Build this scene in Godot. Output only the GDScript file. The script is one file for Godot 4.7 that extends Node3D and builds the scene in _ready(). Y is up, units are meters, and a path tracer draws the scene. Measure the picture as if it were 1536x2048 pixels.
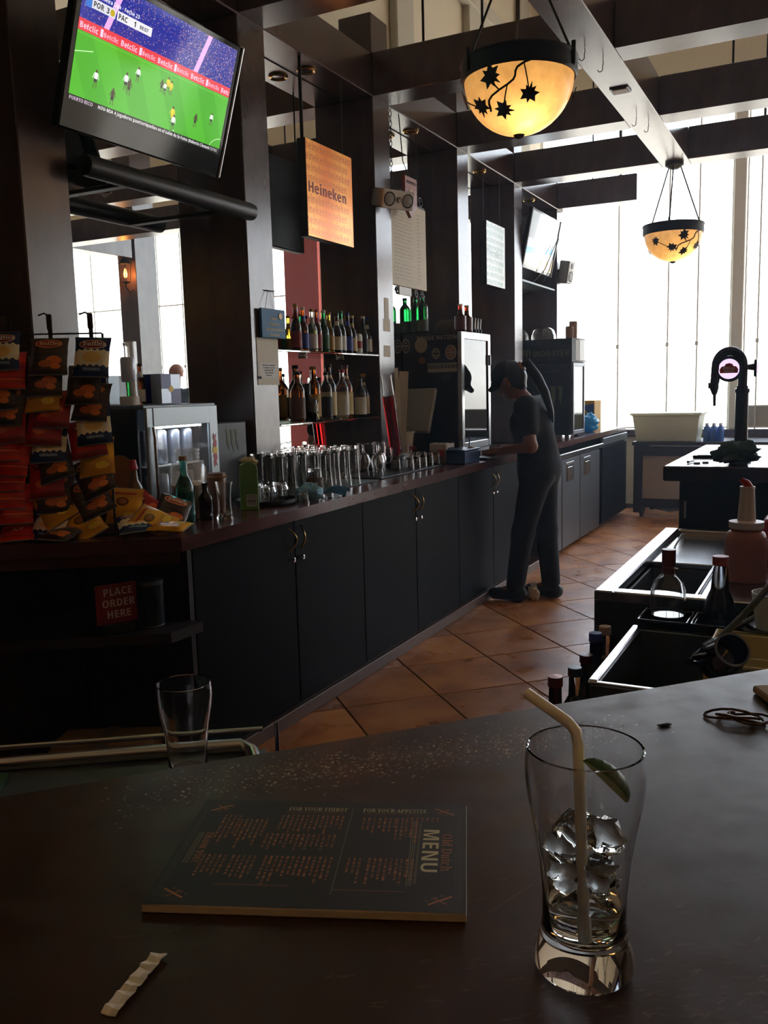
extends Node3D

# ---------------------------------------------------------------- mesh builder
class MB:
	var v := PackedVector3Array()
	var n := PackedVector3Array()
	var u := PackedVector2Array()
	var xf := Transform3D()
	func p(a: Vector3, na: Vector3, ua: Vector2) -> void:
		v.append(xf * a); n.append((xf.basis * na).normalized()); u.append(ua)
	func tri(a: Vector3, b: Vector3, c: Vector3, na: Vector3, nb: Vector3, nc: Vector3, ua := Vector2.ZERO, ub := Vector2.ZERO, uc := Vector2.ZERO) -> void:
		p(a, na, ua)
		if xf.basis.determinant() < 0.0:
			p(b, nb, ub); p(c, nc, uc)
		else:
			p(c, nc, uc); p(b, nb, ub)
	func flat(a: Vector3, b: Vector3, c: Vector3, ua := Vector2.ZERO, ub := Vector2.ZERO, uc := Vector2.ZERO) -> void:
		var m := (b - a).cross(c - a).normalized()
		tri(a, b, c, m, m, m, ua, ub, uc)
	func quad(a: Vector3, b: Vector3, c: Vector3, d: Vector3) -> void:
		flat(a, b, c, Vector2(0, 1), Vector2(1, 1), Vector2(1, 0))
		flat(a, c, d, Vector2(0, 1), Vector2(1, 0), Vector2(0, 0))
	func quado(a: Vector3, b: Vector3, c: Vector3, d: Vector3, o: Vector3) -> void:
		if (b - a).cross(c - a).dot(o) < 0.0: quad(d, c, b, a)
		else: quad(a, b, c, d)
	func box(c: Vector3, s: Vector3, bev := 0.0) -> void:
		var h := s * 0.5
		var b: float = min(bev, 0.45 * min(s.x, min(s.y, s.z)))
		var P := func(ax: int, sx: float, sy: float, sz: float) -> Vector3:
			var q := Vector3(sx * (h.x - b), sy * (h.y - b), sz * (h.z - b))
			if ax == 0: q.x = sx * h.x
			elif ax == 1: q.y = sy * h.y
			else: q.z = sz * h.z
			return c + q
		for s1: float in [-1.0, 1.0]:
			quado(P.call(0, s1, -1, -1), P.call(0, s1, 1, -1), P.call(0, s1, 1, 1), P.call(0, s1, -1, 1), Vector3(s1, 0, 0))
			quado(P.call(1, -1, s1, -1), P.call(1, 1, s1, -1), P.call(1, 1, s1, 1), P.call(1, -1, s1, 1), Vector3(0, s1, 0))
			quado(P.call(2, -1, -1, s1), P.call(2, 1, -1, s1), P.call(2, 1, 1, s1), P.call(2, -1, 1, s1), Vector3(0, 0, s1))
		if b <= 0.0: return
		for s1: float in [-1.0, 1.0]:
			for s2: float in [-1.0, 1.0]:
				quado(P.call(0, s1, s2, -1), P.call(0, s1, s2, 1), P.call(1, s1, s2, 1), P.call(1, s1, s2, -1), Vector3(s1, s2, 0))
				quado(P.call(0, s1, -1, s2), P.call(0, s1, 1, s2), P.call(2, s1, 1, s2), P.call(2, s1, -1, s2), Vector3(s1, 0, s2))
				quado(P.call(1, -1, s1, s2), P.call(1, 1, s1, s2), P.call(2, 1, s1, s2), P.call(2, -1, s1, s2), Vector3(0, s1, s2))
				for s3: float in [-1.0, 1.0]:
					var A: Vector3 = P.call(0, s1, s2, s3)
					var B: Vector3 = P.call(1, s1, s2, s3)
					var C: Vector3 = P.call(2, s1, s2, s3)
					if (B - A).cross(C - A).dot(Vector3(s1, s2, s3)) < 0.0: flat(A, C, B)
					else: flat(A, B, C)
	func lathe(prof: Array, segs := 24, closed := false, crease := 0.75) -> void:
		# profile of Vector2(radius, height); outer side runs upwards
		var m := prof.size()
		var cnt := m if closed else m - 1
		var sn := []
		for i in cnt:
			var d: Vector2 = prof[(i + 1) % m] - prof[i]
			sn.append(Vector2(d.y, -d.x).normalized())
		for i in cnt:
			var a: Vector2 = prof[i]
			var b: Vector2 = prof[(i + 1) % m]
			if a.is_equal_approx(b): continue
			var na: Vector2 = sn[i]
			var nb: Vector2 = sn[i]
			if i > 0 or closed:
				var q: Vector2 = sn[(i - 1 + cnt) % cnt]
				if q.dot(sn[i]) > crease: na = (q + sn[i]).normalized()
			if i < cnt - 1 or closed:
				var q2: Vector2 = sn[(i + 1) % cnt]
				if q2.dot(sn[i]) > crease: nb = (q2 + sn[i]).normalized()
			for k in segs:
				var t0 := TAU * k / segs
				var t1 := TAU * (k + 1) / segs
				var d0 := Vector3(cos(t0), 0, -sin(t0))
				var d1 := Vector3(cos(t1), 0, -sin(t1))
				var p0 := d0 * a.x + Vector3(0, a.y, 0)
				var p1 := d1 * a.x + Vector3(0, a.y, 0)
				var p2 := d1 * b.x + Vector3(0, b.y, 0)
				var p3 := d0 * b.x + Vector3(0, b.y, 0)
				var n0 := d0 * na.x + Vector3(0, na.y, 0)
				var n1 := d1 * na.x + Vector3(0, na.y, 0)
				var n2 := d1 * nb.x + Vector3(0, nb.y, 0)
				var n3 := d0 * nb.x + Vector3(0, nb.y, 0)
				var v0 := float(i) / cnt
				var v1 := float(i + 1) / cnt
				var u0 := float(k) / segs
				var u1 := float(k + 1) / segs
				if a.x > 0.00001: tri(p0, p1, p2, n0, n1, n2, Vector2(u0, v0), Vector2(u1, v0), Vector2(u1, v1))
				if b.x > 0.00001: tri(p0, p2, p3, n0, n2, n3, Vector2(u0, v0), Vector2(u1, v1), Vector2(u0, v1))
	func tube(pts: Array, r: Variant, segs := 8, caps := true) -> void:
		var m := pts.size()
		var rad := func(i: int) -> float: return r[i] if r is Array else r
		var t := []
		for i in m:
			var d: Vector3 = pts[min(i + 1, m - 1)] - pts[max(i - 1, 0)]
			t.append(d.normalized())
		var up := Vector3.UP if absf(t[0].y) < 0.9 else Vector3.RIGHT
		var x: Vector3 = up.cross(t[0]).normalized()
		var rings := []
		for i in m:
			x = (x - t[i] * x.dot(t[i])).normalized()
			var y: Vector3 = t[i].cross(x)
			var ring := []
			for k in segs:
				var a := TAU * k / segs
				ring.append(x * cos(a) + y * sin(a))
			rings.append(ring)
		for i in m - 1:
			for k in segs:
				var k1 := (k + 1) % segs
				var a0: Vector3 = rings[i][k]
				var a1: Vector3 = rings[i][k1]
				var b0: Vector3 = rings[i + 1][k]
				var b1: Vector3 = rings[i + 1][k1]
				var A: Vector3 = pts[i] + a0 * rad.call(i)
				var B: Vector3 = pts[i] + a1 * rad.call(i)
				var C: Vector3 = pts[i + 1] + b1 * rad.call(i + 1)
				var D: Vector3 = pts[i + 1] + b0 * rad.call(i + 1)
				tri(A, B, C, a0, a1, b1, Vector2(float(k) / segs, float(i) / m), Vector2(float(k + 1) / segs, float(i) / m), Vector2(float(k + 1) / segs, float(i + 1) / m))
				tri(A, C, D, a0, b1, b0, Vector2(float(k) / segs, float(i) / m), Vector2(float(k + 1) / segs, float(i + 1) / m), Vector2(float(k) / segs, float(i + 1) / m))
		if caps:
			for k in segs:
				var k1 := (k + 1) % segs
				flat(pts[0], pts[0] + rings[0][k1] * rad.call(0), pts[0] + rings[0][k] * rad.call(0))
				flat(pts[m - 1], pts[m - 1] + rings[m - 1][k] * rad.call(m - 1), pts[m - 1] + rings[m - 1][k1] * rad.call(m - 1))
	func prism(poly: PackedVector2Array, y0: float, y1: float, uvs := 1.0, uvo := Vector2.ZERO) -> void:
		# polygon in (x, z)
		var idx := Geometry2D.triangulate_polygon(poly)
		var area := 0.0
		for i in poly.size():
			area += poly[i].cross(poly[(i + 1) % poly.size()])
		for i in range(0, idx.size(), 3):
			var a := poly[idx[i]]
			var b := poly[idx[i + 1]]
			var c := poly[idx[i + 2]]
			for side: float in [1.0, -1.0]:
				var y := y1 if side > 0.0 else y0
				var A := Vector3(a.x, y, a.y)
				var B := Vector3(b.x, y, b.y)
				var C := Vector3(c.x, y, c.y)
				var ua := (a - uvo) * uvs
				var ub := (b - uvo) * uvs
				var uc := (c - uvo) * uvs
				if (B - A).cross(C - A).y * side > 0.0: flat(A, B, C, ua, ub, uc)
				else: flat(A, C, B, ua, uc, ub)
		for i in poly.size():
			var a := poly[i]
			var b := poly[(i + 1) % poly.size()]
			var o := Vector2(b.y - a.y, -(b.x - a.x)) * (1.0 if area > 0.0 else -1.0)
			quado(Vector3(a.x, y0, a.y), Vector3(b.x, y0, b.y), Vector3(b.x, y1, b.y), Vector3(a.x, y1, a.y), Vector3(o.x, 0, o.y))
	func blob(c: Vector3, s: Vector3, seed_: int, amp := 0.25, rows := 9, cols := 14) -> void:
		# an uneven lump
		var nz := FastNoiseLite.new()
		nz.seed = seed_; nz.frequency = 0.9
		var g := []
		for i in rows + 1:
			var row := []
			var th := PI * i / rows
			for k in cols:
				var ph := TAU * k / cols
				var d := Vector3(sin(th) * cos(ph), cos(th), sin(th) * sin(ph))
				row.append(c + d * s * (1.0 + amp * nz.get_noise_3dv(d * 1.7)))
			g.append(row)
		var N := func(i: int, k: int) -> Vector3:
			var du: Vector3 = g[i][(k + 1) % cols] - g[i][(k - 1 + cols) % cols]
			var dv: Vector3 = g[mini(i + 1, rows)][k] - g[maxi(i - 1, 0)][k]
			var m := du.cross(dv)
			if m.length() < 1e-12: return (g[i][k] - c).normalized()
			m = m.normalized()
			return m if m.dot(g[i][k] - c) > 0.0 else -m
		for i in rows:
			for k in cols:
				var k1 := (k + 1) % cols
				var A: Vector3 = g[i][k]
				var B: Vector3 = g[i][k1]
				var C: Vector3 = g[i + 1][k1]
				var D: Vector3 = g[i + 1][k]
				if i > 0: tri(A, B, C, N.call(i, k), N.call(i, k1), N.call(i + 1, k1))
				if i < rows - 1: tri(A, C, D, N.call(i, k), N.call(i + 1, k1), N.call(i + 1, k))
	func mesh() -> ArrayMesh:
		var arr := []
		arr.resize(Mesh.ARRAY_MAX)
		arr[Mesh.ARRAY_VERTEX] = v
		arr[Mesh.ARRAY_NORMAL] = n
		arr[Mesh.ARRAY_TEX_UV] = u
		var m := ArrayMesh.new()
		m.add_surface_from_arrays(Mesh.PRIMITIVE_TRIANGLES, arr)
		return m

# ---------------------------------------------------------------- helpers
var M := {}
var taken := {}
var rng := RandomNumberGenerator.new()
var sans := SystemFont.new()
var serif := SystemFont.new()

func V(x: float, y: float, z: float) -> Vector3: return Vector3(x, y, z)
func v2(x: float, y: float) -> Vector2: return Vector2(x, y)
func numbered(s: String) -> String:
	taken[s] = taken.get(s, 0) + 1
	return s if taken[s] == 1 else "%s_%03d" % [s, taken[s] - 1]
func mat(key: String, c: Color, rough := 0.5, metal := 0.0) -> StandardMaterial3D:
	var m := StandardMaterial3D.new()
	m.albedo_color = c; m.roughness = rough; m.metallic = metal
	m.resource_name = key
	M[key] = m
	return m
func glass(key: String, c: Color, alpha := 0.0, rough := 0.0) -> StandardMaterial3D:
	var m := mat(key, Color(c.r, c.g, c.b, alpha), rough)
	m.transparency = BaseMaterial3D.TRANSPARENCY_ALPHA
	m.refraction_enabled = true; m.refraction_scale = 0.05
	return m
func glow(key: String, c: Color, e: float, base := Color(0.8, 0.8, 0.8)) -> StandardMaterial3D:
	var m := mat(key, base, 0.4)
	m.emission_enabled = true; m.emission = c; m.emission_energy_multiplier = e
	return m
func img_mat(key: String, im: Image, rough := 0.5) -> StandardMaterial3D:
	var m := mat(key, Color.WHITE, rough)
	m.albedo_texture = ImageTexture.create_from_image(im)
	return m
func noise_tex(seed_: int, freq: float, ramp: Array, size := 512, octaves := 4, typ := FastNoiseLite.TYPE_SIMPLEX_SMOOTH) -> NoiseTexture2D:
	var nz := FastNoiseLite.new()
	nz.seed = seed_; nz.frequency = freq; nz.fractal_octaves = octaves; nz.noise_type = typ
	var t := NoiseTexture2D.new()
	t.noise = nz; t.width = size; t.height = size; t.seamless = true
	if ramp.size():
		var g := Gradient.new()
		g.offsets = PackedFloat32Array(); g.colors = PackedColorArray()
		var offs := PackedFloat32Array()
		var cols := PackedColorArray()
		for r in ramp:
			offs.append(r[0]); cols.append(r[1])
		g.offsets = offs; g.colors = cols
		t.color_ramp = g
	return t
func textured(key: String, tex: Texture2D, scale: Vector3, rough := 0.4) -> StandardMaterial3D:
	var m := mat(key, Color.WHITE, rough)
	m.albedo_texture = tex
	m.uv1_triplanar = true; m.uv1_world_triplanar = true; m.uv1_scale = scale
	return m
func mesh_node(called: String, me: Mesh, m: Material) -> MeshInstance3D:
	var o := MeshInstance3D.new()
	o.name = called; o.mesh = me; o.material_override = m
	return o
func part(parent: Node3D, called: String, me: Mesh, m: Material, at := Transform3D()) -> MeshInstance3D:
	var o := mesh_node(called, me, m)
	o.transform = at
	parent.add_child(o, true)
	return o
func thing(called: String, label: String, category: String, at := Vector3.ZERO, turn := 0.0, group := "") -> Node3D:
	var o := Node3D.new()
	o.name = numbered(called)
	add_child(o)
	o.position = at; o.rotation.y = turn
	return tag(o, label, category, group)
func tag(o: Node3D, label: String, category: String, group := "") -> Node3D:
	o.set_meta("label", label); o.set_meta("category", category)
	if group: o.set_meta("group", group)
	return o
func solo(called: String, label: String, category: String, me: Mesh, m: Material, at := Transform3D(), group := "") -> MeshInstance3D:
	var o := mesh_node(numbered(called), me, m)
	o.transform = at
	add_child(o)
	tag(o, label, category, group)
	return o
func struct(called: String, me: Mesh, m: Material, at := Transform3D()) -> MeshInstance3D:
	var o := mesh_node(numbered(called), me, m)
	o.transform = at
	add_child(o)
	o.set_meta("kind", "structure")
	return o
func sgroup(called: String) -> Node3D:
	var o := Node3D.new()
	o.name = numbered(called)
	add_child(o)
	o.set_meta("kind", "structure")
	return o
func copy(o: Node3D, at: Vector3, turn := 0.0, label := "") -> Node3D:
	var base := String(o.name)
	var c: Node3D = o.duplicate()
	c.name = numbered(base)
	add_child(c)
	c.position = at; c.rotation.y = turn
	if label: c.set_meta("label", label)
	return c
func bx(a: Vector3, b: Vector3, bev := 0.0) -> ArrayMesh:   # box from corner to corner
	var mb := MB.new()
	mb.box((a + b) * 0.5, (b - a).abs(), bev)
	return mb.mesh()
func cb(s: Vector3, bev := 0.0, c := Vector3.ZERO) -> ArrayMesh:
	var mb := MB.new()
	mb.box(c, s, bev)
	return mb.mesh()
func lt(prof: Array, segs := 24, closed := false) -> ArrayMesh:
	var mb := MB.new()
	mb.lathe(prof, segs, closed)
	return mb.mesh()
func tb(pts: Array, r: Variant, segs := 8) -> ArrayMesh:
	var mb := MB.new()
	mb.tube(pts, r, segs)
	return mb.mesh()
func pr(poly: Array, y0: float, y1: float) -> ArrayMesh:
	var mb := MB.new()
	mb.prism(PackedVector2Array(poly), y0, y1)
	return mb.mesh()
func card(w: float, h: float) -> ArrayMesh:   # printed face in the xy plane, facing +z
	var mb := MB.new()
	mb.quad(V(-w / 2, -h / 2, 0), V(w / 2, -h / 2, 0), V(w / 2, h / 2, 0), V(-w / 2, h / 2, 0))
	return mb.mesh()
func tf(p: Vector3, ry := 0.0, rx := 0.0, rz := 0.0) -> Transform3D:
	return Transform3D(Basis.from_euler(V(rx, ry, rz)), p)
func text_mesh(s: String, h: float, depth := 0.001, font: Font = null) -> TextMesh:
	var t := TextMesh.new()
	t.text = s; t.font = font if font else sans
	t.font_size = 48
	t.pixel_size = h / (0.71 * 48.0)
	t.depth = depth; t.curve_step = 2.0
	return t
func lettering(parent: Node3D, s: String, h: float, m: Material, at: Transform3D, font: Font = null, squeeze := 1.0) -> MeshInstance3D:
	var o := part(parent, "lettering", text_mesh(s, h, 0.0012, font), m, at)
	if squeeze != 1.0: o.scale = V(squeeze, 1, 1)
	return o
func stamp(im: Image, s: String, x: float, y: float, h: float, col: Color, font: Font = null, stretch := 1.0) -> void:
	# draws text into a picture: x, y is the left end of the base line in pixels, h the height of a capital
	var t := TextMesh.new()
	t.text = s; t.font = font if font else sans
	t.font_size = 32; t.pixel_size = h / (0.71 * 32.0); t.depth = 0.0; t.curve_step = 4.0
	t.horizontal_alignment = HORIZONTAL_ALIGNMENT_LEFT
	var a := t.surface_get_arrays(0)
	var vs: PackedVector3Array = a[Mesh.ARRAY_VERTEX]
	var ix: PackedInt32Array = a[Mesh.ARRAY_INDEX] if a[Mesh.ARRAY_INDEX] != null else PackedInt32Array(range(vs.size()))
	var lo := 1e9
	for q in vs: lo = min(lo, q.x)
	var bot := -h * 0.5
	var w := im.get_width()
	var hh := im.get_height()
	for i in range(0, ix.size() - 2, 3):
		var p0 := v2(x + (vs[ix[i]].x - lo) * stretch, y - (vs[ix[i]].y - bot))
		var p1 := v2(x + (vs[ix[i + 1]].x - lo) * stretch, y - (vs[ix[i + 1]].y - bot))
		var p2 := v2(x + (vs[ix[i + 2]].x - lo) * stretch, y - (vs[ix[i + 2]].y - bot))
		var ar := (p1 - p0).cross(p2 - p0)
		if absf(ar) < 1e-6: continue
		for py in range(max(0, int(floor(min(p0.y, min(p1.y, p2.y)) - 0.5))), min(hh - 1, int(ceil(max(p0.y, max(p1.y, p2.y))))) + 1):
			for px in range(max(0, int(floor(min(p0.x, min(p1.x, p2.x)) - 0.5))), min(w - 1, int(ceil(max(p0.x, max(p1.x, p2.x))))) + 1):
				var q := v2(px + 0.5, py + 0.5)
				var e0 := (p1 - p0).cross(q - p0) / ar
				var e1 := (p2 - p1).cross(q - p1) / ar
				var e2 := (p0 - p2).cross(q - p2) / ar
				if e0 >= -0.001 and e1 >= -0.001 and e2 >= -0.001: im.set_pixel(px, py, col)
func new_img(w: int, h: int, c: Color) -> Image:
	var im := Image.create(w, h, false, Image.FORMAT_RGB8)
	im.fill(c)
	return im
func rect(im: Image, x: float, y: float, w: float, h: float, c: Color) -> void:
	im.fill_rect(Rect2i(int(x), int(y), int(w), int(h)), c)
func disc(im: Image, cx: float, cy: float, rx: float, ry: float, c: Color) -> void:
	for y in range(max(0, int(cy - ry)), min(im.get_height(), int(cy + ry) + 1)):
		var k := (y - cy) / ry
		if absf(k) >= 1.0: continue
		var hw := rx * sqrt(1.0 - k * k)
		var x0: int = max(0, int(cx - hw))
		var x1: int = min(im.get_width(), int(cx + hw) + 1)
		if x1 > x0: im.fill_rect(Rect2i(x0, y, x1 - x0, 1), c)
func line(im: Image, a: Vector2, b: Vector2, c: Color, wd := 1.0) -> void:
	var n := int((b - a).length() * 1.2) + 1
	for i in n + 1:
		var q := a.lerp(b, float(i) / n)
		if wd <= 1.0:
			if q.x >= 0 and q.y >= 0 and q.x < im.get_width() and q.y < im.get_height(): im.set_pixel(int(q.x), int(q.y), c)
		else: disc(im, q.x, q.y, wd * 0.5, wd * 0.5, c)

# ------------------------------------------------- bodies: smooth union of tapered capsules, meshed as surface nets
func body_mesh(mb: MB, bones: Array, cell: float, k: float) -> void:
	var lo := V(1e9, 1e9, 1e9)
	var hi := -lo
	for b in bones:
		var r: float = max(b[2], b[3]) + k + 2.0 * cell
		for q: Vector3 in [b[0], b[1]]:
			lo = lo.min(q - V(r, r, r)); hi = hi.max(q + V(r, r, r))
	var nx := int((hi.x - lo.x) / cell) + 2
	var ny := int((hi.y - lo.y) / cell) + 2
	var nz := int((hi.z - lo.z) / cell) + 2
	var f := PackedFloat32Array()
	f.resize(nx * ny * nz)
	f.fill(1.0)
	for b in bones:
		var A: Vector3 = b[0]
		var B: Vector3 = b[1]
		var ra: float = b[2]
		var rb: float = b[3]
		var sq: Vector3 = b[4] if b.size() > 4 else Vector3.ONE
		var r: float = max(ra, rb) * max(1.0, max(1.0 / sq.x, max(1.0 / sq.y, 1.0 / sq.z))) + k + 2.0 * cell
		var m0 := ((A.min(B) - V(r, r, r) - lo) / cell).floor()
		var m1 := ((A.max(B) + V(r, r, r) - lo) / cell).ceil()
		var AB := (B - A) * sq
		var L: float = max(AB.length_squared(), 1e-9)
		for iz in range(max(0, int(m0.z)), min(nz, int(m1.z) + 1)):
			for iy in range(max(0, int(m0.y)), min(ny, int(m1.y) + 1)):
				var o := (iz * ny + iy) * nx
				for ix in range(max(0, int(m0.x)), min(nx, int(m1.x) + 1)):
					var q := (lo + V(ix, iy, iz) * cell - A) * sq
					var t := clampf(q.dot(AB) / L, 0.0, 1.0)
					var d := (q - AB * t).length() - lerpf(ra, rb, t)
					var e := f[o + ix]
					var h := maxf(k - absf(d - e), 0.0) / k
					f[o + ix] = minf(d, e) - h * h * k * 0.25
	var id := {}
	var vs := []
	var off := [0, 1, nx, nx + 1, nx * ny, nx * ny + 1, nx * ny + nx, nx * ny + nx + 1]
	var cor := [V(0, 0, 0), V(1, 0, 0), V(0, 1, 0), V(1, 1, 0), V(0, 0, 1), V(1, 0, 1), V(0, 1, 1), V(1, 1, 1)]
	var edges := [[0, 1], [2, 3], [4, 5], [6, 7], [0, 2], [1, 3], [4, 6], [5, 7], [0, 4], [1, 5], [2, 6], [3, 7]]
	for iz in nz - 1:
		for iy in ny - 1:
			for ix in nx - 1:
				var o := (iz * ny + iy) * nx + ix
				var mask := 0
				for c in 8:
					if f[o + off[c]] < 0.0: mask |= 1 << c
				if mask == 0 or mask == 255: continue
				var sum := Vector3.ZERO
				var cnt := 0
				for e in edges:
					var fa: float = f[o + off[e[0]]]
					var fb: float = f[o + off[e[1]]]
					if (fa < 0.0) != (fb < 0.0):
						sum += cor[e[0]].lerp(cor[e[1]], fa / (fa - fb)); cnt += 1
				id[o] = vs.size()
				vs.append(lo + (V(ix, iy, iz) + sum / cnt) * cell)
	var nrm := []
	nrm.resize(vs.size())
	nrm.fill(Vector3.ZERO)
	var tris := []
	var strides := [1, nx, nx * ny]
	for o: int in id:
		for ax in 3:
			var s: int = strides[ax]
			var s1: int = strides[(ax + 1) % 3]
			var s2: int = strides[(ax + 2) % 3]
			var ia := f[o] < 0.0
			var ib := f[o + s] < 0.0
			if ia == ib: continue
			if not (id.has(o - s1) and id.has(o - s2) and id.has(o - s1 - s2)): continue
			var q := [id[o], id[o - s1], id[o - s1 - s2], id[o - s2]]
			if not ia: q.reverse()
			for t in [[q[0], q[1], q[2]], [q[0], q[2], q[3]]]:
				var fn: Vector3 = (vs[t[1]] - vs[t[0]]).cross(vs[t[2]] - vs[t[0]])
				for j in t: nrm[j] += fn
				tris.append(t)
	for t in tris:
		mb.tri(vs[t[0]], vs[t[1]], vs[t[2]], nrm[t[0]], nrm[t[1]], nrm[t[2]])

func _ready() -> void:
	# ---- camera
	var cam := Camera3D.new()
	cam.name = "camera"
	cam.fov = 60.525; cam.near = 0.02; cam.far = 200.0
	cam.transform = Transform3D(Basis(V(0.891325, -0.025931, -0.452622), V(-0.039047, 0.990262, -0.133626), V(0.451680, 0.136778, 0.881633)), V(0, 1.40, 0))
	add_child(cam)
	# ---- overcast daylight outside the glass front
	var env := Environment.new()
	env.tonemap_mode = Environment.TONE_MAPPER_LINEAR
	env.tonemap_exposure = 1.38
	env.background_mode = Environment.BG_SKY
	var sm := ProceduralSkyMaterial.new()
	sm.sky_top_color = Color(0.86, 0.92, 1.0); sm.sky_horizon_color = Color(1.0, 1.0, 0.98)
	sm.ground_bottom_color = Color(0.78, 0.76, 0.72); sm.ground_horizon_color = Color(0.95, 0.95, 0.93)
	sm.sky_energy_multiplier = 1.0; sm.ground_energy_multiplier = 1.0
	sm.energy_multiplier = 5.0
	var sky := Sky.new()
	sky.sky_material = sm
	env.sky = sky
	# thin fog added to stand in for lens glare around the windows
	env.volumetric_fog_enabled = true; env.volumetric_fog_density = 0.004; env.volumetric_fog_albedo = Color(0.82, 0.90, 1.0); env.volumetric_fog_anisotropy = 0.6
	env.sdfgi_enabled = true; env.ssao_enabled = true; env.ssil_enabled = true
	var we := WorldEnvironment.new()
	we.name = "surroundings"; we.environment = env
	add_child(we)
	rng.seed = 7
	sans.font_names = PackedStringArray(["Droid Sans"]); sans.font_weight = 700
	serif.font_names = PackedStringArray(["Droid Serif"]); serif.font_weight = 700
	# ---- the place, large to small
	materials()
	shell()
	pergola()
	back_bar()
	front_bar()
	underbar()
	far_end()
	lamps()
	screens_and_signs()
	fridges()
	shelf_bottles()
	counter_glasses()
	counter_left()
	snack_bags()
	underbar_things()
	bar_things()
	people()

func materials() -> void:
	var wood := noise_tex(3, 0.012, [[0.0, Color(0.255, 0.195, 0.19)], [0.5, Color(0.29, 0.222, 0.215)], [1.0, Color(0.325, 0.252, 0.24)]], 512, 5)
	textured("lacquer", wood, V(1.2, 0.6, 1.2), 0.34)
	M.lacquer.clearcoat_enabled = true; M.lacquer.clearcoat = 0.35; M.lacquer.clearcoat_roughness = 0.22
	M.lacquer.roughness = 0.24
	M.lacquer.metallic_specular = 0.6
	var cnt := noise_tex(5, 0.02, [[0.0, Color(0.24, 0.13, 0.115)], [0.6, Color(0.32, 0.18, 0.155)], [1.0, Color(0.37, 0.22, 0.19)]], 512, 5)
	textured("counter", cnt, V(0.8, 0.8, 0.3), 0.2)
	mat("lacquer_top", Color(0.16, 0.12, 0.12), 0.16)
	mat("cabinet", Color(0.045, 0.05, 0.054), 0.5)
	M.cabinet.metallic_specular = 0.16
	mat("cabinet_body", Color(0.06, 0.06, 0.065), 0.7)
	M.cabinet_body.metallic_specular = 0.3
	mat("dark_wood", Color(0.13, 0.09, 0.075), 0.5)
	mat("kick", Color(0.42, 0.33, 0.27), 0.5)
	mat("cream", Color(0.86, 0.82, 0.73), 0.85)
	mat("brown_paint", Color(0.40, 0.29, 0.23), 0.8)
	mat("cream_dark", Color(0.74, 0.72, 0.66), 0.85)
	mat("white_frame", Color(0.93, 0.92, 0.88), 0.5)
	mat("ceiling", Color(0.88, 0.86, 0.80), 0.9)
	mat("coral", Color(0.80, 0.36, 0.27), 0.8)
	mat("grout", Color(0.16, 0.12, 0.09), 0.9)
	mat("mirror", Color(0.93, 0.94, 0.93), 0.0, 1.0)
	mat("black", Color(0.045, 0.045, 0.05), 0.45)
	mat("black_gloss", Color(0.03, 0.03, 0.035), 0.08)
	mat("iron", Color(0.10, 0.095, 0.09), 0.5, 0.6)
	mat("steel", Color(0.72, 0.73, 0.74), 0.22, 1.0)
	mat("steel_dull", Color(0.42, 0.44, 0.46), 0.42, 0.9)
	mat("chrome", Color(0.85, 0.85, 0.86), 0.08, 1.0)
	mat("brass", Color(0.80, 0.68, 0.42), 0.2, 1.0)
	mat("white", Color(0.88, 0.88, 0.86), 0.5)
	mat("paper", Color(0.90, 0.88, 0.82), 0.85)
	mat("cardboard", Color(0.55, 0.42, 0.28), 0.9)
	mat("red", Color(0.65, 0.10, 0.08), 0.4)
	mat("dark_red", Color(0.36, 0.10, 0.09), 0.35)
	mat("ink", Color(0.06, 0.06, 0.07), 0.7)
	mat("grey_plastic", Color(0.62, 0.62, 0.60), 0.5)
	mat("blue_plastic", Color(0.05, 0.22, 0.45), 0.35)
	mat("gold_print", Color(0.72, 0.55, 0.30), 0.5)
	mat("cream_print", Color(0.88, 0.84, 0.70), 0.6)
	glass("clear", Color(1, 1, 1))
	glass("clear_green", Color(0.90, 0.98, 0.94))
	glass("ice", Color(0.98, 1.0, 1.0))
	M.ice.refraction_scale = 0.031
	var pane := mat("pane", Color(1, 1, 1, 0.06), 0.0)
	pane.transparency = BaseMaterial3D.TRANSPARENCY_ALPHA
	var acr := mat("acrylic", Color(1, 1, 1, 0.10), 0.02)
	acr.transparency = BaseMaterial3D.TRANSPARENCY_ALPHA
	mat("cloth_mat", Color(0.45, 0.52, 0.55), 0.8)
	mat("wipe", Color(0.50, 0.66, 0.74), 0.8)
	mat("wipe_deep", Color(0.20, 0.42, 0.56), 0.8)
	mat("bucket", Color(0.82, 0.78, 0.72), 0.45)
	glass("red_mix", Color(0.55, 0.08, 0.08))
	mat("cooler_black", Color(0.05, 0.04, 0.045), 0.4)
	mat("sun_orange", Color(0.72, 0.45, 0.12), 0.5)
	mat("cooler_silver", Color(0.66, 0.70, 0.72), 0.35, 0.4)
	mat("logo_red", Color(0.72, 0.06, 0.08), 0.4)
	mat("logo_yellow", Color(0.95, 0.78, 0.10), 0.4)
	glow("led", Color(0.92, 0.96, 1.0), 3.0)
	mat("can_silver", Color(0.62, 0.65, 0.70), 0.3, 0.6)
	mat("can_blue", Color(0.05, 0.10, 0.48), 0.3)
	mat("sugar", Color(0.72, 0.60, 0.46), 0.9)
	glass("cola", Color(0.10, 0.04, 0.03))
	glass("syrup", Color(0.62, 0.42, 0.28), 0.35)
	glass("blue_dark", Color(0.06, 0.10, 0.30), 0.3)
	glass("smoke_glass", Color(0.75, 0.80, 0.84))
	glass("water", Color(0.98, 1.0, 1.0)); M.water.refraction_scale = 0.033
	mat("cork", Color(0.66, 0.54, 0.42), 0.8)
	mat("foil_copper", Color(0.52, 0.27, 0.20), 0.3, 0.5)
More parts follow.
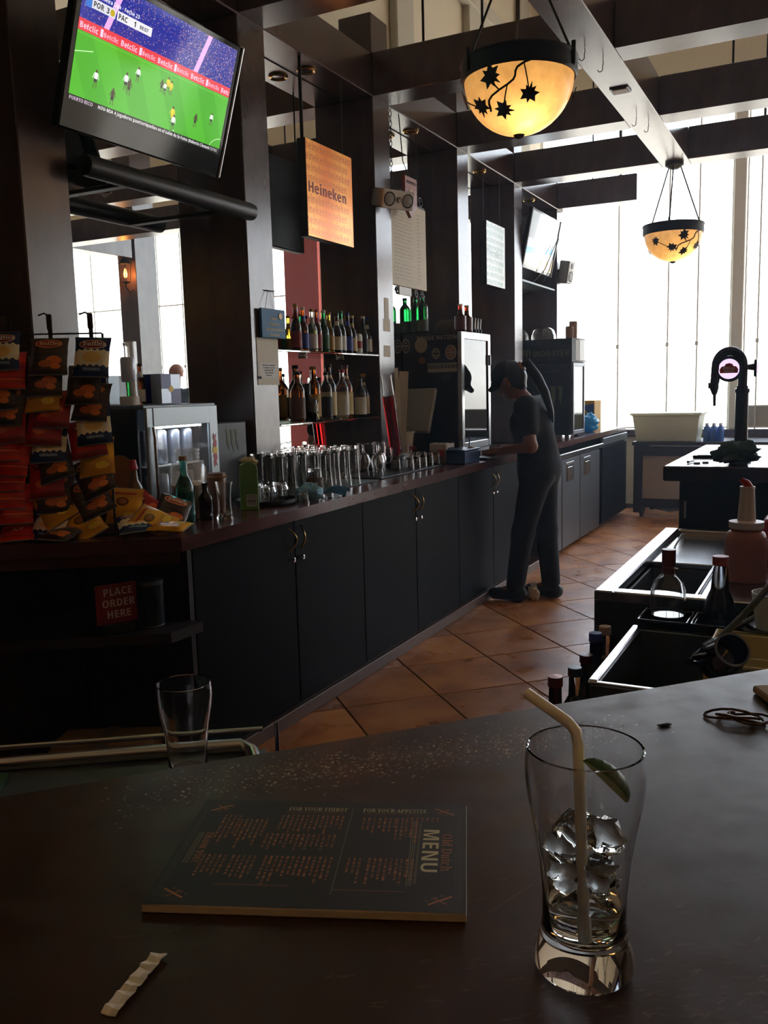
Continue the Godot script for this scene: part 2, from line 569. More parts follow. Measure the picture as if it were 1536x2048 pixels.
	mat("cap_orange", Color(0.62, 0.24, 0.14), 0.4)
	mat("shaker_brown", Color(0.40, 0.26, 0.19), 0.4)
	mat("carton_green", Color(0.38, 0.54, 0.24), 0.5)
	mat("carton_tan", Color(0.62, 0.54, 0.38), 0.8)
	mat("lime_print", Color(0.48, 0.62, 0.22), 0.6)
	mat("lab_yellow", Color(0.80, 0.62, 0.18), 0.6)
	mat("sign_red", Color(0.46, 0.07, 0.05), 0.5)
	mat("sign_ink", Color(0.74, 0.66, 0.60), 0.6)
	mat("tin_dark", Color(0.05, 0.09, 0.13), 0.4)
	mat("bin_cream", Color(0.80, 0.74, 0.52), 0.45)
	mat("frost_cup", Color(0.80, 0.82, 0.82), 0.4)
	mat("dregs", Color(0.75, 0.55, 0.35), 0.5)
	mat("juice_pink", Color(0.60, 0.36, 0.30), 0.4)
	mat("white_milky", Color(0.80, 0.74, 0.72), 0.4)
	mat("tap_dark", Color(0.16, 0.14, 0.16), 0.18, 0.7)
	glow("tap_lens", Color(0.95, 0.86, 1.0), 0.75, Color(0.9, 0.85, 0.92))
	mat("rag_teal", Color(0.20, 0.31, 0.30), 0.9)
	mat("menu_edge", Color(0.78, 0.72, 0.62), 0.8)
	mat("straw", Color(0.95, 0.94, 0.89), 0.35)
	mat("lime_rind", Color(0.12, 0.30, 0.06), 0.35)
	mat("lime_flesh", Color(0.68, 0.72, 0.30), 0.3)
	mat("band_brown", Color(0.30, 0.20, 0.14), 0.35)
	var bc := new_img(64, 64, Color(0.85, 0.85, 0.82))
	var bg := RandomNumberGenerator.new()
	bg.seed = 2
	var by := 4
	while by < 58:
		var bh := 1 + bg.randi() % 3
		rect(bc, 4, by, 56, bh, Color(0.1, 0.1, 0.1))
		by += bh + 1 + bg.randi() % 3
	img_mat("barcode", bc, 0.6)
	# floor tiles: four tones of worn terracotta
	for i in 4:
		var s: float = [0.92, 1.0, 1.07, 0.97][i]
		var t := noise_tex(40 + i, 0.009, [[0.0, Color(0.52 * s, 0.31 * s, 0.14 * s)], [0.5, Color(0.70 * s, 0.44 * s, 0.22 * s)], [1.0, Color(0.80 * s, 0.55 * s, 0.30 * s)]], 256, 5)
		textured("tile_%d" % i, t, V(0.9, 0.9, 0.9), 1.0)
		var mt: StandardMaterial3D = M["tile_%d" % i]
		mt.roughness = 1.0
		mt.roughness_texture = noise_tex(60 + i, 0.02, [[0.0, Color(0.22, 0.22, 0.22)], [1.0, Color(0.48, 0.48, 0.48)]], 256, 4)
	# bar top: dark varnished wood, scuffed, with a dusting of spilled grains
	var W := 1400
	var im := new_img(W, W, Color(0.2, 0.13, 0.1))
	var nz := FastNoiseLite.new()
	nz.seed = 9; nz.frequency = 0.004; nz.fractal_octaves = 5
	var fine := FastNoiseLite.new()
	fine.seed = 10; fine.frequency = 0.09; fine.fractal_octaves = 3
	for y in range(0, W, 2):
		for x in range(0, W, 2):
			var k := 0.5 + 0.5 * nz.get_noise_2d(x * 0.6 + y * 0.5, (y - x) * 2.0) + 0.10 * fine.get_noise_2d(x, y)
			var c := Color(0.16, 0.088, 0.058).lerp(Color(0.26, 0.155, 0.105), clampf(k, 0, 1))
			im.set_pixel(x, y, c); im.set_pixel(x + 1, y, c); im.set_pixel(x, y + 1, c); im.set_pixel(x + 1, y + 1, c)
	var r := RandomNumberGenerator.new()
	r.seed = 4
	var at := func(px: float, pz: float) -> Vector2: return v2((px + 1.0) / 1.6 * W, (pz + 1.4) / 1.6 * W)
	for i in 260:   # scratches
		var q := v2(r.randf() * W, r.randf() * W)
		var a := r.randf_range(-0.5, 0.5) - 0.8
		line(im, q, q + v2(cos(a), sin(a)) * r.randf_range(6, 40), Color(0.34, 0.27, 0.22).lerp(Color(0.2, 0.13, 0.1), r.randf()), 1)
	for i in 2300:  # grains spilled along the edge
		var s := r.randf()
		var e := v2(-0.56, -0.57).lerp(v2(-0.20, -0.90), s)
		var q: Vector2 = at.call(e.x + r.randfn(0.018, 0.02), e.y + r.randfn(0.018, 0.02))
		if (q - at.call(-0.478, -0.685)).dot(v2(0.733, 0.68)) < 2.0: continue
		if r.randf() < 0.55 and absf(s - 0.55) > 0.25: continue
		if q.x > 1 and q.y > 1 and q.x < W - 2 and q.y < W - 2:
			rect(im, q.x, q.y, 1 + r.randi() % 2, 1 + r.randi() % 2, Color(0.80, 0.74, 0.66).lerp(Color(0.34, 0.25, 0.20), r.randf()))
	for i in 1500:  # worn varnish streaks by the drink
		var q: Vector2 = at.call(r.randfn(0.02, 0.09), r.randfn(-0.44, 0.05))
		if q.x > 1 and q.y > 1 and q.x < W - 8 and q.y < W - 8:
			line(im, q, q + v2(r.randf_range(2, 7), r.randf_range(-5, -1)), Color(0.36, 0.29, 0.25).lerp(Color(0.22, 0.15, 0.12), r.randf()), 1)
	img_mat("bar_top", im, 0.33)
	var rough := noise_tex(71, 0.05, [[0.2, Color(0.30, 0.30, 0.30)], [0.55, Color(0.38, 0.38, 0.38)], [0.85, Color(0.48, 0.48, 0.48)]], 512, 5)
	M.bar_top.roughness = 1.0
	M.bar_top.metallic_specular = 0.4
	M.bar_top.roughness_texture = rough
	M.bar_top.heightmap_enabled = true
	M.bar_top.heightmap_texture = noise_tex(72, 0.08, [], 512, 4)
	M.bar_top.heightmap_scale = 0.012

# ---------------------------------------------------------------- room shell
func shell() -> void:
	var fl := struct("floor", bx(V(-3.4, -0.15, -10.9), V(6.5, -0.004, 4.9)), M.grout)
	var tile := cb(V(0.444, 0.012, 0.444), 0.003)
	var k := 0
	for i in range(0, 24):
		for j in range(0, 24):
			var p := 0.745 + 0.45 * (i - 4)
			var q := 1.625 + 0.45 * (j - 2)
			var x := 0.70711 * (p - q)
			var z := -0.70711 * (p + q)
			if x < -2.35 or x > 1.1 or z > -1.2 or z < -10.2: continue
			part(fl, "tile", tile, M["tile_%d" % ((i * 7 + j * 3 + i * j) % 4)], tf(V(x, -0.006, z), PI / 4))
	var slab := MB.new()   # the same tiling goes on beyond, too far off to tell the pieces apart
	slab.box(V(3.8, -0.004, -3.0), V(5.2, 0.006, 15.6))
	slab.box(V(-1.0, -0.004, 2.0), V(4.6, 0.006, 5.7))
	part(fl, "paving", slab.mesh(), M.tile_1)
	struct("ceiling", bx(V(-3.4, 6.0, -10.9), V(6.5, 6.2, 4.9)), M.ceiling)
	var wl := struct("wall_left", bx(V(-3.4, 0, -10.7), V(-3.2, 6.0, 4.9)), M.cream)
	for z: float in [-5.05, -6.55, -8.1, -9.6]:
		part(wl, "pilaster", bx(V(-3.2, 0, z), V(-3.13, 6.0, z - 0.32), 0.01), M.cream_dark)
	part(wl, "ledge", bx(V(-3.2, 4.9, -10.4), V(-3.1, 5.05, 4.6), 0.01), M.cream_dark)
	struct("wall_right", bx(V(6.2, 0, -10.7), V(6.4, 6.0, 4.9)), M.cream)
	struct("wall_back", bx(V(-3.4, 0, 4.7), V(6.4, 6.0, 4.9)), M.brown_paint)
	# glass front
	var wf := MB.new()
	wf.box(V(1.5, 5.25, -10.6), V(9.8, 1.5, 0.2))
	wf.box(V(-0.94, 0.40, -10.6), V(4.9, 0.8, 0.2))
	wf.box(V(4.03, 4.2, -10.6), V(4.34, 0.6, 0.2))
	struct("wall_front", wf.mesh(), M.cream)
	struct("wall_panel", bx(V(1.32, 0, -10.7), V(1.86, 4.5, -10.5)), M.coral)
	struct("window_sill", bx(V(-3.2, 0.80, -10.72), V(1.32, 0.88, -10.40), 0.008), M.lacquer)
	window(V(-3.2, 0.88, 0), V(-1.04, 4.5, 0), [-2.28, -1.72, -1.40], [])
	window(V(-0.92, 0.88, 0), V(1.32, 4.5, 0), [-0.77, 0.4], [1.13])
	window(V(1.86, 0.05, 0), V(6.2, 3.9, 0), [2.5, 3.2, 3.72, 4.17, 4.9, 5.5], [1.1, 2.75])
	struct("trim_1", bx(V(-1.04, 0.88, -10.66), V(-0.92, 4.5, -10.50), 0.006), M.white_frame)

func window(a: Vector3, b: Vector3, cuts: Array, rails: Array) -> void:
	var w := sgroup("window")
	var fr := MB.new()
	var z := -10.58
	var xs := [a.x] + cuts + [b.x]
	var ys := [a.y] + rails + [b.y]
	for x: float in xs: fr.box(V(clampf(x, a.x + 0.015, b.x - 0.015), (a.y + b.y) / 2, z), V(0.016, b.y - a.y, 0.03), 0.003)
	for y: float in ys: fr.box(V((a.x + b.x) / 2, clampf(y, a.y + 0.015, b.y - 0.015), z), V(b.x - a.x - 0.002, 0.016, 0.026), 0.003)
	part(w, "frame", fr.mesh(), M.white_frame)
	for i in xs.size() - 1:
		for j in ys.size() - 1:
			var q0 := V(xs[i] + 0.008, ys[j] + 0.008, z - 0.003)
			var q1 := V(xs[i + 1] - 0.008, ys[j + 1] - 0.008, z + 0.003)
			if is_equal_approx(a.x, -0.92) and j == 0: part(w, "panel", bx(q0, q1), M.cream_dark)
			else: part(w, "pane", bx(q0, q1), M.pane)
	for x: float in cuts: part(w, "latch", cb(V(0.035, 0.05, 0.02), 0.005), M.white_frame, tf(V(x, 1.84, z + 0.026)))

# ---------------------------------------------------------------- beams and posts over the bar
const POSTS := [-2.05, -3.25, -4.48, -5.69, -6.87, -8.08]
func pergola() -> void:
	for z: float in POSTS:
		struct("column", bx(V(-2.50, 0.952, z - 0.2), V(-2.30, 2.99, z), 0.004), M.lacquer)
		struct("column_head", bx(V(-2.50, 3.214, z - 0.2), V(-2.30, 3.42, z), 0.004), M.lacquer)
	struct("column", bx(V(-2.50, 0.952, -1.04), V(-2.30, 2.99, -0.84), 0.004), M.lacquer)
	struct("beam", bx(V(-2.50, 2.99, -8.28), V(-2.30, 3.212, -0.2), 0.005), M.lacquer)
	for i in POSTS.size():
		var z: float = POSTS[i]
		var x1 := 2.3 if i < 5 else -1.594
		struct("beam", bx(V(-2.298, 2.99, z - 0.2), V(-1.202 if i < 5 else x1, 3.212, z), 0.004), M.lacquer)
		if i < 5: struct("beam", bx(V(-0.998, 2.99, z - 0.2), V(x1, 3.212, z), 0.004), M.lacquer)
	struct("beam", bx(V(-1.20, 2.99, -7.07), V(-1.0, 3.214, -0.3), 0.004), M.lacquer)
	struct("beam", bx(V(2.302, 2.99, -8.0), V(2.50, 3.212, -0.3), 0.004), M.lacquer)
	struct("column", bx(V(2.30, 0, -8.40), V(2.57, 5.999, -8.04), 0.006), M.lacquer)
	# hanging rods that carry the beams
	for q: Vector2 in [v2(-2.035, -4.58), v2(-1.70, -4.58), v2(-1.38, -4.58), v2(-2.4, -4.0), v2(-1.9, -5.79), v2(-1.5, -6.97), v2(-0.5, -6.97), v2(-2.0, -8.18), v2(-0.6, -5.79), v2(-0.7, -4.58), v2(-1.75, -8.18)]:
		struct("hanger_rod", tb([V(q.x, 3.212, q.y), V(q.x, 6.0, q.y)], 0.007, 6), M.iron)
	# small S hooks under the middle beam
	for q: Vector3 in [V(-1.12, 2.988, -4.40), V(-1.08, 2.988, -4.60), V(-1.12, 2.988, -5.63), V(-1.08, 2.988, -5.80)]:
		var pts := []
		for i in 13:
			var a := PI * i / 12.0
			pts.append(q + V(0.012 * cos(a) - 0.012, -0.042 - 0.012 * sin(a), 0))
		pts.reverse()
		pts.append(q + V(0.0, -0.025, 0)); pts.append(q + V(0.004, -0.012, 0)); pts.append(q)
		solo("ceiling_hook", "little black wire hook screwed under the middle ceiling beam", "hook", tb(pts, 0.0022, 6), M.iron, Transform3D(), "hooks under the middle beam")
	var pl := thing("beam_plate", "small silver recessed plate under the middle ceiling beam", "plate", V(-1.10, 2.99, -5.10))
	part(pl, "frame", cb(V(0.10, 0.008, 0.10), 0.002, V(0, -0.004, 0)), M.steel_dull)
	part(pl, "insert", cb(V(0.075, 0.006, 0.075), 0.002, V(0, -0.010, 0)), M.white)
	# recessed spots in the soffit between the posts
	for i in POSTS.size() - 1:
		var zc: float = (POSTS[i] - 0.2 + POSTS[i + 1]) / 2
		var sp := thing("recessed_spotlight", "round brass recessed spotlight, switched off, above the %s" % ["large television", "copper beer sign", "hanging beer list", "green and white sign", "far television"][i], "spotlight", V(-2.40, 2.988, zc), 0, "spots in the back bar soffit")
		part(sp, "ring", lt([v2(0.032, 0.002), v2(0.032, -0.004), v2(0.043, -0.010), v2(0.050, -0.004), v2(0.050, 0.0)], 24), M.brass)
		part(sp, "lens", lt([v2(0.0, -0.001), v2(0.031, -0.001)], 24), M.black_gloss)

# ---------------------------------------------------------------- back bar
func back_bar() -> void:
	var names := ["behind the snack bags and small drinks cooler", "behind the two glass bottle shelves", "behind the hanging beer list", "behind the green and white beer sign", "below the far television"]
	for i in 5:
		var z0: float = POSTS[i] - 0.201
		var z1: float = POSTS[i + 1] + 0.001
		var m := thing("wall_mirror", "tall mirror " + names[i], "mirror", V(-2.49, 0.955, (z0 + z1) / 2))
		part(m, "backing", cb(V(0.02, 2.034, z0 - z1 - 0.004), 0.0, V(-0.011, 1.017, 0)), M.cabinet_body)
		part(m, "mirror_glass", cb(V(0.006, 2.03, z0 - z1 - 0.004), 0.001, V(0.003, 1.016, 0)), M.mirror)
	struct("wall_bar", bx(V(-2.60, 0.0, -8.28), V(-2.514, 2.989, -0.2)), M.cabinet_body)
	struct("wall_bar_panel", bx(V(-2.512, 0.953, -2.048), V(-2.49, 2.988, -1.042)), M.lacquer)
	# worktop: straight run and the angled end
	var mb := MB.new()
	mb.prism(PackedVector2Array([v2(-1.845, -2.172), v2(-2.00, -9.72), v2(-2.505, -9.72), v2(-2.505, -1.74)]), 0.905, 0.95)
	solo("worktop", "long reddish brown wooden worktop along the mirrored back bar", "worktop", mb.mesh(), M.counter)
	# angled open shelf unit at the near end
	var d := (v2(-2.308, -1.864) - v2(-1.845, -2.172)).normalized()
	var nrm := v2(-d.y, d.x)
	if nrm.dot(v2(-1, -1)) < 0: nrm = -nrm
	var sh := thing("open_shelf_unit", "dark wooden open shelf unit under the angled worktop end", "shelf")
	for y: float in [0.62, 0.10]:
		var a := v2(-1.845, -2.172) + nrm * 0.07 + v2(-0.08, -0.1)
		part(sh, "shelf", pr([v2(-1.93, -2.36), v2(-1.935, -2.20), v2(-2.44, -1.865), v2(-2.51, -1.865), v2(-2.51, -2.36)], y - 0.035, y), M.dark_wood)
	part(sh, "side_panel", bx(V(-2.50, 0.0, -2.385), V(-1.985, 0.904, -2.362)), M.dark_wood)
	part(sh, "back_panel", bx(V(-2.512, 0.0, -2.36), V(-2.505, 0.904, -1.75)), M.dark_wood)
	part(sh, "apron", pr([v2(-1.87, -2.19), v2(-1.89, -2.21), v2(-2.49, -1.815), v2(-2.47, -1.795)], 0.862, 0.904), M.counter)
	part(sh, "floor_panel", pr([v2(-1.98, -2.36), v2(-1.98, -2.24), v2(-2.50, -1.90), v2(-2.51, -2.36)], 0.0, 0.06), M.dark_wood)
	# base cabinets, two doors each
	var zs := [-2.39, -3.05, -3.65, -4.255, -4.86, -5.47, -6.08, -6.68]
	for i in 3:
		var z0: float = zs[i * 2]
		var z1: float = zs[i * 2 + 1]
		var z2: float = zs[i * 2 + 2]
		var c := thing("base_cabinet", ["black two-door base cabinet under the beer glasses, beside the open shelf", "black two-door base cabinet under the snifters and white bucket", "black two-door base cabinet beside the standing bartender"][i], "cabinet", V(-1.99, 0, z1), 0, "black base cabinets")
		part(c, "body", bx(V(-0.50, 0.09, z0 - z1), V(-0.02, 0.904, z2 - z1)), M.cabinet_body)
		for s in 2:
			var a: float = (z0 - z1 - 0.002) if s == 0 else -0.003
			var b: float = 0.003 if s == 0 else (z2 - z1 + 0.002)
			var dr := part(c, "door", bx(V(-0.018, 0.085, a), V(0.004, 0.885, b), 0.003), M.cabinet)
			var sg := 1.0 if s == 0 else -1.0
			var hz := 0.050 * sg
			var pts := []
			for k in 9:
				var t := k / 8.0
				pts.append(V(0.006 + 0.030 * sin(PI * t), 0.75 + 0.10 * t, hz - 0.018 * sg * (4.0 * t * (1.0 - t))))
			part(dr, "handle", tb(pts, 0.0042, 8), M.brass)
			var kn := MB.new()
			kn.xf = Transform3D(Basis(V(0, 0, 1), -PI / 2), V(0.004, 0.715, 0.036 * sg))
			kn.lathe([v2(0.008, 0), v2(0.006, 0.008), v2(0.011, 0.013), v2(0.010, 0.020), v2(0.0, 0.022)], 14)
			part(dr, "knob", kn.mesh(), M.chrome)
		part(c, "toe_kick", bx(V(-0.08, 0.0, z0 - z1), V(-0.035, 0.088, z2 - z1)), M.kick)
	var kick := MB.new()
	kick.box(V(-2.005, 0.03, -4.53), V(0.012, 0.06, 4.28), 0.003)
	struct("baseboard_bar", kick.mesh(), M.kick)
	# steel bottle cooler
	var co := thing("bottle_cooler", "dull steel three-door bottle cooler under the worktop", "cooler", V(-1.99, 0, -7.60))
	part(co, "body", bx(V(-0.50, 0.06, 0.89), V(-0.03, 0.80, -0.93)), M.steel_dull)
	part(co, "top_rail", bx(V(-0.50, 0.80, 0.91), V(0.02, 0.845, -0.95), 0.006), M.steel)
	var cz := [0.89, 0.46, -0.13, -0.87]
	for i in 3:
		var a: float = cz[i] - 0.012
		var b: float = cz[i + 1] + 0.012
		var dr := part(co, "door", bx(V(-0.026, 0.04, a), V(0.004, 0.79, b), 0.005), M.steel_dull)
		if i > 0:
			part(dr, "recess_frame", bx(V(0.005, 0.60, a - 0.10), V(0.010, 0.76, a - 0.34), 0.003), M.steel)
			part(dr, "handle_recess", bx(V(0.006, 0.615, a - 0.115), V(0.012, 0.745, a - 0.325), 0.002), M.black)
			var fl := MB.new()
			fl.prism(PackedVector2Array([v2(0, 0), v2(0.012, 0), v2(0.016, 0.20), v2(0.0, 0.20)]), 0.62, 0.725)
			part(dr, "pull_flap", bx(V(0.012, 0.60, a - 0.12), V(0.018, 0.72, a - 0.27), 0.002), M.steel)
		var lk := MB.new()
		lk.xf = Transform3D(Basis(V(0, 0, 1), -PI / 2), V(0.004, 0.76, a - 0.05))
		lk.lathe([v2(0.010, 0), v2(0.010, 0.006), v2(0, 0.006)], 12)
		part(dr, "lock", lk.mesh(), M.chrome)
	var ec := thing("end_cabinet", "dark end cabinet of the back bar beside the window", "cabinet", V(-1.99, 0, -9.12))
	part(ec, "body", bx(V(-0.50, 0.04, 0.55), V(-0.02, 0.903, -0.58)), M.cabinet_body)
	part(ec, "front_panel", bx(V(-0.018, 0.05, 0.54), V(0.004, 0.80, -0.57), 0.003), M.cabinet)
	part(ec, "drawer_rail", bx(V(-0.018, 0.815, 0.54), V(0.012, 0.89, -0.57), 0.006), M.steel_dull)

# ---------------------------------------------------------------- the bar in front
func front_bar() -> void:
	var b := thing("bar_counter", "dark scuffed wooden bar top with the menu and drink on it", "bar")
	var mb := MB.new()
	mb.prism(PackedVector2Array([v2(-2.6, 0.048), v2(-1.158, 0.048), v2(0.168, -1.381), v2(0.168, -3.7), v2(0.888, -3.7), v2(0.888, -1.098), v2(-0.63, 0.538), v2(-2.6, 0.538)]), 1.005, 1.05, 1.0 / 1.6, v2(-1.0, -1.4))
	part(b, "bar_top", mb.mesh(), M.bar_top)
	part(b, "front_wall", pr([v2(-2.6, 0.28), v2(-1.06, 0.28), v2(0.40, -1.30), v2(0.40, -3.7), v2(0.52, -3.7), v2(0.52, -1.25), v2(-1.00, 0.38), v2(-2.6, 0.38)], 0.0, 1.004), M.lacquer)

# ---------------------------------------------------------------- equipment behind the bar
func underbar() -> void:
	# sink table
	var s := thing("sink_table", "stainless steel sink table with one basin and black front", "sink")
	var r := MB.new()
	r.box(V(-0.5542, 0.8142, -3.0083), V(0.0528, 0.0300, 1.1822), 0.004)
	r.box(V(-0.1372, 0.8142, -2.4404), V(0.7811, 0.0300, 0.0475), 0.004)
	r.box(V(-0.1372, 0.8142, -3.5783), V(0.7811, 0.0300, 0.0422), 0.004)
	part(s, "rim", r.mesh(), M.steel)
	part(s, "drainboard", bx(V(-0.5267, 0.7931, -2.9767), V(0.2428, 0.8110, -3.5562), 0.003), M.steel)
	part(s, "side_board", bx(V(-0.3167, 0.7931, -2.4658), V(0.2428, 0.8110, -2.9756), 0.003), M.steel)
	var bs := MB.new()
	bs.box(V(-0.5225, 0.6611, -2.7212), V(0.0084, 0.2600, 0.5067))
	bs.box(V(-0.3219, 0.6611, -2.7212), V(0.0084, 0.2600, 0.5067))
	bs.box(V(-0.4222, 0.6611, -2.4711), V(0.2006, 0.2600, 0.0084))
	bs.box(V(-0.4222, 0.6611, -2.9714), V(0.2006, 0.2600, 0.0084))
	bs.box(V(-0.4222, 0.5292, -2.7212), V(0.2006, 0.0100, 0.5067))
	part(s, "basin", bs.mesh(), M.steel_dull)
	part(s, "basin_lip", tb([V(-0.3167, 0.8173, -2.4911), V(-0.3167, 0.8173, -2.9556)], 0.006, 8), M.steel)
	var wr := tb([V(-0.4961, 0.8194, -3.5150), V(-0.4856, 0.8384, -3.3778), V(-0.4803, 0.8279, -3.1878), V(-0.4750, 0.8194, -3.1350)], 0.004, 6)
	part(s, "front_panel", bx(V(-0.5784, 0.0600, -2.4278), V(0.2428, 0.7973, -2.4436)), M.black)
	part(s, "side_panel", bx(V(-0.5858, 0.0600, -2.4447), V(-0.5753, 0.7973, -3.5889)), M.black)
	for x: float in [-0.55, 0.21]:
		for z: float in [-2.49, -3.54]: part(s, "leg", lt([v2(0.02, 0), v2(0.02, 0.53)], 12), M.steel_dull, tf(V(x, 0, z)))
	solo("scraper", "thin black spatula lying across the sink drainboard", "utensil", wr, M.black)
	# ice bin with speed rail
	var ib := thing("ice_bin", "dark steel ice bin with speed rail tucked under the bar", "ice bin")
	var w := MB.new()
	w.box(V(-0.425, 0.60, -2.0), V(0.016, 0.36, 0.46), 0.003)
	w.box(V(-0.15, 0.60, -1.772), V(0.56, 0.36, 0.012), 0.002)
	w.box(V(-0.15, 0.60, -2.232), V(0.56, 0.36, 0.012), 0.002)
	w.box(V(0.125, 0.60, -2.0), V(0.016, 0.36, 0.46), 0.003)
	w.box(V(-0.15, 0.43, -2.0), V(0.56, 0.012, 0.46))
	part(ib, "bin", w.mesh(), M.steel_dull)
	part(ib, "bin_edge", bx(V(-0.437, 0.781, -1.77), V(-0.417, 0.790, -2.235), 0.003), M.steel)
	part(ib, "front_edge", bx(V(-0.437, 0.781, -1.765), V(0.13, 0.787, -1.778), 0.002), M.steel)
	var rl := MB.new()
	rl.box(V(-0.505, 0.45, -2.02), V(0.13, 0.01, 0.56))
	rl.box(V(-0.568, 0.50, -2.02), V(0.006, 0.11, 0.56))
	rl.box(V(-0.442, 0.50, -2.02), V(0.006, 0.11, 0.56))
	part(ib, "speed_rail", rl.mesh(), M.steel_dull)
	var wl := MB.new()
	for x: float in [-0.365, -0.235, -0.105]:
		for k in 4:
			var a := PI / 2 * k
			wl.box(V(x + 0.058 * cos(a), 0.70, -2.30 + 0.058 * sin(a)), V(0.006 if k % 2 == 0 else 0.122, 0.20, 0.122 if k % 2 == 0 else 0.006))
		wl.box(V(x, 0.630, -2.30), V(0.118, 0.006, 0.118))
	part(ib, "bottle_wells", wl.mesh(), M.black_gloss)
	for x: float in [-0.365, -0.235, -0.105]:
		var e := MB.new()
		e.tube([V(x - 0.060, 0.802, -2.24), V(x + 0.060, 0.802, -2.24), V(x + 0.060, 0.802, -2.36), V(x - 0.060, 0.802, -2.36), V(x - 0.060, 0.802, -2.24)], 0.004, 6)
		part(ib, "well_rim", e.mesh(), M.black_gloss)
	var ice := MB.new()
	var g := RandomNumberGenerator.new()
	g.seed = 21
	for i in 90:
		ice.xf = tf(V(g.randf_range(-0.40, 0.10), 0.52 + g.randf_range(0, 0.03), g.randf_range(-2.20, -1.80)), g.randf() * TAU, g.randf() * TAU)
		ice.box(Vector3.ZERO, V(0.03, 0.026, 0.03), 0.006)
	var ic := solo("crushed_ice", "heap of ice cubes in the dark steel bin", "ice", ice.mesh(), M.ice)
	ic.set_meta("kind", "stuff")
	# steel drip shelf under the near end of the bar
	var e := v2(0.82, -0.571)
	var nn := v2(0.571, 0.82)
	var A := v2(-1.529, -0.403)
	var B := v2(-0.700, -0.980)
	var ds := thing("drip_shelf", "steel drip shelf below the inner bar edge by the empty glass", "shelf")
	part(ds, "top", pr([A, B, B + nn * 0.25, A + nn * 0.25], 0.88, 0.90), M.steel_dull)
	part(ds, "body", pr([A + nn * 0.02, B + nn * 0.02 - e * 0.02, B + nn * 0.24 - e * 0.02, A + nn * 0.24], 0.40, 0.879), M.black)
	part(ds, "front_rail", tb([V(A.x, 0.908, A.y), V(B.x - 0.03, 0.908, B.y + 0.02), V(B.x - 0.005, 0.906, B.y + 0.028), V(B.x + nn.x * 0.05 - 0.01, 0.902, B.y + nn.y * 0.05 + 0.01)], 0.010, 10), M.steel)
	part(ds, "back_rail", tb([V(A.x - 0.035, 0.912, A.y - 0.05), V(B.x - 0.03, 0.912, B.y - 0.035)], 0.004, 8), M.steel)
	part(ds, "end_post", tb([V(B.x + 0.012, 0.88, B.y - 0.01), V(B.x + 0.012, 0.938, B.y - 0.01)], 0.003, 8), M.steel)
	mat("green_mat", Color(0.03, 0.22, 0.09), 0.45)
	var gm := MB.new()
	var c0 := A + e * 0.05 + nn * 0.03
	gm.prism(PackedVector2Array([c0, c0 + e * 0.62, c0 + e * 0.62 + nn * 0.17, c0 + nn * 0.17]), 0.901, 0.908)
	solo("bar_mat", "green rubber bar mat on the steel drip shelf", "mat", gm.mesh(), M.green_mat)
	for k in 2:
		var q := c0 + e * (0.50 + 0.02 * k) + nn * 0.04
		solo("mixing_spoon", "thin bright steel bar spoon lying on the green mat", "spoon", tb([V(q.x, 0.912, q.y), V(q.x + 0.05, 0.912, q.y + 0.08)], 0.0025, 6), M.chrome, Transform3D(), "bar spoons on the mat")
	# island counter with the beer tap
	var il := thing("island_counter", "dark island counter with a glossy top under the beer tap", "counter", V(0, 0, -4.56))
	part(il, "top", bx(V(-0.64, 0.985, 0.68), V(0.60, 1.05, -0.70), 0.006), M.lacquer_top)
	part(il, "body", bx(V(-0.58, 0.05, 0.62), V(0.58, 0.984, -0.66), 0.004), M.cabinet_body)
	part(il, "plinth", bx(V(-0.55, 0.0, 0.58), V(0.55, 0.049, -0.62)), M.black)
	part(il, "door_pull", bx(V(-0.562, 0.82, 0.622), V(-0.550, 0.90, 0.632), 0.003), M.steel)

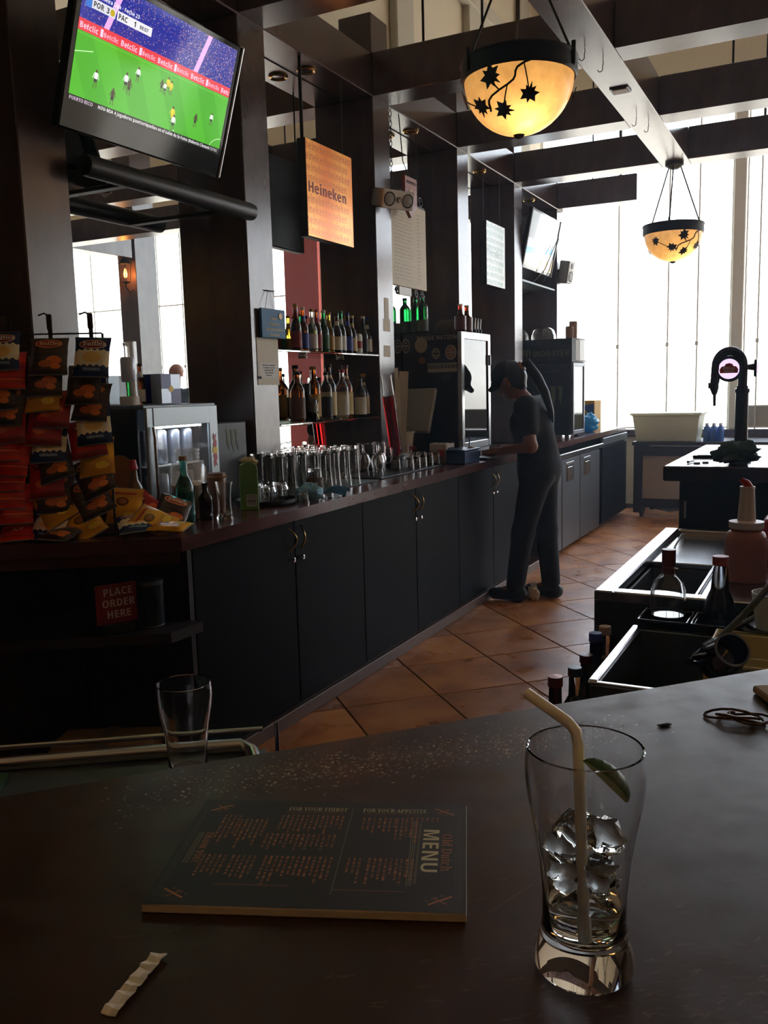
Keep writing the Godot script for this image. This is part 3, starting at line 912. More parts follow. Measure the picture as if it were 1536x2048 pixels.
# ---------------------------------------------------------------- far end by the window
func far_end() -> void:
	var t := thing("low_table", "dark panelled low table in front of the bright window", "table", V(-1.0, 0, -9.75))
	part(t, "top", bx(V(-0.88, 0.76, 0.30), V(1.6, 0.80, -0.40), 0.005), M.dark_wood)
	var fr := MB.new()
	fr.box(V(-0.82, 0.40, 0.25), V(0.09, 0.71, 0.05), 0.003)
	fr.box(V(0.05, 0.40, 0.25), V(0.09, 0.71, 0.05), 0.003)
	fr.box(V(-0.385, 0.70, 0.25), V(0.78, 0.10, 0.05), 0.003)
	fr.box(V(-0.385, 0.15, 0.25), V(0.78, 0.09, 0.05), 0.003)
	fr.box(V(0.8, 0.40, 0.25), V(1.41, 0.71, 0.05), 0.003)
	part(t, "front_frame", fr.mesh(), M.dark_wood)
	part(t, "front_panel", bx(V(-0.775, 0.19, 0.235), V(0.005, 0.65, 0.245)), M.cream_dark)
	part(t, "side_panel", bx(V(-0.86, 0.11, 0.24), V(-0.82, 0.76, -0.38)), M.dark_wood)
	for q: Vector2 in [v2(-0.78, 0.24), v2(1.5, 0.24), v2(-0.78, -0.34), v2(1.5, -0.34)]:
		part(t, "leg", lt([v2(0.0, 0), v2(0.018, 0), v2(0.042, 0.10), v2(0.042, 0.12)], 12), M.dark_wood, tf(V(q.x, 0, q.y)))
	# plastic bin
	var pb := mat("frosted", Color(0.93, 0.93, 0.88, 0.55), 0.35)
	pb.backlight_enabled = true; pb.backlight = Color(0.8, 0.8, 0.72)
	pb.albedo_color = Color(0.85, 0.85, 0.78)
	var b := thing("storage_bin", "large frosted plastic storage bin on the low table", "bin", V(-1.55, 0.80, -9.72))
	var m := MB.new()
	var lo := [v2(-0.30, 0.20), v2(0.30, 0.20), v2(0.30, -0.20), v2(-0.30, -0.20)]
	for k in 4:
		var a: Vector2 = lo[k]
		var c: Vector2 = lo[(k + 1) % 4]
		m.quado(V(a.x, 0.005, a.y), V(c.x, 0.005, c.y), V(c.x * 1.12, 0.27, c.y * 1.12), V(a.x * 1.12, 0.27, a.y * 1.12), V(a.x + c.x, 0, a.y + c.y))
	m.box(V(0, 0.004, 0), V(0.60, 0.006, 0.40))
	part(b, "tub", m.mesh(), M.frosted)
	var lid := MB.new()
	lid.box(V(0, 0.285, 0), V(0.72, 0.022, 0.50), 0.006)
	lid.box(V(0, 0.270, 0), V(0.68, 0.012, 0.46), 0.002)
	part(b, "lid", lid.mesh(), M.frosted)
	mat("rags", Color(0.45, 0.46, 0.42), 0.9)
	var rg := MB.new()
	for i in 6: rg.blob(V(-0.20 + i * 0.08, 0.10 + 0.02 * sin(i * 2.3 + 1.0), 0.0), V(0.062, 0.075, 0.10), 90 + i, 0.4)
	solo("folded_rags", "grey bar rags heaped inside the frosted bin", "rags", rg.mesh(), M.rags, tf(V(-1.55, 0.80, -9.72)))
	# shrink-wrapped water bottles
	mat("water_wrap", Color(0.25, 0.42, 0.68), 0.2)
	M.water_wrap.backlight_enabled = true; M.water_wrap.backlight = Color(0.4, 0.55, 0.75)
	var bp := [v2(0, 0), v2(0.030, 0), v2(0.032, 0.03), v2(0.029, 0.06), v2(0.032, 0.09), v2(0.030, 0.13), v2(0.012, 0.16), v2(0.012, 0.175), v2(0, 0.176)]
	var bm := lt(bp, 12)
	for i in 6:
		var o := thing("water_bottle", "small blue water bottle standing beside the frosted bin", "bottle", V(-1.15 + 0.066 * (i % 3), 0.80, -9.55 - 0.07 * (i / 3)), 0, "water bottles by the bin")
		part(o, "body", bm, M.water_wrap)
		part(o, "cap", lt([v2(0.014, 0.165), v2(0.014, 0.185), v2(0, 0.186)], 12), M.white)
	# things at the window end of the worktop
	var bxm := thing("cardboard_carton", "yellow cardboard carton with a blue triangle at the worktop end", "carton", V(-2.22, 0.95, -8.85))
	mat("carton_yellow", Color(0.75, 0.58, 0.22), 0.7)
	part(bxm, "box", bx(V(-0.12, 0, 0.14), V(0.12, 0.30, -0.14), 0.003), M.carton_yellow)
	part(bxm, "blue_print", pr([v2(-0.02, 0.30 - 0.05), v2(0.115, 0.30 - 0.03), v2(0.115, 0.14)], 0.0, 0.001), M.blue_plastic, Transform3D(Basis(V(1, 0, 0), V(0, 0, 1), V(0, 1, 0)), V(0, 0, 0.1405)))
	mat("blue_film", Color(0.20, 0.62, 0.80), 0.15)
	M.blue_film.backlight_enabled = true; M.blue_film.backlight = Color(0.3, 0.7, 0.85)
	var bg := MB.new()
	bg.blob(V(0, 0.075, 0), V(0.11, 0.085, 0.10), 17, 0.7, 12, 18)
	solo("plastic_bag", "crumpled turquoise plastic bag beside the yellow carton", "bag", bg.mesh(), M.blue_film, tf(V(-2.12, 0.965, -8.52)))

# ---------------------------------------------------------------- pendant lamps
func leaf_mesh(s: float) -> PackedVector2Array:
	var out := PackedVector2Array()
	for q: Vector2 in [v2(0, -0.5), v2(0.1, -0.28), v2(0.42, -0.38), v2(0.34, -0.08), v2(0.55, 0.12), v2(0.24, 0.16), v2(0.28, 0.40), v2(0.08, 0.28), v2(0, 0.60), v2(-0.08, 0.28), v2(-0.28, 0.40), v2(-0.24, 0.16), v2(-0.55, 0.12), v2(-0.34, -0.08), v2(-0.42, -0.38), v2(-0.1, -0.28)]: out.append(q * s)
	return out
func pendant(at: Vector3, label: String, power: float, top: float, turn: float) -> void:
	# at: centre of the rim's upper edge
	var p := thing("pendant_lamp", label, "lamp", at, turn, "bowl lamps under the ceiling beams")
	var R := 0.205
	var D := 0.205
	var pr_ := []
	for i in 15:
		var t := i / 14.0
		pr_.append(v2(R * sin(t * PI / 2), -0.05 - D * cos(t * PI / 2)))
	var prof := pr_
	var bowl := MB.new()
	bowl.lathe(prof, 40)
	part(p, "bowl", bowl.mesh(), M.alabaster)
	part(p, "rim_band", lt([v2(R - 0.004, -0.058), v2(R + 0.006, -0.062), v2(R + 0.012, -0.05), v2(R + 0.010, -0.01), v2(R + 0.016, 0.0), v2(R + 0.012, 0.008), v2(R - 0.004, 0.008), v2(R - 0.004, -0.058)], 40), M.iron)
	for i in 3:
		var a := TAU * i / 3 + 0.35
		var d := V(cos(a), 0, sin(a))
		part(p, "rod", tb([d * (R + 0.002) + V(0, 0.005, 0), d * 0.05 + V(0, top - at.y - 0.03, 0)], 0.005, 8), M.iron)
		part(p, "rod_clasp", tb([d * (R + 0.012) + V(0, -0.05, 0), d * (R + 0.014) + V(0, 0.03, 0)], 0.008, 8), M.iron)
	part(p, "canopy", lt([v2(0, -0.045), v2(0.03, -0.045), v2(0.065, -0.02), v2(0.065, -0.001), v2(0, 0)], 20), M.iron, tf(V(0, top - at.y, 0)))
	part(p, "finial", lt([v2(0, -0.27), v2(0.018, -0.265), v2(0.022, -0.255), v2(0.0, -0.25)], 14), M.iron)
	# wrought vines with leaves lying on the bowl
	var on := func(az: float, el: float, lift: float) -> Vector3:
		var rr := R + lift
		return V(rr * cos(el) * cos(az), -0.05 - (D + lift) * sin(el), rr * cos(el) * sin(az))
	for s in 2:
		var a0 := TAU * s / 2.0 + 1.2
		var path := []
		for i in 13: path.append(on.call(a0 + 0.09 * i + 0.10 * sin(i * 0.9), 0.02 + 0.062 * i, 0.006))
		part(p, "vine", tb(path, 0.0042, 6), M.iron)
		var lv := [[0.75, 0.22, 0.078], [0.05, 0.55, 0.066], [0.62, 0.78, 0.068], [1.15, 0.62, 0.070], [1.75, 0.35, 0.062]]
		for l in lv:
			var c: Vector3 = on.call(a0 + l[0], l[1], 0.008)
			var br := []
			var c2: Vector3 = path[clampi(int(l[0] / 0.1), 1, 11)]
			for i in 5: br.append(c2.lerp(c, i / 4.0) + (c2.lerp(c, i / 4.0) - V(0, -0.05, 0)).normalized() * 0.012 * sin(PI * i / 4.0))
			part(p, "vine", tb(br, 0.0026, 6), M.iron)
			var nrm: Vector3 = (c - V(0, -0.05, 0)).normalized()
			var x := nrm.cross(V(0, 1, 0)).normalized()
			var z := x.cross(nrm).normalized()
			var ca := cos(l[0] * 3.0)
			var sa := sin(l[0] * 3.0)
			var b := Basis(x * ca + z * sa, nrm, z * ca - x * sa)
			var lf := MB.new()
			lf.xf = Transform3D(b, c)
			lf.prism(leaf_mesh(l[2]), 0.0, 0.003)
			part(p, "leaf", lf.mesh(), M.iron)
	part(p, "bulb", lt([v2(0, -0.030), v2(0.018, -0.024), v2(0.028, -0.004), v2(0.024, 0.018), v2(0.012, 0.04), v2(0.0, 0.041)], 16), M.bulb, tf(V(0.03, -0.185, 0.055)))
	var l := OmniLight3D.new()
	l.name = "bulb_light"
	l.light_color = Color(1.0, 0.84, 0.60); l.light_energy = power * 0.4; l.light_size = 0.03
	l.omni_range = 20.0; l.omni_attenuation = 2.0; l.shadow_enabled = true
	l.position = V(0.03, -0.185, 0.055)
	p.add_child(l)
func lamps() -> void:
	var t := noise_tex(81, 0.02, [[0.0, Color(0.66, 0.58, 0.48)], [0.6, Color(0.74, 0.67, 0.57)], [1.0, Color(0.82, 0.76, 0.67)]], 256, 5)
	textured("alabaster", t, V(3, 3, 3), 0.3)
	M.alabaster.backlight_enabled = true; M.alabaster.backlight = Color(0.95, 0.92, 0.84)
	glow("bulb", Color(1.0, 0.82, 0.56), 55.0)
	glow("flame", Color(1.0, 0.66, 0.30), 8.0)
	pendant(V(-1.10, 2.60, -3.35), "alabaster bowl pendant lamp with iron leaves and a bright glowing bottom", 0.085, 2.99, 0.2)
	pendant(V(-1.10, 2.545, -6.93), "alabaster bowl pendant lamp hanging against the bright window", 0.06, 2.99, 0.9)
	pendant(V(1.2, 2.60, -3.35), "alabaster bowl pendant lamp over the customers' side of the bar", 0.12, 2.99, 2.0)
	for q: Vector3 in [V(-1.1, 2.60, 1.1), V(1.2, 2.60, 1.1)]:
		struct("ceiling_hanger", tb([V(q.x, 2.99, q.z), V(q.x, 6.0, q.z)], 0.01, 8), M.iron)
		pendant(q, "alabaster bowl pendant lamp on a long rod behind the bar stools", 1.3, 2.99, q.x)
	# wall lantern on the tall column, seen in the mirror
	var w := thing("wall_lantern", "small black wall lantern with a warm flame bulb on the tall column", "lantern", V(2.36, 2.72, -7.93))
	part(w, "bracket", tb([V(0, -0.08, -0.11), V(0, -0.12, -0.06), V(0, -0.06, 0.0), V(0, -0.02, 0)], 0.008, 6), M.iron)
	part(w, "base", lt([v2(0, -0.02), v2(0.03, -0.015), v2(0.055, 0.0), v2(0, 0.004)], 8), M.iron)
	part(w, "roof", lt([v2(0.085, 0.20), v2(0.03, 0.26), v2(0.012, 0.27), v2(0.012, 0.30), v2(0, 0.34)], 8), M.iron)
	for k in 4:
		var a := TAU * k / 4 + PI / 4
		part(w, "post", tb([V(0.05 * cos(a), 0, 0.05 * sin(a)), V(0.065 * cos(a), 0.20, 0.065 * sin(a))], 0.004, 5), M.iron)
	part(w, "bulb", lt([v2(0, 0.04), v2(0.018, 0.06), v2(0.022, 0.09), v2(0.010, 0.14), v2(0, 0.16)], 12), M.flame)
	var l := OmniLight3D.new()
	l.name = "flame_light"
	l.light_color = Color(1.0, 0.62, 0.28); l.light_energy = 0.12; l.light_size = 0.02; l.omni_range = 20; l.omni_attenuation = 2.0; l.shadow_enabled = true
	l.position = V(0, 0.09, 0)
	w.add_child(l)

# ---------------------------------------------------------------- televisions, signs, speakers
const FACE_X := Basis(Vector3(0, 0, -1), Vector3(0, 1, 0), Vector3(1, 0, 0))   # local z looks towards +x
func person_px(im: Image, x: float, y: float, h: float, shirt: Color, shorts: Color) -> void:
	disc(im, x, y - h * 0.88, h * 0.07, h * 0.09, Color(0.3, 0.2, 0.16))
	rect(im, x - h * 0.13, y - h * 0.80, h * 0.26, h * 0.36, shirt)
	line(im, v2(x - h * 0.15, y - h * 0.74), v2(x - h * 0.24, y - h * 0.50), shirt, 2)
	line(im, v2(x + h * 0.15, y - h * 0.74), v2(x + h * 0.22, y - h * 0.48), shirt, 2)
	rect(im, x - h * 0.12, y - h * 0.46, h * 0.24, h * 0.18, shorts)
	line(im, v2(x - h * 0.07, y - h * 0.28), v2(x - h * 0.12, y), Color(0.35, 0.25, 0.2), 2)
	line(im, v2(x + h * 0.07, y - h * 0.28), v2(x + h * 0.10, y), Color(0.35, 0.25, 0.2), 2)
func match_picture() -> Image:
	var w := 900
	var h := 460
	var im := new_img(w, h, Color(0.2, 0.58, 0.1))
	var g := RandomNumberGenerator.new()
	g.seed = 3
	# grass in mown bands
	for y in h:
		for x in w:
			var band := int((x - y * 0.55 + 400) / 120.0) % 2
			var c := Color(0.27, 0.66, 0.13) if band == 0 else Color(0.30, 0.70, 0.15)
			c = c * (1.0 + 0.03 * (g.randf() - 0.5))
			im.set_pixel(x, y, c)
	# stand with seats and crowd
	rect(im, 0, 0, w, 165, Color(0.10, 0.13, 0.52))
	for y in range(0, 165, 4): rect(im, 0, y, w, 1, Color(0.22, 0.28, 0.72))
	for i in 3800:
		var x := g.randf() * w
		var y := g.randf() * 163
		if x < 520 and g.randf() < 0.55: continue
		rect(im, x, y, 2 + g.randi() % 2, 2 + g.randi() % 2, [Color(0.85, 0.82, 0.9), Color(0.75, 0.45, 0.4), Color(0.3, 0.3, 0.75), Color(0.15, 0.12, 0.3), Color(0.95, 0.7, 0.5)][g.randi() % 5])
	for q in [[120, 60], [640, 110]]:   # stairs
		for y in range(0, 165): rect(im, q[0] + (165 - y) * 0.35, y, 28, 1, Color(0.90, 0.68, 0.90))
	rect(im, 150, 0, 60, 18, Color(0.90, 0.68, 0.90))
	# advertising boards
	rect(im, 0, 165, w, 42, Color(0.88, 0.25, 0.30))
	for i in 9:
		var x := i * 104 + 8
		if i % 2 == 0: stamp(im, "Betclic", x, 198, 20, Color(0.98, 0.80, 0.90))
		else:
			rect(im, x - 4, 172, 14, 28, Color(0.98, 0.80, 0.90))
			stamp(im, "Betclic", x + 14, 197, 17, Color(0.98, 0.70, 0.80))
	# markings
	line(im, v2(0, 284), v2(86, 262), Color(0.8, 0.95, 0.75), 3)
	line(im, v2(0, 214), v2(w, 216), Color(0.45, 0.8, 0.35), 2)
	for i in 30:
		var a := PI * 0.5 + PI * 0.5 * i / 29.0
		disc(im, w + 4 + 80 * cos(a), 455 - 62 * sin(a), 1.6, 1.6, Color(0.8, 0.95, 0.75))
	# players
	var white := Color(0.93, 0.93, 0.93)
	var dark := Color(0.12, 0.12, 0.14)
	for q in [[118, 372, 60, 0], [214, 420, 58, 2], [272, 330, 62, 0], [292, 344, 56, 2], [330, 268, 52, 0], [470, 268, 46, 2], [490, 274, 46, 0], [505, 250, 50, 1], [525, 262, 50, 1], [560, 396, 62, 1], [572, 430, 58, 0], [708, 372, 52, 2], [810, 330, 48, 0]]:
		person_px(im, q[0], 215 + (q[1] - 160) * 0.8, q[2] * 1.15, [white, Color(0.95, 0.80, 0.15), Color(0.25, 0.2, 0.12)][q[3]], [dark, Color(0.8, 0.7, 0.1), dark][q[3]])
	disc(im, 582, 430, 3, 3, white)
	# score panel
	stamp(im, "Primeira Liga - Fecha 23", 66, 76, 14, white)
	rect(im, 20, 84, 30, 36, Color(0.2, 0.45, 0.8))
	rect(im, 50, 84, 118, 34, Color(0.85, 0.85, 0.88))
	stamp(im, "POR", 58, 111, 19, Color(0.1, 0.1, 0.15)); stamp(im, "3", 122, 111, 19, Color(0.1, 0.1, 0.15))
	disc(im, 152, 101, 11, 12, Color(0.75, 0.65, 0.15))
	rect(im, 176, 84, 190, 34, Color(0.90, 0.90, 0.92))
	stamp(im, "PAC", 184, 111, 19, Color(0.1, 0.1, 0.15)); stamp(im, "1", 266, 111, 19, Color(0.1, 0.1, 0.15)); stamp(im, "88:07", 298, 109, 14, Color(0.2, 0.2, 0.25))
	# ticker
	rect(im, 0, 436, w, 24, Color(0.03, 0.03, 0.04))
	stamp(im, "PUERTO RICO", 6, 454, 13, Color(0.85, 0.75, 0.85)); stamp(im, "HOU-MIA", 150, 454, 13, white)
	stamp(im, "4 jugadores puertorriqueños en el Salón de la Fama (Roberto Clemen", 236, 454, 13, white, null, 0.98)
	stamp(im, "ESPN2", 836, 454, 13, Color(0.7, 0.7, 0.7))
	return im
func screen_mat(key: String, im: Image, e: float) -> void:
	var m := mat(key, Color(0.02, 0.02, 0.02), 0.12)
	m.emission_enabled = true; m.emission = Color.WHITE; m.emission_operator = BaseMaterial3D.EMISSION_OP_MULTIPLY
	m.emission_texture = ImageTexture.create_from_image(im); m.emission_energy_multiplier = e
func tv(at: Vector3, w: float, h: float, tilt: float, sm: Material, chin: float, label: String, light: Color, e: float) -> Node3D:
	var t := thing("television", label, "television", at)
	t.basis = FACE_X * Basis(V(1, 0, 0), tilt)
	var fr := MB.new()
	fr.box(V(0, 0, -0.022), V(w, h, 0.036), 0.006)
	part(t, "casing", fr.mesh(), M.black_gloss)
	part(t, "back_cover", cb(V(w * 0.7, h * 0.6, 0.05), 0.02, V(0, -0.02, -0.065)), M.black)
	var sw := w - 0.045
	var sh := h - chin - 0.022
	part(t, "screen", card(sw, sh), sm, tf(V(0, (chin - 0.022) / 2, -0.0030)))
	part(t, "edge_trim", cb(V(0.012, h, 0.046), 0.004, V(w / 2 + 0.006, 0, -0.020)), M.steel)
	part(t, "wall_arm", cb(V(0.10, 0.10, 0.10), 0.01, V(0, 0, -0.13)), M.black)
	var a := AreaLight3D.new()
	a.name = "screen_light"
	a.area_size = v2(sw, sh); a.light_color = light; a.light_energy = e; a.shadow_enabled = true
	a.basis = Basis(V(0, 1, 0), PI); a.position = V(0, 0.02, 0.01)
	t.add_child(a)
	return t
func letter_sign(w: float, base: Color, alt: Color, ink: Color, main: Color, seed_: int, brushed: bool) -> Image:
	var im := new_img(420, 420, base)
	var g := RandomNumberGenerator.new()
	g.seed = seed_
	for x in 420:
		var k := 0.5 + 0.5 * sin(x * 0.021 + 1.0) * g.randf_range(0.7, 1.0)
		var c := base.lerp(alt, clampf(k, 0, 1))
		rect(im, x, 0, 1, 420, c)
	if brushed:
		for i in 900:
			var x := g.randi() % 420
			var y := g.randi() % 400
			rect(im, x, y, 1, 8 + g.randi() % 26, base.lerp(alt, g.randf()) * g.randf_range(0.92, 1.08))
	for i in 9:
		var y := 44 + i * 46
		var o: int = [0, 30, 12, 44, 0, 24, 50, 8, 36][i]
		if i == 4: for k in 3: stamp(im, "Heineken", 12 + k * 2, y, 46, main, null, 1.18)
		else: stamp(im, "heinekenheineken", -o, y, 36, ink, null, 0.9)
	return im
func speaker(at: Vector3, basis: Basis, w: float, h: float, d: float, label: String, upright: bool) -> void:
	var s := thing("loudspeaker", label, "speaker", at)
	s.basis = basis
	part(s, "cabinet", cb(V(w, h, d), 0.010, V(0, 0, -d / 2)), M.grey_plastic)
	part(s, "baffle", cb(V(w * 0.98, h * 0.98, 0.008), 0.003, V(0, 0, 0.004)), M.white)
	var ring := func(x: float, y: float, r: float, nm: String) -> void:
		var b := MB.new()
		b.xf = Transform3D(Basis(V(1, 0, 0), PI / 2), V(x, y, 0.008))
		b.lathe([v2(0.0, 0.001), v2(r * 0.35, 0.003), v2(r * 0.8, -0.001), v2(r * 0.86, 0.003), v2(r, 0.003), v2(r, 0.0)], 24)
		part(s, nm, b.mesh(), M.rubber)
		var c := MB.new()
		c.xf = Transform3D(Basis(V(1, 0, 0), PI / 2), V(x, y, 0.010))
		c.lathe([v2(r * 0.82, 0.0), v2(r * 0.5, 0.002), v2(0.0, 0.004)], 24)
		part(s, nm.replace("ring", "cone"), c.mesh(), M.grey_plastic)
	if upright:
		ring.call(0, -h * 0.18, w * 0.36, "woofer_ring"); ring.call(0, h * 0.28, w * 0.18, "tweeter_ring")
	else:
		ring.call(-w * 0.29, 0, h * 0.38, "woofer_ring"); ring.call(w * 0.29, 0, h * 0.38, "woofer_ring"); ring.call(0, 0, h * 0.15, "tweeter_ring")
	part(s, "mount", cb(V(0.04, 0.05, 0.06), 0.006, V(0, 0, -d - 0.02)), M.black)
func chain(a: Vector3, b: Vector3) -> ArrayMesh:
	var mb := MB.new()
	var n := int((b - a).length() / 0.026)
	for i in n:
		var c := a.lerp(b, (i + 0.5) / n)
		var pts := []
		var ax := V(1, 0, 0) if i % 2 == 0 else V(0, 0, 1)
		for k in 11:
			var t := TAU * k / 10
			pts.append(c + ax * 0.008 * cos(t) + V(0, 0.017 * sin(t), 0))
		mb.tube(pts, 0.0024, 5, false)
	return mb.mesh()
func scroll(c: Vector3, s: float) -> Array:
	var pts := []
	for i in 20:
		var t := i / 19.0
		pts.append(c + V(0, sin(t * 9.0), cos(t * 9.0)) * s * (1.0 - 0.75 * t))
	return pts
func screens_and_signs() -> void:
	mat("rubber", Color(0.08, 0.08, 0.08), 0.6)
	screen_mat("match_screen", match_picture(), 0.85)
	tv(V(-2.11, 2.47, -2.51), 0.80, 0.48, 0.31, M.match_screen, 0.085, "large flat television showing a football match on green grass", Color(0.75, 0.9, 0.65), 0.03)
	var sb := MB.new()
	sb.xf = Transform3D(Basis(V(1, 0, 0), -PI / 2), V(-2.235, 2.165, -2.255))
	sb.lathe([v2(0, 0), v2(0.034, 0.004), v2(0.036, 0.02), v2(0.036, 0.93), v2(0.034, 0.946), v2(0, 0.95)], 20)
	var so := thing("soundbar", "black round soundbar on brackets under the large television", "soundbar")
	part(so, "body", sb.mesh(), M.black)
	for z: float in [-2.45, -3.0]: part(so, "bracket", bx(V(-2.488, 2.13, z - 0.02), V(-2.235, 2.145, z + 0.02), 0.003), M.black)
	# far television
	var im := new_img(480, 300, Color(0.93, 0.95, 0.96))
	for y in 300:
		for x in 480:
			var k := y + (x - 240) * 0.10
			var c := Color(0.95, 0.97, 0.98)
			if k > 120: c = Color(0.80, 0.93, 0.97)
			if k > 155: c = Color(0.62, 0.68, 0.66)
			if k > 178: c = Color(0.30, 0.62, 0.88)
			if k > 212: c = Color(0.90, 0.86, 0.78)
			if k > 250: c = Color(0.84, 0.72, 0.54)
			if x < 130 - y * 0.25 and y < 150: c = Color(0.5, 0.52, 0.54)
			im.set_pixel(x, y, c)
	screen_mat("beach_screen", im, 0.95)
	var t2 := tv(V(-2.25, 2.60, -7.47), 0.80, 0.48, 0.2, M.beach_screen, 0.03, "flat television by the window showing a pale beach scene", Color(0.9, 0.95, 1.0), 0.1)
	part(t2, "cable", tb([V(0.38, 0.12, 0.01), V(0.10, -0.20, 0.03), V(-0.05, -0.32, 0.0)], 0.004, 6), M.black)
	part(t2, "cable", tb([V(0.39, 0.10, 0.01), V(0.25, -0.20, 0.02), V(0.20, -0.30, 0.0)], 0.004, 6), M.black)
	solo("tv_shelf", "small steel shelf on the mirror below the far television", "shelf", bx(V(-2.482, 2.262, -7.10), V(-2.31, 2.28, -8.05), 0.004), M.steel_dull)
	# hanging beer signs
	for i in 2:
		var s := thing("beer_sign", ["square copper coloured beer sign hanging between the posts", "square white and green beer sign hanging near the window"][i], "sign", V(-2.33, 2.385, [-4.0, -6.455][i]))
		var W: float = [0.46, 0.41][i]
		part(s, "panel", cb(V(0.05, 0.46, W), 0.004), M.black)
		if i == 0:
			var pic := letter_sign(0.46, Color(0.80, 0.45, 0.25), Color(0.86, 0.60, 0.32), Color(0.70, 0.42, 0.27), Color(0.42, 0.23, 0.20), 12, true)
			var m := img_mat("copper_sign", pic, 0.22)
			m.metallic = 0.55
			m.emission_enabled = true; m.emission = Color.WHITE; m.emission_operator = BaseMaterial3D.EMISSION_OP_MULTIPLY  # added glow stands in for warm light caught on the copper face
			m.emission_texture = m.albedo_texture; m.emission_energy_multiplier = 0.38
		else:
			img_mat("white_sign", letter_sign(0.41, Color(0.93, 0.96, 0.93), Color(0.84, 0.92, 0.86), Color(0.25, 0.52, 0.34), Color(0.10, 0.30, 0.20), 14, false), 0.15)
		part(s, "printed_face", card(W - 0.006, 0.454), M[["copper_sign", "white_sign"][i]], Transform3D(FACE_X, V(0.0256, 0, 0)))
		for k in 2:
			part(s, "hanging_rod", tb([V(-0.01, 0.23, (k - 0.5) * (W * 0.86)), V(-0.01, 0.603, (k - 0.5) * (W * 0.86))], [0.009, 0.004][1 if i == 1 else (1 if k == 0 else 0)], 8), M.black)
		if i == 0:
			var a := AreaLight3D.new()
			a.name = "added_sign_glow"  # added lamp that goes with the glow given to the copper face
			a.area_size = v2(0.44, 0.44); a.light_color = Color(1.0, 0.6, 0.3); a.light_energy = 0.05; a.shadow_enabled = true
			a.basis = FACE_X * Basis(V(0, 1, 0), PI); a.position = V(0.04, 0, 0)
			s.add_child(a)
	# beer list board
	var bl := new_img(300, 300, Color(0.80, 0.74, 0.60))
	var g := RandomNumberGenerator.new()
	g.seed = 8
	for y in range(0, 300, 1):
		rect(bl, 0, y, 300, 1, Color(0.80, 0.74, 0.60) * (0.97 + 0.05 * g.randf()))
	for y in range(26, 285, 13):
		var x := 30.0
		while x < 175.0:
			var w := g.randf_range(5, 22)
			rect(bl, x, y, w, 4, Color(0.66, 0.60, 0.49))
			x += w + g.randf_range(3, 8)
		rect(bl, 220, y, g.randf_range(22, 34), 4, Color(0.66, 0.60, 0.49))
	img_mat("beer_list", bl, 0.6)
	var bd := thing("beer_list_board", "cream wooden beer list board hanging on chains", "board", V(-2.33, 2.26, -4.945))
	part(bd, "board", cb(V(0.024, 0.49, 0.50), 0.003), M.cream)
	part(bd, "printed_face", card(0.50, 0.486), M.beer_list, Transform3D(FACE_X, V(0.0126, 0, 0)))
	for z: float in [-0.20, 0.06]:
		part(bd, "iron_scroll", tb(scroll(V(0, 0.285, z), 0.035), 0.006, 6), M.iron)
		part(bd, "iron_scroll", tb(scroll(V(0, 0.275, z + 0.09), 0.026), 0.006, 6), M.iron)
		part(bd, "iron_scroll", tb(scroll(V(0, -0.275, z), 0.026), 0.006, 6), M.iron)
		part(bd, "iron_scroll", tb(scroll(V(0, -0.275, z + 0.09), 0.026), 0.006, 6), M.iron)
	part(bd, "iron_bar", bx(V(-0.008, 0.245, -0.25), V(0.008, 0.258, 0.25), 0.002), M.iron)
	part(bd, "name_strip", bx(V(-0.004, -0.295, -0.03), V(0.010, -0.247, 0.14), 0.002), M.white)
	for z: float in [-0.16, 0.19]: part(bd, "chain", chain(V(0, 0.26, z), V(0, 0.725, z)), M.iron)
	var ph := thing("shield_plaque", "orange wooden pointed plaque with an emblem above the beer list", "plaque", V(-2.255, 2.52, -4.815))
	mat("orange_wood", Color(0.62, 0.30, 0.16), 0.4)
	var sp := MB.new()
	sp.xf = Transform3D(Basis(V(0, 0, -1), V(1, 0, 0), V(0, 1, 0)), Vector3.ZERO)
	sp.prism(PackedVector2Array([v2(-0.08, -0.06), v2(0, -0.125), v2(0.08, -0.06), v2(0.08, 0.10), v2(-0.08, 0.10)]), 0.0, 0.02)
	part(ph, "shield", sp.mesh(), M.orange_wood)
	lettering(ph, "OLD DUTCH", 0.016, M.ink, Transform3D(FACE_X, V(0.0205, 0.07, 0)))
	var em := MB.new()
	em.xf = Transform3D(Basis(V(0, 0, -1), V(1, 0, 0), V(0, 1, 0)), V(0, 0, 0))
	em.prism(PackedVector2Array([v2(-0.02, -0.05), v2(0.02, -0.05), v2(0.016, 0.0), v2(0.03, 0.02), v2(0, 0.045), v2(-0.03, 0.02), v2(-0.016, 0.0)]), 0.020, 0.0215)
	part(ph, "emblem", em.mesh(), M.gold_print)
	part(ph, "hanger", tb([V(0.01, 0.10, 0), V(-0.03, 0.2, 0.0), V(-0.05, 0.465, 0)], 0.003, 6), M.iron)
	speaker(V(-2.185, 2.44, -4.53), FACE_X * Basis(V(0, 1, 0), -0.45) * Basis(V(1, 0, 0), 0.25), 0.22, 0.10, 0.10, "white two-cone loudspeaker mounted on the post beside the beer list", false)
	speaker(V(-2.20, 2.43, -8.17), FACE_X * Basis(V(0, 1, 0), -0.1) * Basis(V(1, 0, 0), 0.15), 0.13, 0.20, 0.09, "grey and white upright loudspeaker on the last post by the window", true)
	# notes on the posts
	img_mat("typed_note", typed(5), 0.8)
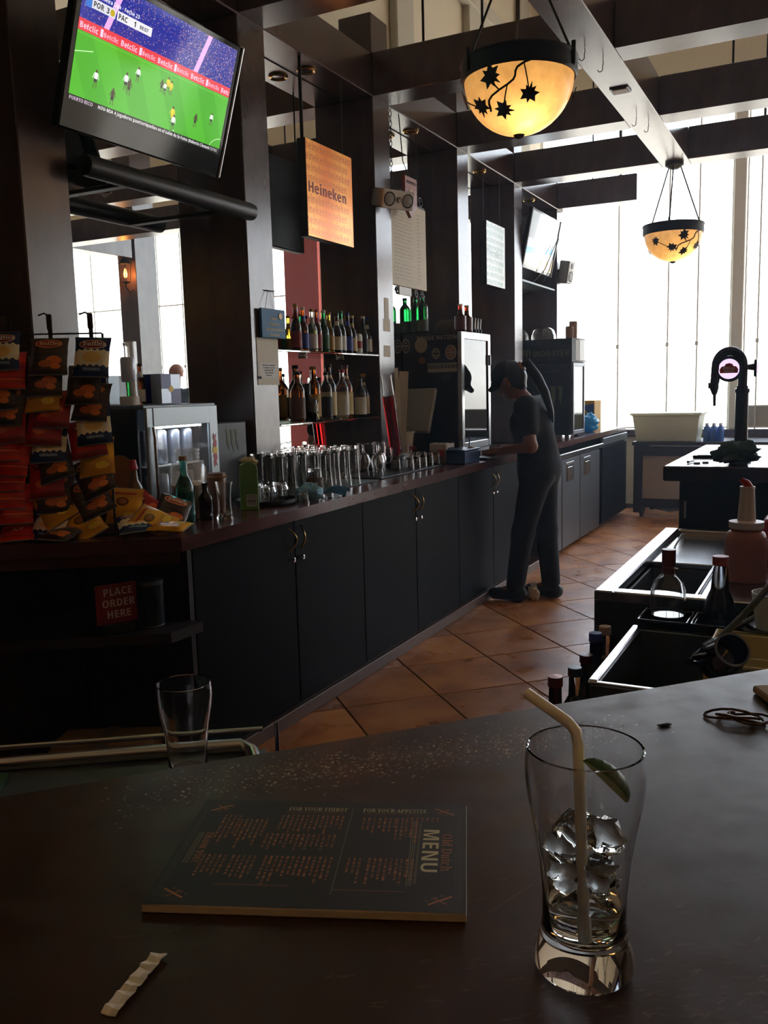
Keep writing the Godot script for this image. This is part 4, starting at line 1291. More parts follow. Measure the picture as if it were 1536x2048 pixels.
	for q in [[1.865, 0.12, 0.055, -4.585], [1.772, 0.07, 0.085, -4.585], [1.625, 0.065, 0.080, -4.580]]:
		solo("paper_note", "small white paper note stuck on the post by the %s" % ["beer list, tall and narrow", "beer list, square and upper", "beer list, square and lowest"][[0.12, 0.07, 0.065].find(q[1])], "note", bx(V(0, -q[1] / 2, -q[2] / 2), V(0.001, q[1] / 2, q[2] / 2)), M.paper, tf(V(-2.2998, q[0], q[3])))
	var bs := thing("blue_sign", "light blue wooden sign hanging from string on the post", "sign", V(-2.285, 1.715, -3.40))
	mat("sign_blue", Color(0.13, 0.42, 0.62), 0.6)
	part(bs, "board", cb(V(0.012, 0.13, 0.19), 0.002), M.sign_blue)
	part(bs, "string", tb([V(0.004, 0.065, 0.06), V(-0.006, 0.145, 0.02), V(-0.006, 0.145, -0.02), V(0.004, 0.065, -0.06)], 0.0012, 5), M.ink)
	part(bs, "hook", tb([V(-0.012, 0.147, 0.04), V(-0.006, 0.147, -0.04)], 0.002, 5), M.iron)
	for i in 4: lettering(bs, ["Basta", "el Rester", "recomenzamos", "Bastante"][i], 0.013, M.cream_print, Transform3D(FACE_X, V(0.0062, 0.022 - 0.024 * i, -0.005)), serif)
	var sd := MB.new()
	sd.xf = Transform3D(Basis(V(0, 0, 1), -PI / 2), V(0.006, 0.035, -0.055))
	sd.lathe([v2(0.014, 0), v2(0.014, 0.003), v2(0, 0.003)], 16)
	mat("badge_yellow", Color(0.85, 0.65, 0.15), 0.4)
	part(bs, "yellow_badge", sd.mesh(), M.badge_yellow)
	var nt := thing("taped_notice", "white notice with typed lines taped on the post under the blue sign", "notice", V(-2.2985, 1.545, -3.37))
	part(nt, "sheet", bx(V(0, -0.105, -0.085), V(0.001, 0.105, 0.085)), M.paper)
	part(nt, "typed_card", bx(V(0.001, -0.075, -0.078), V(0.002, -0.005, 0.076)), M.white)
	part(nt, "print", card(0.145, 0.066), M.typed_note, Transform3D(FACE_X, V(0.0024, -0.040, 0)))
	part(nt, "tape", bx(V(0.002, -0.078, 0.060), V(0.0028, -0.066, 0.086)), M.ink)
func typed(lines: int) -> Image:
	var im := new_img(256, 128, Color(0.92, 0.92, 0.90))
	var g := RandomNumberGenerator.new()
	g.seed = lines
	for l in lines:
		var x := 40.0 + 12 * l
		var y := 14 + l * 22
		while x < 216 - 12 * l:
			var w := g.randf_range(5, 12)
			rect(im, x, y, w, 9, Color(0.18, 0.18, 0.2))
			x += w + 2 + (6 if g.randf() < 0.25 else 0)
	return im

# ---------------------------------------------------------------- fridges and what stands on them
func round_sticker(parent: Node3D, at: Vector3, rx: float, ry: float, m: Material, ringm: Material) -> void:
	var b := MB.new()
	b.xf = Transform3D(Basis(V(rx, 0, 0), V(0, 0, ry), V(0, -1, 0)), at) 
	b.xf = Transform3D(Basis(V(rx, 0, 0), V(0, 0, 0.001), V(0, -ry, 0)), at)
	b.lathe([v2(1.0, 0.0), v2(1.0, 0.8), v2(0.0, 0.8)], 28)
	var s := part(parent, "sticker", b.mesh(), m)
	var c := MB.new()
	c.xf = Transform3D(Basis(V(rx, 0, 0), V(0, 0, 0.001), V(0, -ry, 0)), at + V(0, 0, 0.0009))
	c.lathe([v2(0.80, 0.0), v2(0.80, 0.4), v2(0.0, 0.4)], 28)
	part(s, "sticker_centre", c.mesh(), ringm)
	var d := MB.new()
	d.box(at + V(0, 0, 0.0016), V(rx * 1.2, ry * 0.28, 0.0006))
	d.box(at + V(0, ry * 0.4, 0.0016), V(rx * 0.7, ry * 0.2, 0.0006))
	d.box(at + V(0, -ry * 0.42, 0.0016), V(rx * 0.7, ry * 0.16, 0.0006))
	part(s, "sticker_print", d.mesh(), m)
func claw(parent: Node3D, at: Transform3D, s: float, m: Material) -> void:
	for i in 3:
		var b := MB.new()
		var w: float = [0.16, 0.2, 0.16][i]
		var h: float = [0.8, 1.0, 0.85][i]
		var x: float = [-0.32, 0.0, 0.32][i]
		b.xf = at * Transform3D(Basis(V(s, 0, 0), V(0, 0, s), V(0, -s, 0)), Vector3.ZERO)
		b.prism(PackedVector2Array([v2(x - 0.14, -0.48), v2(x + w / 2 + 0.02, -0.44), v2(x + w / 2, 0.0), v2(x + w / 2 - 0.05, h * 0.2), v2(x + 0.05, h * 0.5), v2(x - w / 2 + 0.02, h * 0.15), v2(x - w / 2, -0.30), v2(x - 0.12, -0.36)]), 0.0, 0.01)
		part(parent, "claw_mark", b.mesh(), m)
func fridges() -> void:
	mat("sticker_tan", Color(0.70, 0.66, 0.52), 0.5)
	mat("sticker_dark", Color(0.20, 0.20, 0.20), 0.5)
	mat("sticker_orange", Color(0.62, 0.36, 0.22), 0.5)
	mat("fridge_shell", Color(0.07, 0.075, 0.085), 0.45)
	mat("door_glass", Color(0.10, 0.13, 0.13), 0.03)
	mat("shelf_white", Color(0.8, 0.82, 0.8), 0.4)
	var f := thing("display_fridge", "black glass-door display fridge covered with brewery stickers", "fridge", V(-2.27, 0.95, -5.42))
	part(f, "shell", bx(V(-0.212, 0.035, 0.26), V(0.165, 0.805, -0.26), 0.005), M.fridge_shell)
	var dr := part(f, "door_frame", frame_x(0.52, 0.74, 0.045, 0.03), M.steel, tf(V(0.182, 0.435, 0)))
	part(dr, "door_pane", cb(V(0.012, 0.65, 0.44)), M.door_glass)
	part(dr, "door_handle", cb(V(0.012, 0.07, 0.02), 0.004, V(0.018, 0.20, -0.24)), M.steel_dull)
	part(f, "kick_grille", bx(V(0.165, 0.035, 0.255), V(0.185, 0.062, -0.255), 0.003), M.black)
	for q: Vector2 in [v2(-0.17, 0.22), v2(0.12, 0.22), v2(-0.17, -0.22), v2(0.12, -0.22)]: part(f, "foot", lt([v2(0, 0), v2(0.02, 0), v2(0.02, 0.035), v2(0, 0.035)], 10), M.black, tf(V(q.x, 0, q.y)))
	var L := func(x: float, y: float) -> Vector3: return V(x + 2.27, y - 0.95, 0.2605)
	lettering(f, "ROGUE NATION", 0.026, M.sticker_tan, Transform3D(Basis(), L.call(-2.24, 1.722)), null, 1.0)
	round_sticker(f, L.call(-2.348, 1.680), 0.044, 0.048, M.sticker_tan, M.sticker_tan)
	round_sticker(f, L.call(-2.455, 1.680), 0.030, 0.045, M.sticker_tan, M.sticker_dark)
	round_sticker(f, L.call(-2.246, 1.624), 0.034, 0.042, M.sticker_dark, M.sticker_tan)
	round_sticker(f, L.call(-2.145, 1.628), 0.038, 0.046, M.sticker_tan, M.sticker_orange)
	round_sticker(f, L.call(-2.345, 1.585), 0.024, 0.022, M.sticker_orange, M.sticker_orange)
	var fs := part(f, "sticker", cb(V(0.20, 0.056, 0.001), 0.0, L.call(-2.205, 1.536)), M.sticker_tan)
	lettering(fs, "ROGUE", 0.024, M.sticker_dark, Transform3D(Basis(), L.call(-2.252, 1.541) + V(0, 0, 0.0012)), null, 0.85)
	lettering(fs, "FARMS", 0.024, M.ink, Transform3D(Basis(), L.call(-2.152, 1.541) + V(0, 0, 0.0012)))
	part(f, "sticker", cb(V(0.068, 0.038, 0.001), 0.0, L.call(-2.18, 1.468)), M.sticker_dark)
	# second fridge
	var q2 := thing("display_fridge", "dark green energy drink fridge with a claw emblem and curved lit sign", "fridge", V(-2.255, 0.95, -7.84))
	mat("monster_shell", Color(0.05, 0.085, 0.085), 0.45)
	mat("claw_green", Color(0.34, 0.40, 0.25), 0.6)
	part(q2, "shell", bx(V(-0.225, 0.02, 0.20), V(0.20, 0.655, -0.215), 0.006), M.monster_shell)
	var hd := MB.new()
	hd.prism(PackedVector2Array([v2(-0.22, 0.225), v2(0.22, 0.225), v2(0.255, 0.12), v2(0.265, 0.0), v2(0.255, -0.12), v2(0.22, -0.215), v2(-0.22, -0.215)]), 0.657, 0.86)
	part(q2, "header", hd.mesh(), M.monster_shell)
	part(q2, "header_sign", pr([v2(0.222, 0.21), v2(0.262, 0.11), v2(0.272, 0.0), v2(0.262, -0.11), v2(0.222, -0.20)], 0.67, 0.845), M.shelf_white)
	var d2 := part(q2, "door_frame", frame_x(0.40, 0.63, 0.035, 0.025), M.steel_dull, tf(V(0.214, 0.34, -0.008)))
	part(d2, "door_pane", cb(V(0.010, 0.56, 0.33)), M.door_glass)
	for a: Vector2 in [v2(-0.18, 0.16), v2(0.16, 0.16), v2(-0.18, -0.17), v2(0.16, -0.17)]: part(q2, "foot", lt([v2(0, 0), v2(0.02, 0), v2(0.02, 0.02), v2(0, 0.02)], 10), M.black, tf(V(a.x, 0, a.y)))
	lettering(q2, "MONSTER", 0.050, M.claw_green, tf(V(0.035, 0.735, 0.2262)), null, 1.0)
	claw(q2, tf(V(-0.185, 0.735, 0.2256)), 0.09, M.claw_green)
	var cn := part(q2, "can_picture", cb(V(0.185, 0.50, 0.001), 0.0, V(0.05, 0.345, 0.2005)), M.fridge_shell)
	part(cn, "can_top", cb(V(0.15, 0.02, 0.001), 0.0, V(0.05, 0.58, 0.2012)), M.sticker_dark)
	claw(cn, tf(V(0.05, 0.36, 0.2012)), 0.20, M.claw_green)
	# on the first fridge
	glass("green_glass", Color(0.10, 0.55, 0.25)); glass("amber", Color(0.62, 0.26, 0.06)); glass("brown_glass", Color(0.24, 0.10, 0.04)); glass("orange_liquor", Color(0.85, 0.22, 0.08)); glass("whisky", Color(0.85, 0.45, 0.14)); glass("yellow_glass", Color(0.92, 0.80, 0.25)); glass("teal_glass", Color(0.35, 0.80, 0.78))
	mat("tan_label", Color(0.66, 0.58, 0.42), 0.7); mat("grey_label", Color(0.5, 0.55, 0.52), 0.7)
	for k in 2: bottle(V([-2.37, -2.445][k], 1.755, [-5.24, -5.30][k]), 0.24, 0.036, 0.33, M.green_glass, M.grey_label, M.black, ["round green bottle with a dark cap on the stickered fridge, standing forward", "round green bottle with a dark cap on the stickered fridge, against the mirror"][k], "green bottles on the fridge", 0.30)
	for k in 2: bottle(V(-2.11, 1.755, -5.24 - 0.11 * k), 0.17, 0.036, 0.62, M.orange_liquor, M.dark_red, M.white, "dark red bottle with a white cap on the stickered fridge", "red bottles on the fridge", 0.5)
	var ht := thing("hat", "round tan cap left on top of the stickered fridge", "hat", V(-2.27, 1.755, -5.46))
	mat("hat_tan", Color(0.36, 0.32, 0.26), 0.9)
	part(ht, "crown", lt([v2(0.11, 0), v2(0.112, 0.03), v2(0.095, 0.07), v2(0.06, 0.095), v2(0, 0.10)], 24), M.hat_tan)
	part(ht, "brim", lt([v2(0, 0.0005), v2(0.14, 0.001), v2(0.14, 0.006), v2(0.1, 0.012)], 24), M.hat_tan)
	for k in 3:
		var sp := thing("bottle_pourer", "thin steel bottle pourer standing on the stickered fridge", "pourer", V(-2.115 + 0.002 * k, 1.755, -5.50 - 0.045 * k), 0, "pourers on the fridge")
		part(sp, "spout", tb([V(0, 0.03, 0), V(0.002, 0.07, 0), V(0.008, 0.10, 0)], [0.006, 0.0045, 0.003], 8), M.steel)
		part(sp, "cork", lt([v2(0, 0), v2(0.011, 0), v2(0.012, 0.03), v2(0, 0.032)], 12), M.black)
	# on the second fridge
	var dm := thing("cake_dome", "clear domed cover on the energy drink fridge", "dome", V(-2.36, 1.81, -7.86))
	part(dm, "dome_glass", lt([v2(0.11, 0), v2(0.11, 0.04), v2(0.095, 0.09), v2(0.06, 0.12), v2(0, 0.13), v2(0, 0.127), v2(0.058, 0.117), v2(0.092, 0.088), v2(0.107, 0.04), v2(0.107, 0)], 28, true), M.clear)
	part(dm, "plate", lt([v2(0, -0.0), v2(0.125, 0.0), v2(0.125, 0.004), v2(0, 0.004)], 28), M.grey_plastic, tf(V(0, 0.0, 0)))
	for k in 2: solo("brown_canister", ["short brown paper canister on the energy drink fridge", "taller brown paper canister on the energy drink fridge"][k], "canister", lt([v2(0, 0), v2(0.035, 0), v2(0.036, [0.10, 0.15][k]), v2(0.033, [0.11, 0.16][k]), v2(0, [0.11, 0.16][k])], 18), M.cardboard, tf(V(-2.10, 1.81, -7.78 - 0.12 * k)))
func frame_x(w: float, h: float, b: float, d: float) -> ArrayMesh:   # frame in the zy plane
	var m := MB.new()
	m.box(V(0, 0, w / 2 - b / 2), V(d, h, b), 0.003)
	m.box(V(0, 0, -w / 2 + b / 2), V(d, h, b), 0.003)
	m.box(V(0, h / 2 - b / 2, 0), V(d * 0.98, b, w - 2 * b), 0.003)
	m.box(V(0, -h / 2 + b / 2, 0), V(d * 0.98, b, w - 2 * b), 0.003)
	return m.mesh()

# ---------------------------------------------------------------- bottles
func bottle(at: Vector3, h: float, r: float, neck: float, gm: Material, lm: Material, cm: Material, label: String, group: String, lab := 0.32, square := false, turn := 0.0, called := "bottle") -> Node3D:
	# neck: where the shoulder begins, as a share of the height taken up by shoulder and neck
	var o := thing(called, label, "bottle", at, turn, group)
	var ys := h * (1.0 - neck)
	var rn := r * 0.36 if r * 0.36 > 0.010 else 0.010
	var ym := ys + (h - ys) * 0.48
	var prof := [v2(0, 0.0), v2(r * 0.92, 0.0), v2(r, 0.004), v2(r, ys), v2(r * 0.93, ys + (ym - ys) * 0.35), v2(r * 0.62, ys + (ym - ys) * 0.75), v2(rn * 1.08, ym), v2(rn, h * 0.955), v2(rn * 1.12, h * 0.957), v2(rn * 1.12, h * 0.975), v2(0, h * 0.976)]
	var mb := MB.new()
	mb.lathe(prof, 4 if square else 20, false, 0.5)
	if square: mb.xf = Transform3D()
	part(o, "glass_body", mb.mesh(), gm)
	var cp := MB.new()
	cp.lathe([v2(rn * 1.16, h * 0.935), v2(rn * 1.22, h * 0.94), v2(rn * 1.18, h), v2(0, h + 0.0005)], 16)
	part(o, "cap", cp.mesh(), cm)
	if lm:
		var lb := MB.new()
		lb.lathe([v2(r + 0.0002, h * 0.07), v2(r + 0.0006, h * 0.07), v2(r + 0.0006, h * (0.07 + lab)), v2(r + 0.0002, h * (0.07 + lab))], 20)
		part(o, "label", lb.mesh(), lm)
		if neck > 0.45:
			var nb := MB.new()
			nb.lathe([v2(rn * 1.30, ym - 0.012), v2(rn * 1.10, h * 0.80), v2(rn * 1.02, h * 0.80)], 16)
			part(o, "neck_label", nb.mesh(), lm)
	return o
func shelf_bottles() -> void:
	for k in 2:
		var y: float = [1.605, 1.258][k]
		var s := thing("glass_shelf", ["upper glass shelf holding the beer bottles", "lower glass shelf holding the liquor bottles"][k], "shelf", V(-2.392, y - 0.006, -3.965))
		part(s, "pane", cb(V(0.184, 0.012, 1.02), 0.002), M.clear_green)
		for z: float in [-0.40, 0.0, 0.40]: part(s, "clip", cb(V(0.03, 0.014, 0.02), 0.002, V(-0.082, -0.0135, z)), M.chrome)
	for q in [["lab_white", 0.85, 0.85, 0.82], ["lab_red", 0.55, 0.16, 0.12], ["lab_blue", 0.18, 0.28, 0.62], ["lab_cream", 0.80, 0.72, 0.50], ["lab_gold", 0.70, 0.55, 0.25], ["lab_green", 0.12, 0.35, 0.2], ["lab_black", 0.07, 0.07, 0.07], ["lab_brown", 0.38, 0.24, 0.14]]:
		mat(q[0], Color(q[1], q[2], q[3]), 0.6)
	var beers := [
		[-3.70, 0.225, "brown_glass", "lab_red", "lab_gold", "brown beer bottle with a gold foil neck on the upper shelf"],
		[-3.775, 0.215, "amber", "lab_blue", "lab_white", "amber beer bottle with a blue label on the upper shelf"],
		[-3.85, 0.210, "clear", "lab_white", "lab_gold", "clear glass beer bottle with a white label on the upper shelf"],
		[-3.905, 0.212, "amber", "lab_red", "lab_red", "amber beer bottle with a red label on the upper shelf"],
		[-3.965, 0.212, "green_glass", "lab_green", "lab_white", "green beer bottle with a green label on the upper shelf"],
		[-4.03, 0.205, "yellow_glass", "lab_gold", "lab_gold", "pale yellow beer bottle with a gold label on the upper shelf"],
		[-4.10, 0.205, "brown_glass", "lab_white", "lab_black", "dark beer bottle with a white label on the upper shelf"],
		[-4.155, 0.222, "green_glass", "lab_white", "lab_green", "taller green beer bottle with a white label on the upper shelf"],
		[-4.215, 0.215, "brown_glass", "lab_blue", "lab_blue", "dark beer bottle with a blue label on the upper shelf"],
		[-4.275, 0.205, "brown_glass", "lab_cream", "lab_cream", "dark beer bottle with a cream label on the upper shelf"],
		[-4.392, 0.208, "brown_glass", "lab_black", "lab_white", "nearly black beer bottle beside the small can on the upper shelf"],
		[-4.452, 0.205, "brown_glass", "lab_white", "lab_blue", "dark beer bottle with blue cap and white label at the shelf end"]]
	for i in beers.size():
		var b: Array = beers[i]
		bottle(V(-2.352 - 0.006 * (i % 2), 1.605, b[0]), b[1], 0.0272, 0.56, M[b[2]], M[b[3]], M[b[4]], b[5], "beer bottles on the upper glass shelf", 0.34, false, i * 0.7, "beer_bottle")
	var cn := thing("drink_can", "small red and white drink can among the dark beer bottles", "can", V(-2.36, 1.605, -4.335))
	part(cn, "can", lt([v2(0, 0), v2(0.024, 0), v2(0.029, 0.008), v2(0.029, 0.098), v2(0.024, 0.108), v2(0, 0.108)], 18), M.lab_white)
	part(cn, "red_band", lt([v2(0.0292, 0.03), v2(0.0296, 0.03), v2(0.0296, 0.07), v2(0.0292, 0.07)], 18), M.lab_red)
	var liq := [
		[-3.69, 0.245, 0.036, "whisky", "lab_brown", "lab_black", 0.42, "amber rum bottle with a brown label on the lower shelf"],
		[-3.895, 0.275, 0.034, "whisky", "lab_gold", "lab_gold", 0.42, "square-shouldered whisky bottle with a gold label and cork top"],
		[-3.965, 0.245, 0.031, "clear", "lab_black", "lab_black", 0.36, "clear liquor bottle with a framed black label on the lower shelf"],
		[-4.045, 0.290, 0.040, "brown_glass", "lab_cream", "lab_black", 0.46, "tall dark liquor bottle with a cream label and black neck"],
		[-4.135, 0.260, 0.035, "clear", "lab_white", "red", 0.42, "clear liquor bottle with a red cap on the lower shelf"],
		[-4.225, 0.285, 0.040, "whisky", "lab_cream", "dark_red", 0.46, "tall liquor bottle with a big cream label and dark red cap"],
		[-4.335, 0.225, 0.034, "brown_glass", "lab_white", "lab_black", 0.45, "small dark liquor bottle with an arched white label"],
		[-4.425, 0.240, 0.035, "amber", "lab_cream", "lab_gold", 0.5, "brown liquor bottle with a waist, cream label and gold cap"]]
	for i in liq.size():
		var b: Array = liq[i]
		bottle(V(-2.350 - 0.030 * (i % 2), 1.258, b[0]), b[1], b[2], b[6], M[b[3]], M[b[4]], M[b[5]], b[7], "liquor bottles on the lower glass shelf", 0.42, false, i * 0.5, "liquor_bottle")
	# squat black whisky bottle with an oval label
	var o := thing("liquor_bottle", "squat dark whisky bottle with an oval cream label on the lower shelf", "bottle", V(-2.36, 1.258, -3.795), 0.45, "liquor bottles on the lower glass shelf")
	part(o, "glass_body", lt([v2(0, 0), v2(0.052, 0), v2(0.055, 0.006), v2(0.054, 0.085), v2(0.045, 0.11), v2(0.020, 0.125), v2(0.015, 0.135), v2(0.014, 0.16), v2(0, 0.16)], 24), M.black_gloss)
	part(o, "cap", lt([v2(0.017, 0.145), v2(0.018, 0.188), v2(0, 0.19)], 16), M.black)
	var ov := MB.new()
	for i in 20:
		var a0 := TAU * i / 20
		var a1 := TAU * (i + 1) / 20
		var f := func(a: float, s: float) -> Vector3:
			var th := cos(a) * 0.62 * s
			return V(0.0558 * cos(th), 0.052 + 0.044 * sin(a) * s, -0.0558 * sin(th))
		ov.flat(f.call(0, 0), f.call(a0, 1), f.call(a1, 1))
	part(o, "oval_label", ov.mesh(), M.lab_cream)
	# thin glass rail of the mirror niche further on
	for k in 4: bottle(V(-2.36, 1.45, -6.02 - 0.10 * k), 0.22, 0.030, 0.5, M.brown_glass, M.lab_cream, M.lab_white, "dark bottle on the small shelf beyond the stickered fridge", "bottles beyond the fridge", 0.3)
	solo("small_shelf", "narrow dark shelf on the mirror beyond the stickered fridge", "shelf", bx(V(-2.484, 1.432, -5.90), V(-2.31, 1.45, -6.86), 0.003), M.dark_wood)

# ---------------------------------------------------------------- glassware on the worktop
func cup_profile(h: float, r_rim: float, r_mid: float, r_base: float, wall: float, base: float, inverted: bool) -> Array:
	var outer := []
	var inner := []
	for i in 9:
		var t := i / 8.0
		var r := lerpf(lerpf(r_base, r_mid, t), lerpf(r_mid, r_rim, t), t)
		outer.append(v2(r, h * t))
		if h * t >= base * 0.99: inner.append(v2(r - wall, max(h * t, base)))
	inner.reverse()
	var p := [v2(0, 0)] + outer + inner + [v2(0, base)]
	if inverted:
		var q := []
		for k in p: q.append(v2(k.x, h - k.y))
		q.reverse()
		return q
	return p
func counter_glasses() -> void:
	# upturned beer glasses
	var gm := lt(cup_profile(0.185, 0.037, 0.026, 0.029, 0.0022, 0.014, true), 20)
	var proto: MeshInstance3D = null
	var g := RandomNumberGenerator.new()
	g.seed = 5
	for i in 7:
		for j in 4:
			if i < 2 and j == 0: continue
			var at := V(-2.085 - 0.092 * j + g.randf_range(-0.006, 0.006), 0.9555, -3.20 - 0.092 * i - 0.03 * (j % 2) + g.randf_range(-0.005, 0.005))
			if at.x < -2.30 and (at.z > -3.46 or at.z < -4.46): continue
			solo("beer_glass", "tall clear beer glass standing upside down in the crowded rows", "glass", gm, M.clear, tf(at, g.randf() * TAU), "upturned beer glasses on the worktop")
	solo("glass_mat", "pale blue-grey cloth mat under the upturned beer glasses", "mat", bx(V(-2.42, 0.951, -3.13), V(-2.035, 0.9552, -3.93), 0.001), M.cloth_mat)
	# dimpled mugs on a black tray
	solo("round_tray", "round black tray under the dimpled glass mugs", "tray", lt([v2(0, 0), v2(0.12, 0), v2(0.128, 0.008), v2(0.128, 0.022), v2(0.122, 0.022), v2(0.12, 0.006), v2(0, 0.005)], 32), M.black, tf(V(-2.075, 0.951, -2.985)))
	var mm := MB.new()
	mm.lathe([v2(0, 0.082), v2(0.0, 0.070), v2(0.026, 0.068), v2(0.034, 0.050), v2(0.034, 0.02), v2(0.030, 0.0), v2(0.034, 0.0), v2(0.039, 0.02), v2(0.040, 0.05), v2(0.033, 0.072), v2(0.026, 0.082)], 9, false, 0.95)
	var hd := tb([V(0.036, 0.02, 0), V(0.055, 0.025, 0), V(0.058, 0.045, 0), V(0.036, 0.055, 0)], 0.005, 8)
	for q: Vector2 in [v2(-2.03, -2.93), v2(-2.03, -3.02), v2(-2.115, -2.93), v2(-2.115, -3.02)]:
		var o := thing("glass_mug", "small dimpled glass mug upside down on the round black tray", "mug", V(q.x, 0.957, q.y), 2.4, "dimpled mugs on the tray")
		part(o, "bowl", mm.mesh(), M.clear)
		part(o, "handle", hd, M.clear)
	for k in 2:
		var o := thing("shot_glass", "short heavy glass next to the round black tray", "glass", V(-2.0, 0.9505, -3.14) if k == 1 else V(-1.935, 0.9505, -3.05), 0, "short glasses by the tray")
		part(o, "bowl", lt(cup_profile(0.055, 0.026, 0.022, 0.020, 0.003, 0.014, true), 14), M.clear)
	var tg := thing("tumbler", "upturned pint tumbler with brown print in front of the beer glasses", "glass", V(-1.995, 0.9505, -3.245))
	part(tg, "bowl", lt(cup_profile(0.125, 0.042, 0.036, 0.030, 0.0024, 0.012, true), 20), M.clear)
	part(tg, "printed_band", lt([v2(0.0358, 0.040), v2(0.0362, 0.040), v2(0.0348, 0.085), v2(0.0344, 0.085)], 20), M.lab_brown)
	# crumpled blue wipes
	var w := MB.new()
	w.blob(V(0, 0.022, 0), V(0.055, 0.035, 0.05), 31, 0.8, 12, 18)
	solo("blue_wipe", "crumpled pale blue paper wipe at the worktop edge", "wipe", w.mesh(), M.wipe, tf(V(-1.955, 0.963, -3.13)))
	var w2 := MB.new()
	for i in 8:
		for j in 5:
			var f := func(a: int, b: int) -> Vector3: return V(-0.04 + 0.02 * b, 0.012 + 0.03 * sin(a * 0.35) * (1.0 - absf(b - 2.5) / 4.0) + 0.006 * sin(a * 1.7 + b), -0.10 * a / 8.0)
			w2.quado(f.call(i, j), f.call(i + 1, j), f.call(i + 1, j + 1), f.call(i, j + 1), V(0, 1, 0))
			w2.quado(f.call(i, j) - V(0, 0.003, 0), f.call(i + 1, j) - V(0, 0.003, 0), f.call(i + 1, j + 1) - V(0, 0.003, 0), f.call(i, j + 1) - V(0, 0.003, 0), V(0, -1, 0))
	solo("blue_wipe", "folded blue paper wipe jutting towards the worktop edge", "wipe", w2.mesh(), M.wipe_deep, tf(V(-1.925, 0.952, -3.27), 0.3))
	# black bar mat with the snifters and short glasses
	solo("rubber_mat", "black rubber bar mat with a grey edge under the snifters", "mat", bx(V(-2.30, 0.951, -3.98), V(-2.05, 0.958, -4.86), 0.003), M.black)
	var sn := [v2(0.028, 0), v2(0.031, 0.012), v2(0.026, 0.030), v2(0.036, 0.060), v2(0.038, 0.080), v2(0.028, 0.108), v2(0.006, 0.120), v2(0.004, 0.15), v2(0.010, 0.162), v2(0.033, 0.166), v2(0.033, 0.169), v2(0, 0.170), v2(0, 0.113), v2(0.022, 0.107), v2(0.034, 0.080), v2(0.034, 0.060), v2(0.024, 0.030), v2(0.029, 0.012), v2(0.026, 0)]
	for q: Vector2 in [v2(-2.13, -4.10), v2(-2.22, -4.11), v2(-2.19, -4.24)]:
		solo("snifter", "tulip shaped stem glass upside down on the black bar mat", "glass", lt(sn, 24, true), M.clear, tf(V(q.x, 0.958, q.y)), "upturned stem glasses on the mat")
	for q: Vector2 in [v2(-2.355, -4.24), v2(-2.255, -4.36)]:
		var o := thing("beer_mug", "tall straight glass beer mug behind the stem glasses", "mug", V(q.x, 0.9585 if q.x > -2.3 else 0.9505, q.y), 0.6, "tall beer mugs")
		part(o, "bowl", lt(cup_profile(0.16, 0.040, 0.040, 0.040, 0.004, 0.016, false), 20), M.clear)
		part(o, "handle", tb([V(0.038, 0.13, 0), V(0.07, 0.125, 0), V(0.075, 0.08, 0), V(0.06, 0.045, 0), V(0.038, 0.04, 0)], 0.006, 8), M.clear)
	var sg := lt(cup_profile(0.075, 0.032, 0.030, 0.027, 0.0024, 0.010, true), 18)
	for i in 5:
		for j in 2:
			solo("rocks_glass", "short straight glass upside down at the end of the black mat", "glass", sg, M.clear, tf(V(-2.12 - 0.085 * j, 0.9585, -4.46 - 0.09 * i)), "short glasses on the mat")
	for k in 2: solo("rocks_glass", "taller straight glass standing behind the row of short glasses", "glass", lt(cup_profile(0.12, 0.034, 0.033, 0.030, 0.0022, 0.012, false), 18), M.clear, tf(V(-2.26, 0.9585, -4.60 - 0.10 * k)), "taller glasses on the mat")
	# white bucket with red script
	var b := thing("plastic_bucket", "white plastic bucket with red script in front of the register", "bucket", V(-2.37, 0.951, -4.84))
	part(b, "tub", lt([v2(0, 0), v2(0.078, 0), v2(0.098, 0.190), v2(0.103, 0.190), v2(0.104, 0.200), v2(0.096, 0.200), v2(0.075, 0.004), v2(0, 0.004)], 32), M.bucket)
	for k in 2:
		var a: float = [0.25, 1.35][k]
		lettering(b, ["Bud", "Budw"][k], 0.030, M.red, Transform3D(Basis(V(0, 1, 0), a + 0.35), V(0.091 * sin(a + 0.35), 0.10, 0.091 * cos(a + 0.35))), serif)
	# tilted bottle of red mix in a clear sleeve
	var tl := thing("mixer_bottle", "clear bottle of dark red mixer leaning beside the lower shelf", "bottle", V(-2.245, 0.952, -4.42))
	tl.basis = Basis(V(1, 0, 0), 0.0) * Basis(V(0.25, 0, 1).normalized(), 0.0)
	tl.transform = Transform3D(Basis(V(1, 0, 0), 0.20) * Basis(V(0, 0, 1), 0.02), V(-2.235, 1.035, -4.54))
	part(tl, "liquid", lt([v2(0, 0.0), v2(0.030, 0.0), v2(0.036, 0.02), v2(0.037, 0.34), v2(0, 0.345)], 20), M.red_mix)
	part(tl, "glass_neck", lt([v2(0.037, 0.345), v2(0.034, 0.40), v2(0.033, 0.46), v2(0.030, 0.46), v2(0.031, 0.40), v2(0.034, 0.346)], 20, true), M.clear)
	var hl := thing("bottle_stand", "dark block holding the leaning mixer bottle", "stand", V(-2.235, 0.9505, -4.545))
	part(hl, "block", cb(V(0.10, 0.075, 0.10), 0.006, V(0, 0.038, 0)), M.black)
	# register, order slips, shakers, printer, blue box
	var ps := thing("cash_register_screen", "tilted grey register screen behind the white bucket", "screen", V(-2.34, 0.951, -5.02))
	part(ps, "stand", bx(V(-0.06, 0, 0.07), V(0.04, 0.22, -0.07), 0.01), M.black)
	var sc := MB.new()
	sc.xf = Transform3D(Basis(V(0, 0, 1), 0.0) * Basis(V(1, 0, 0), -0.45), V(0.0, 0.32, 0.0))
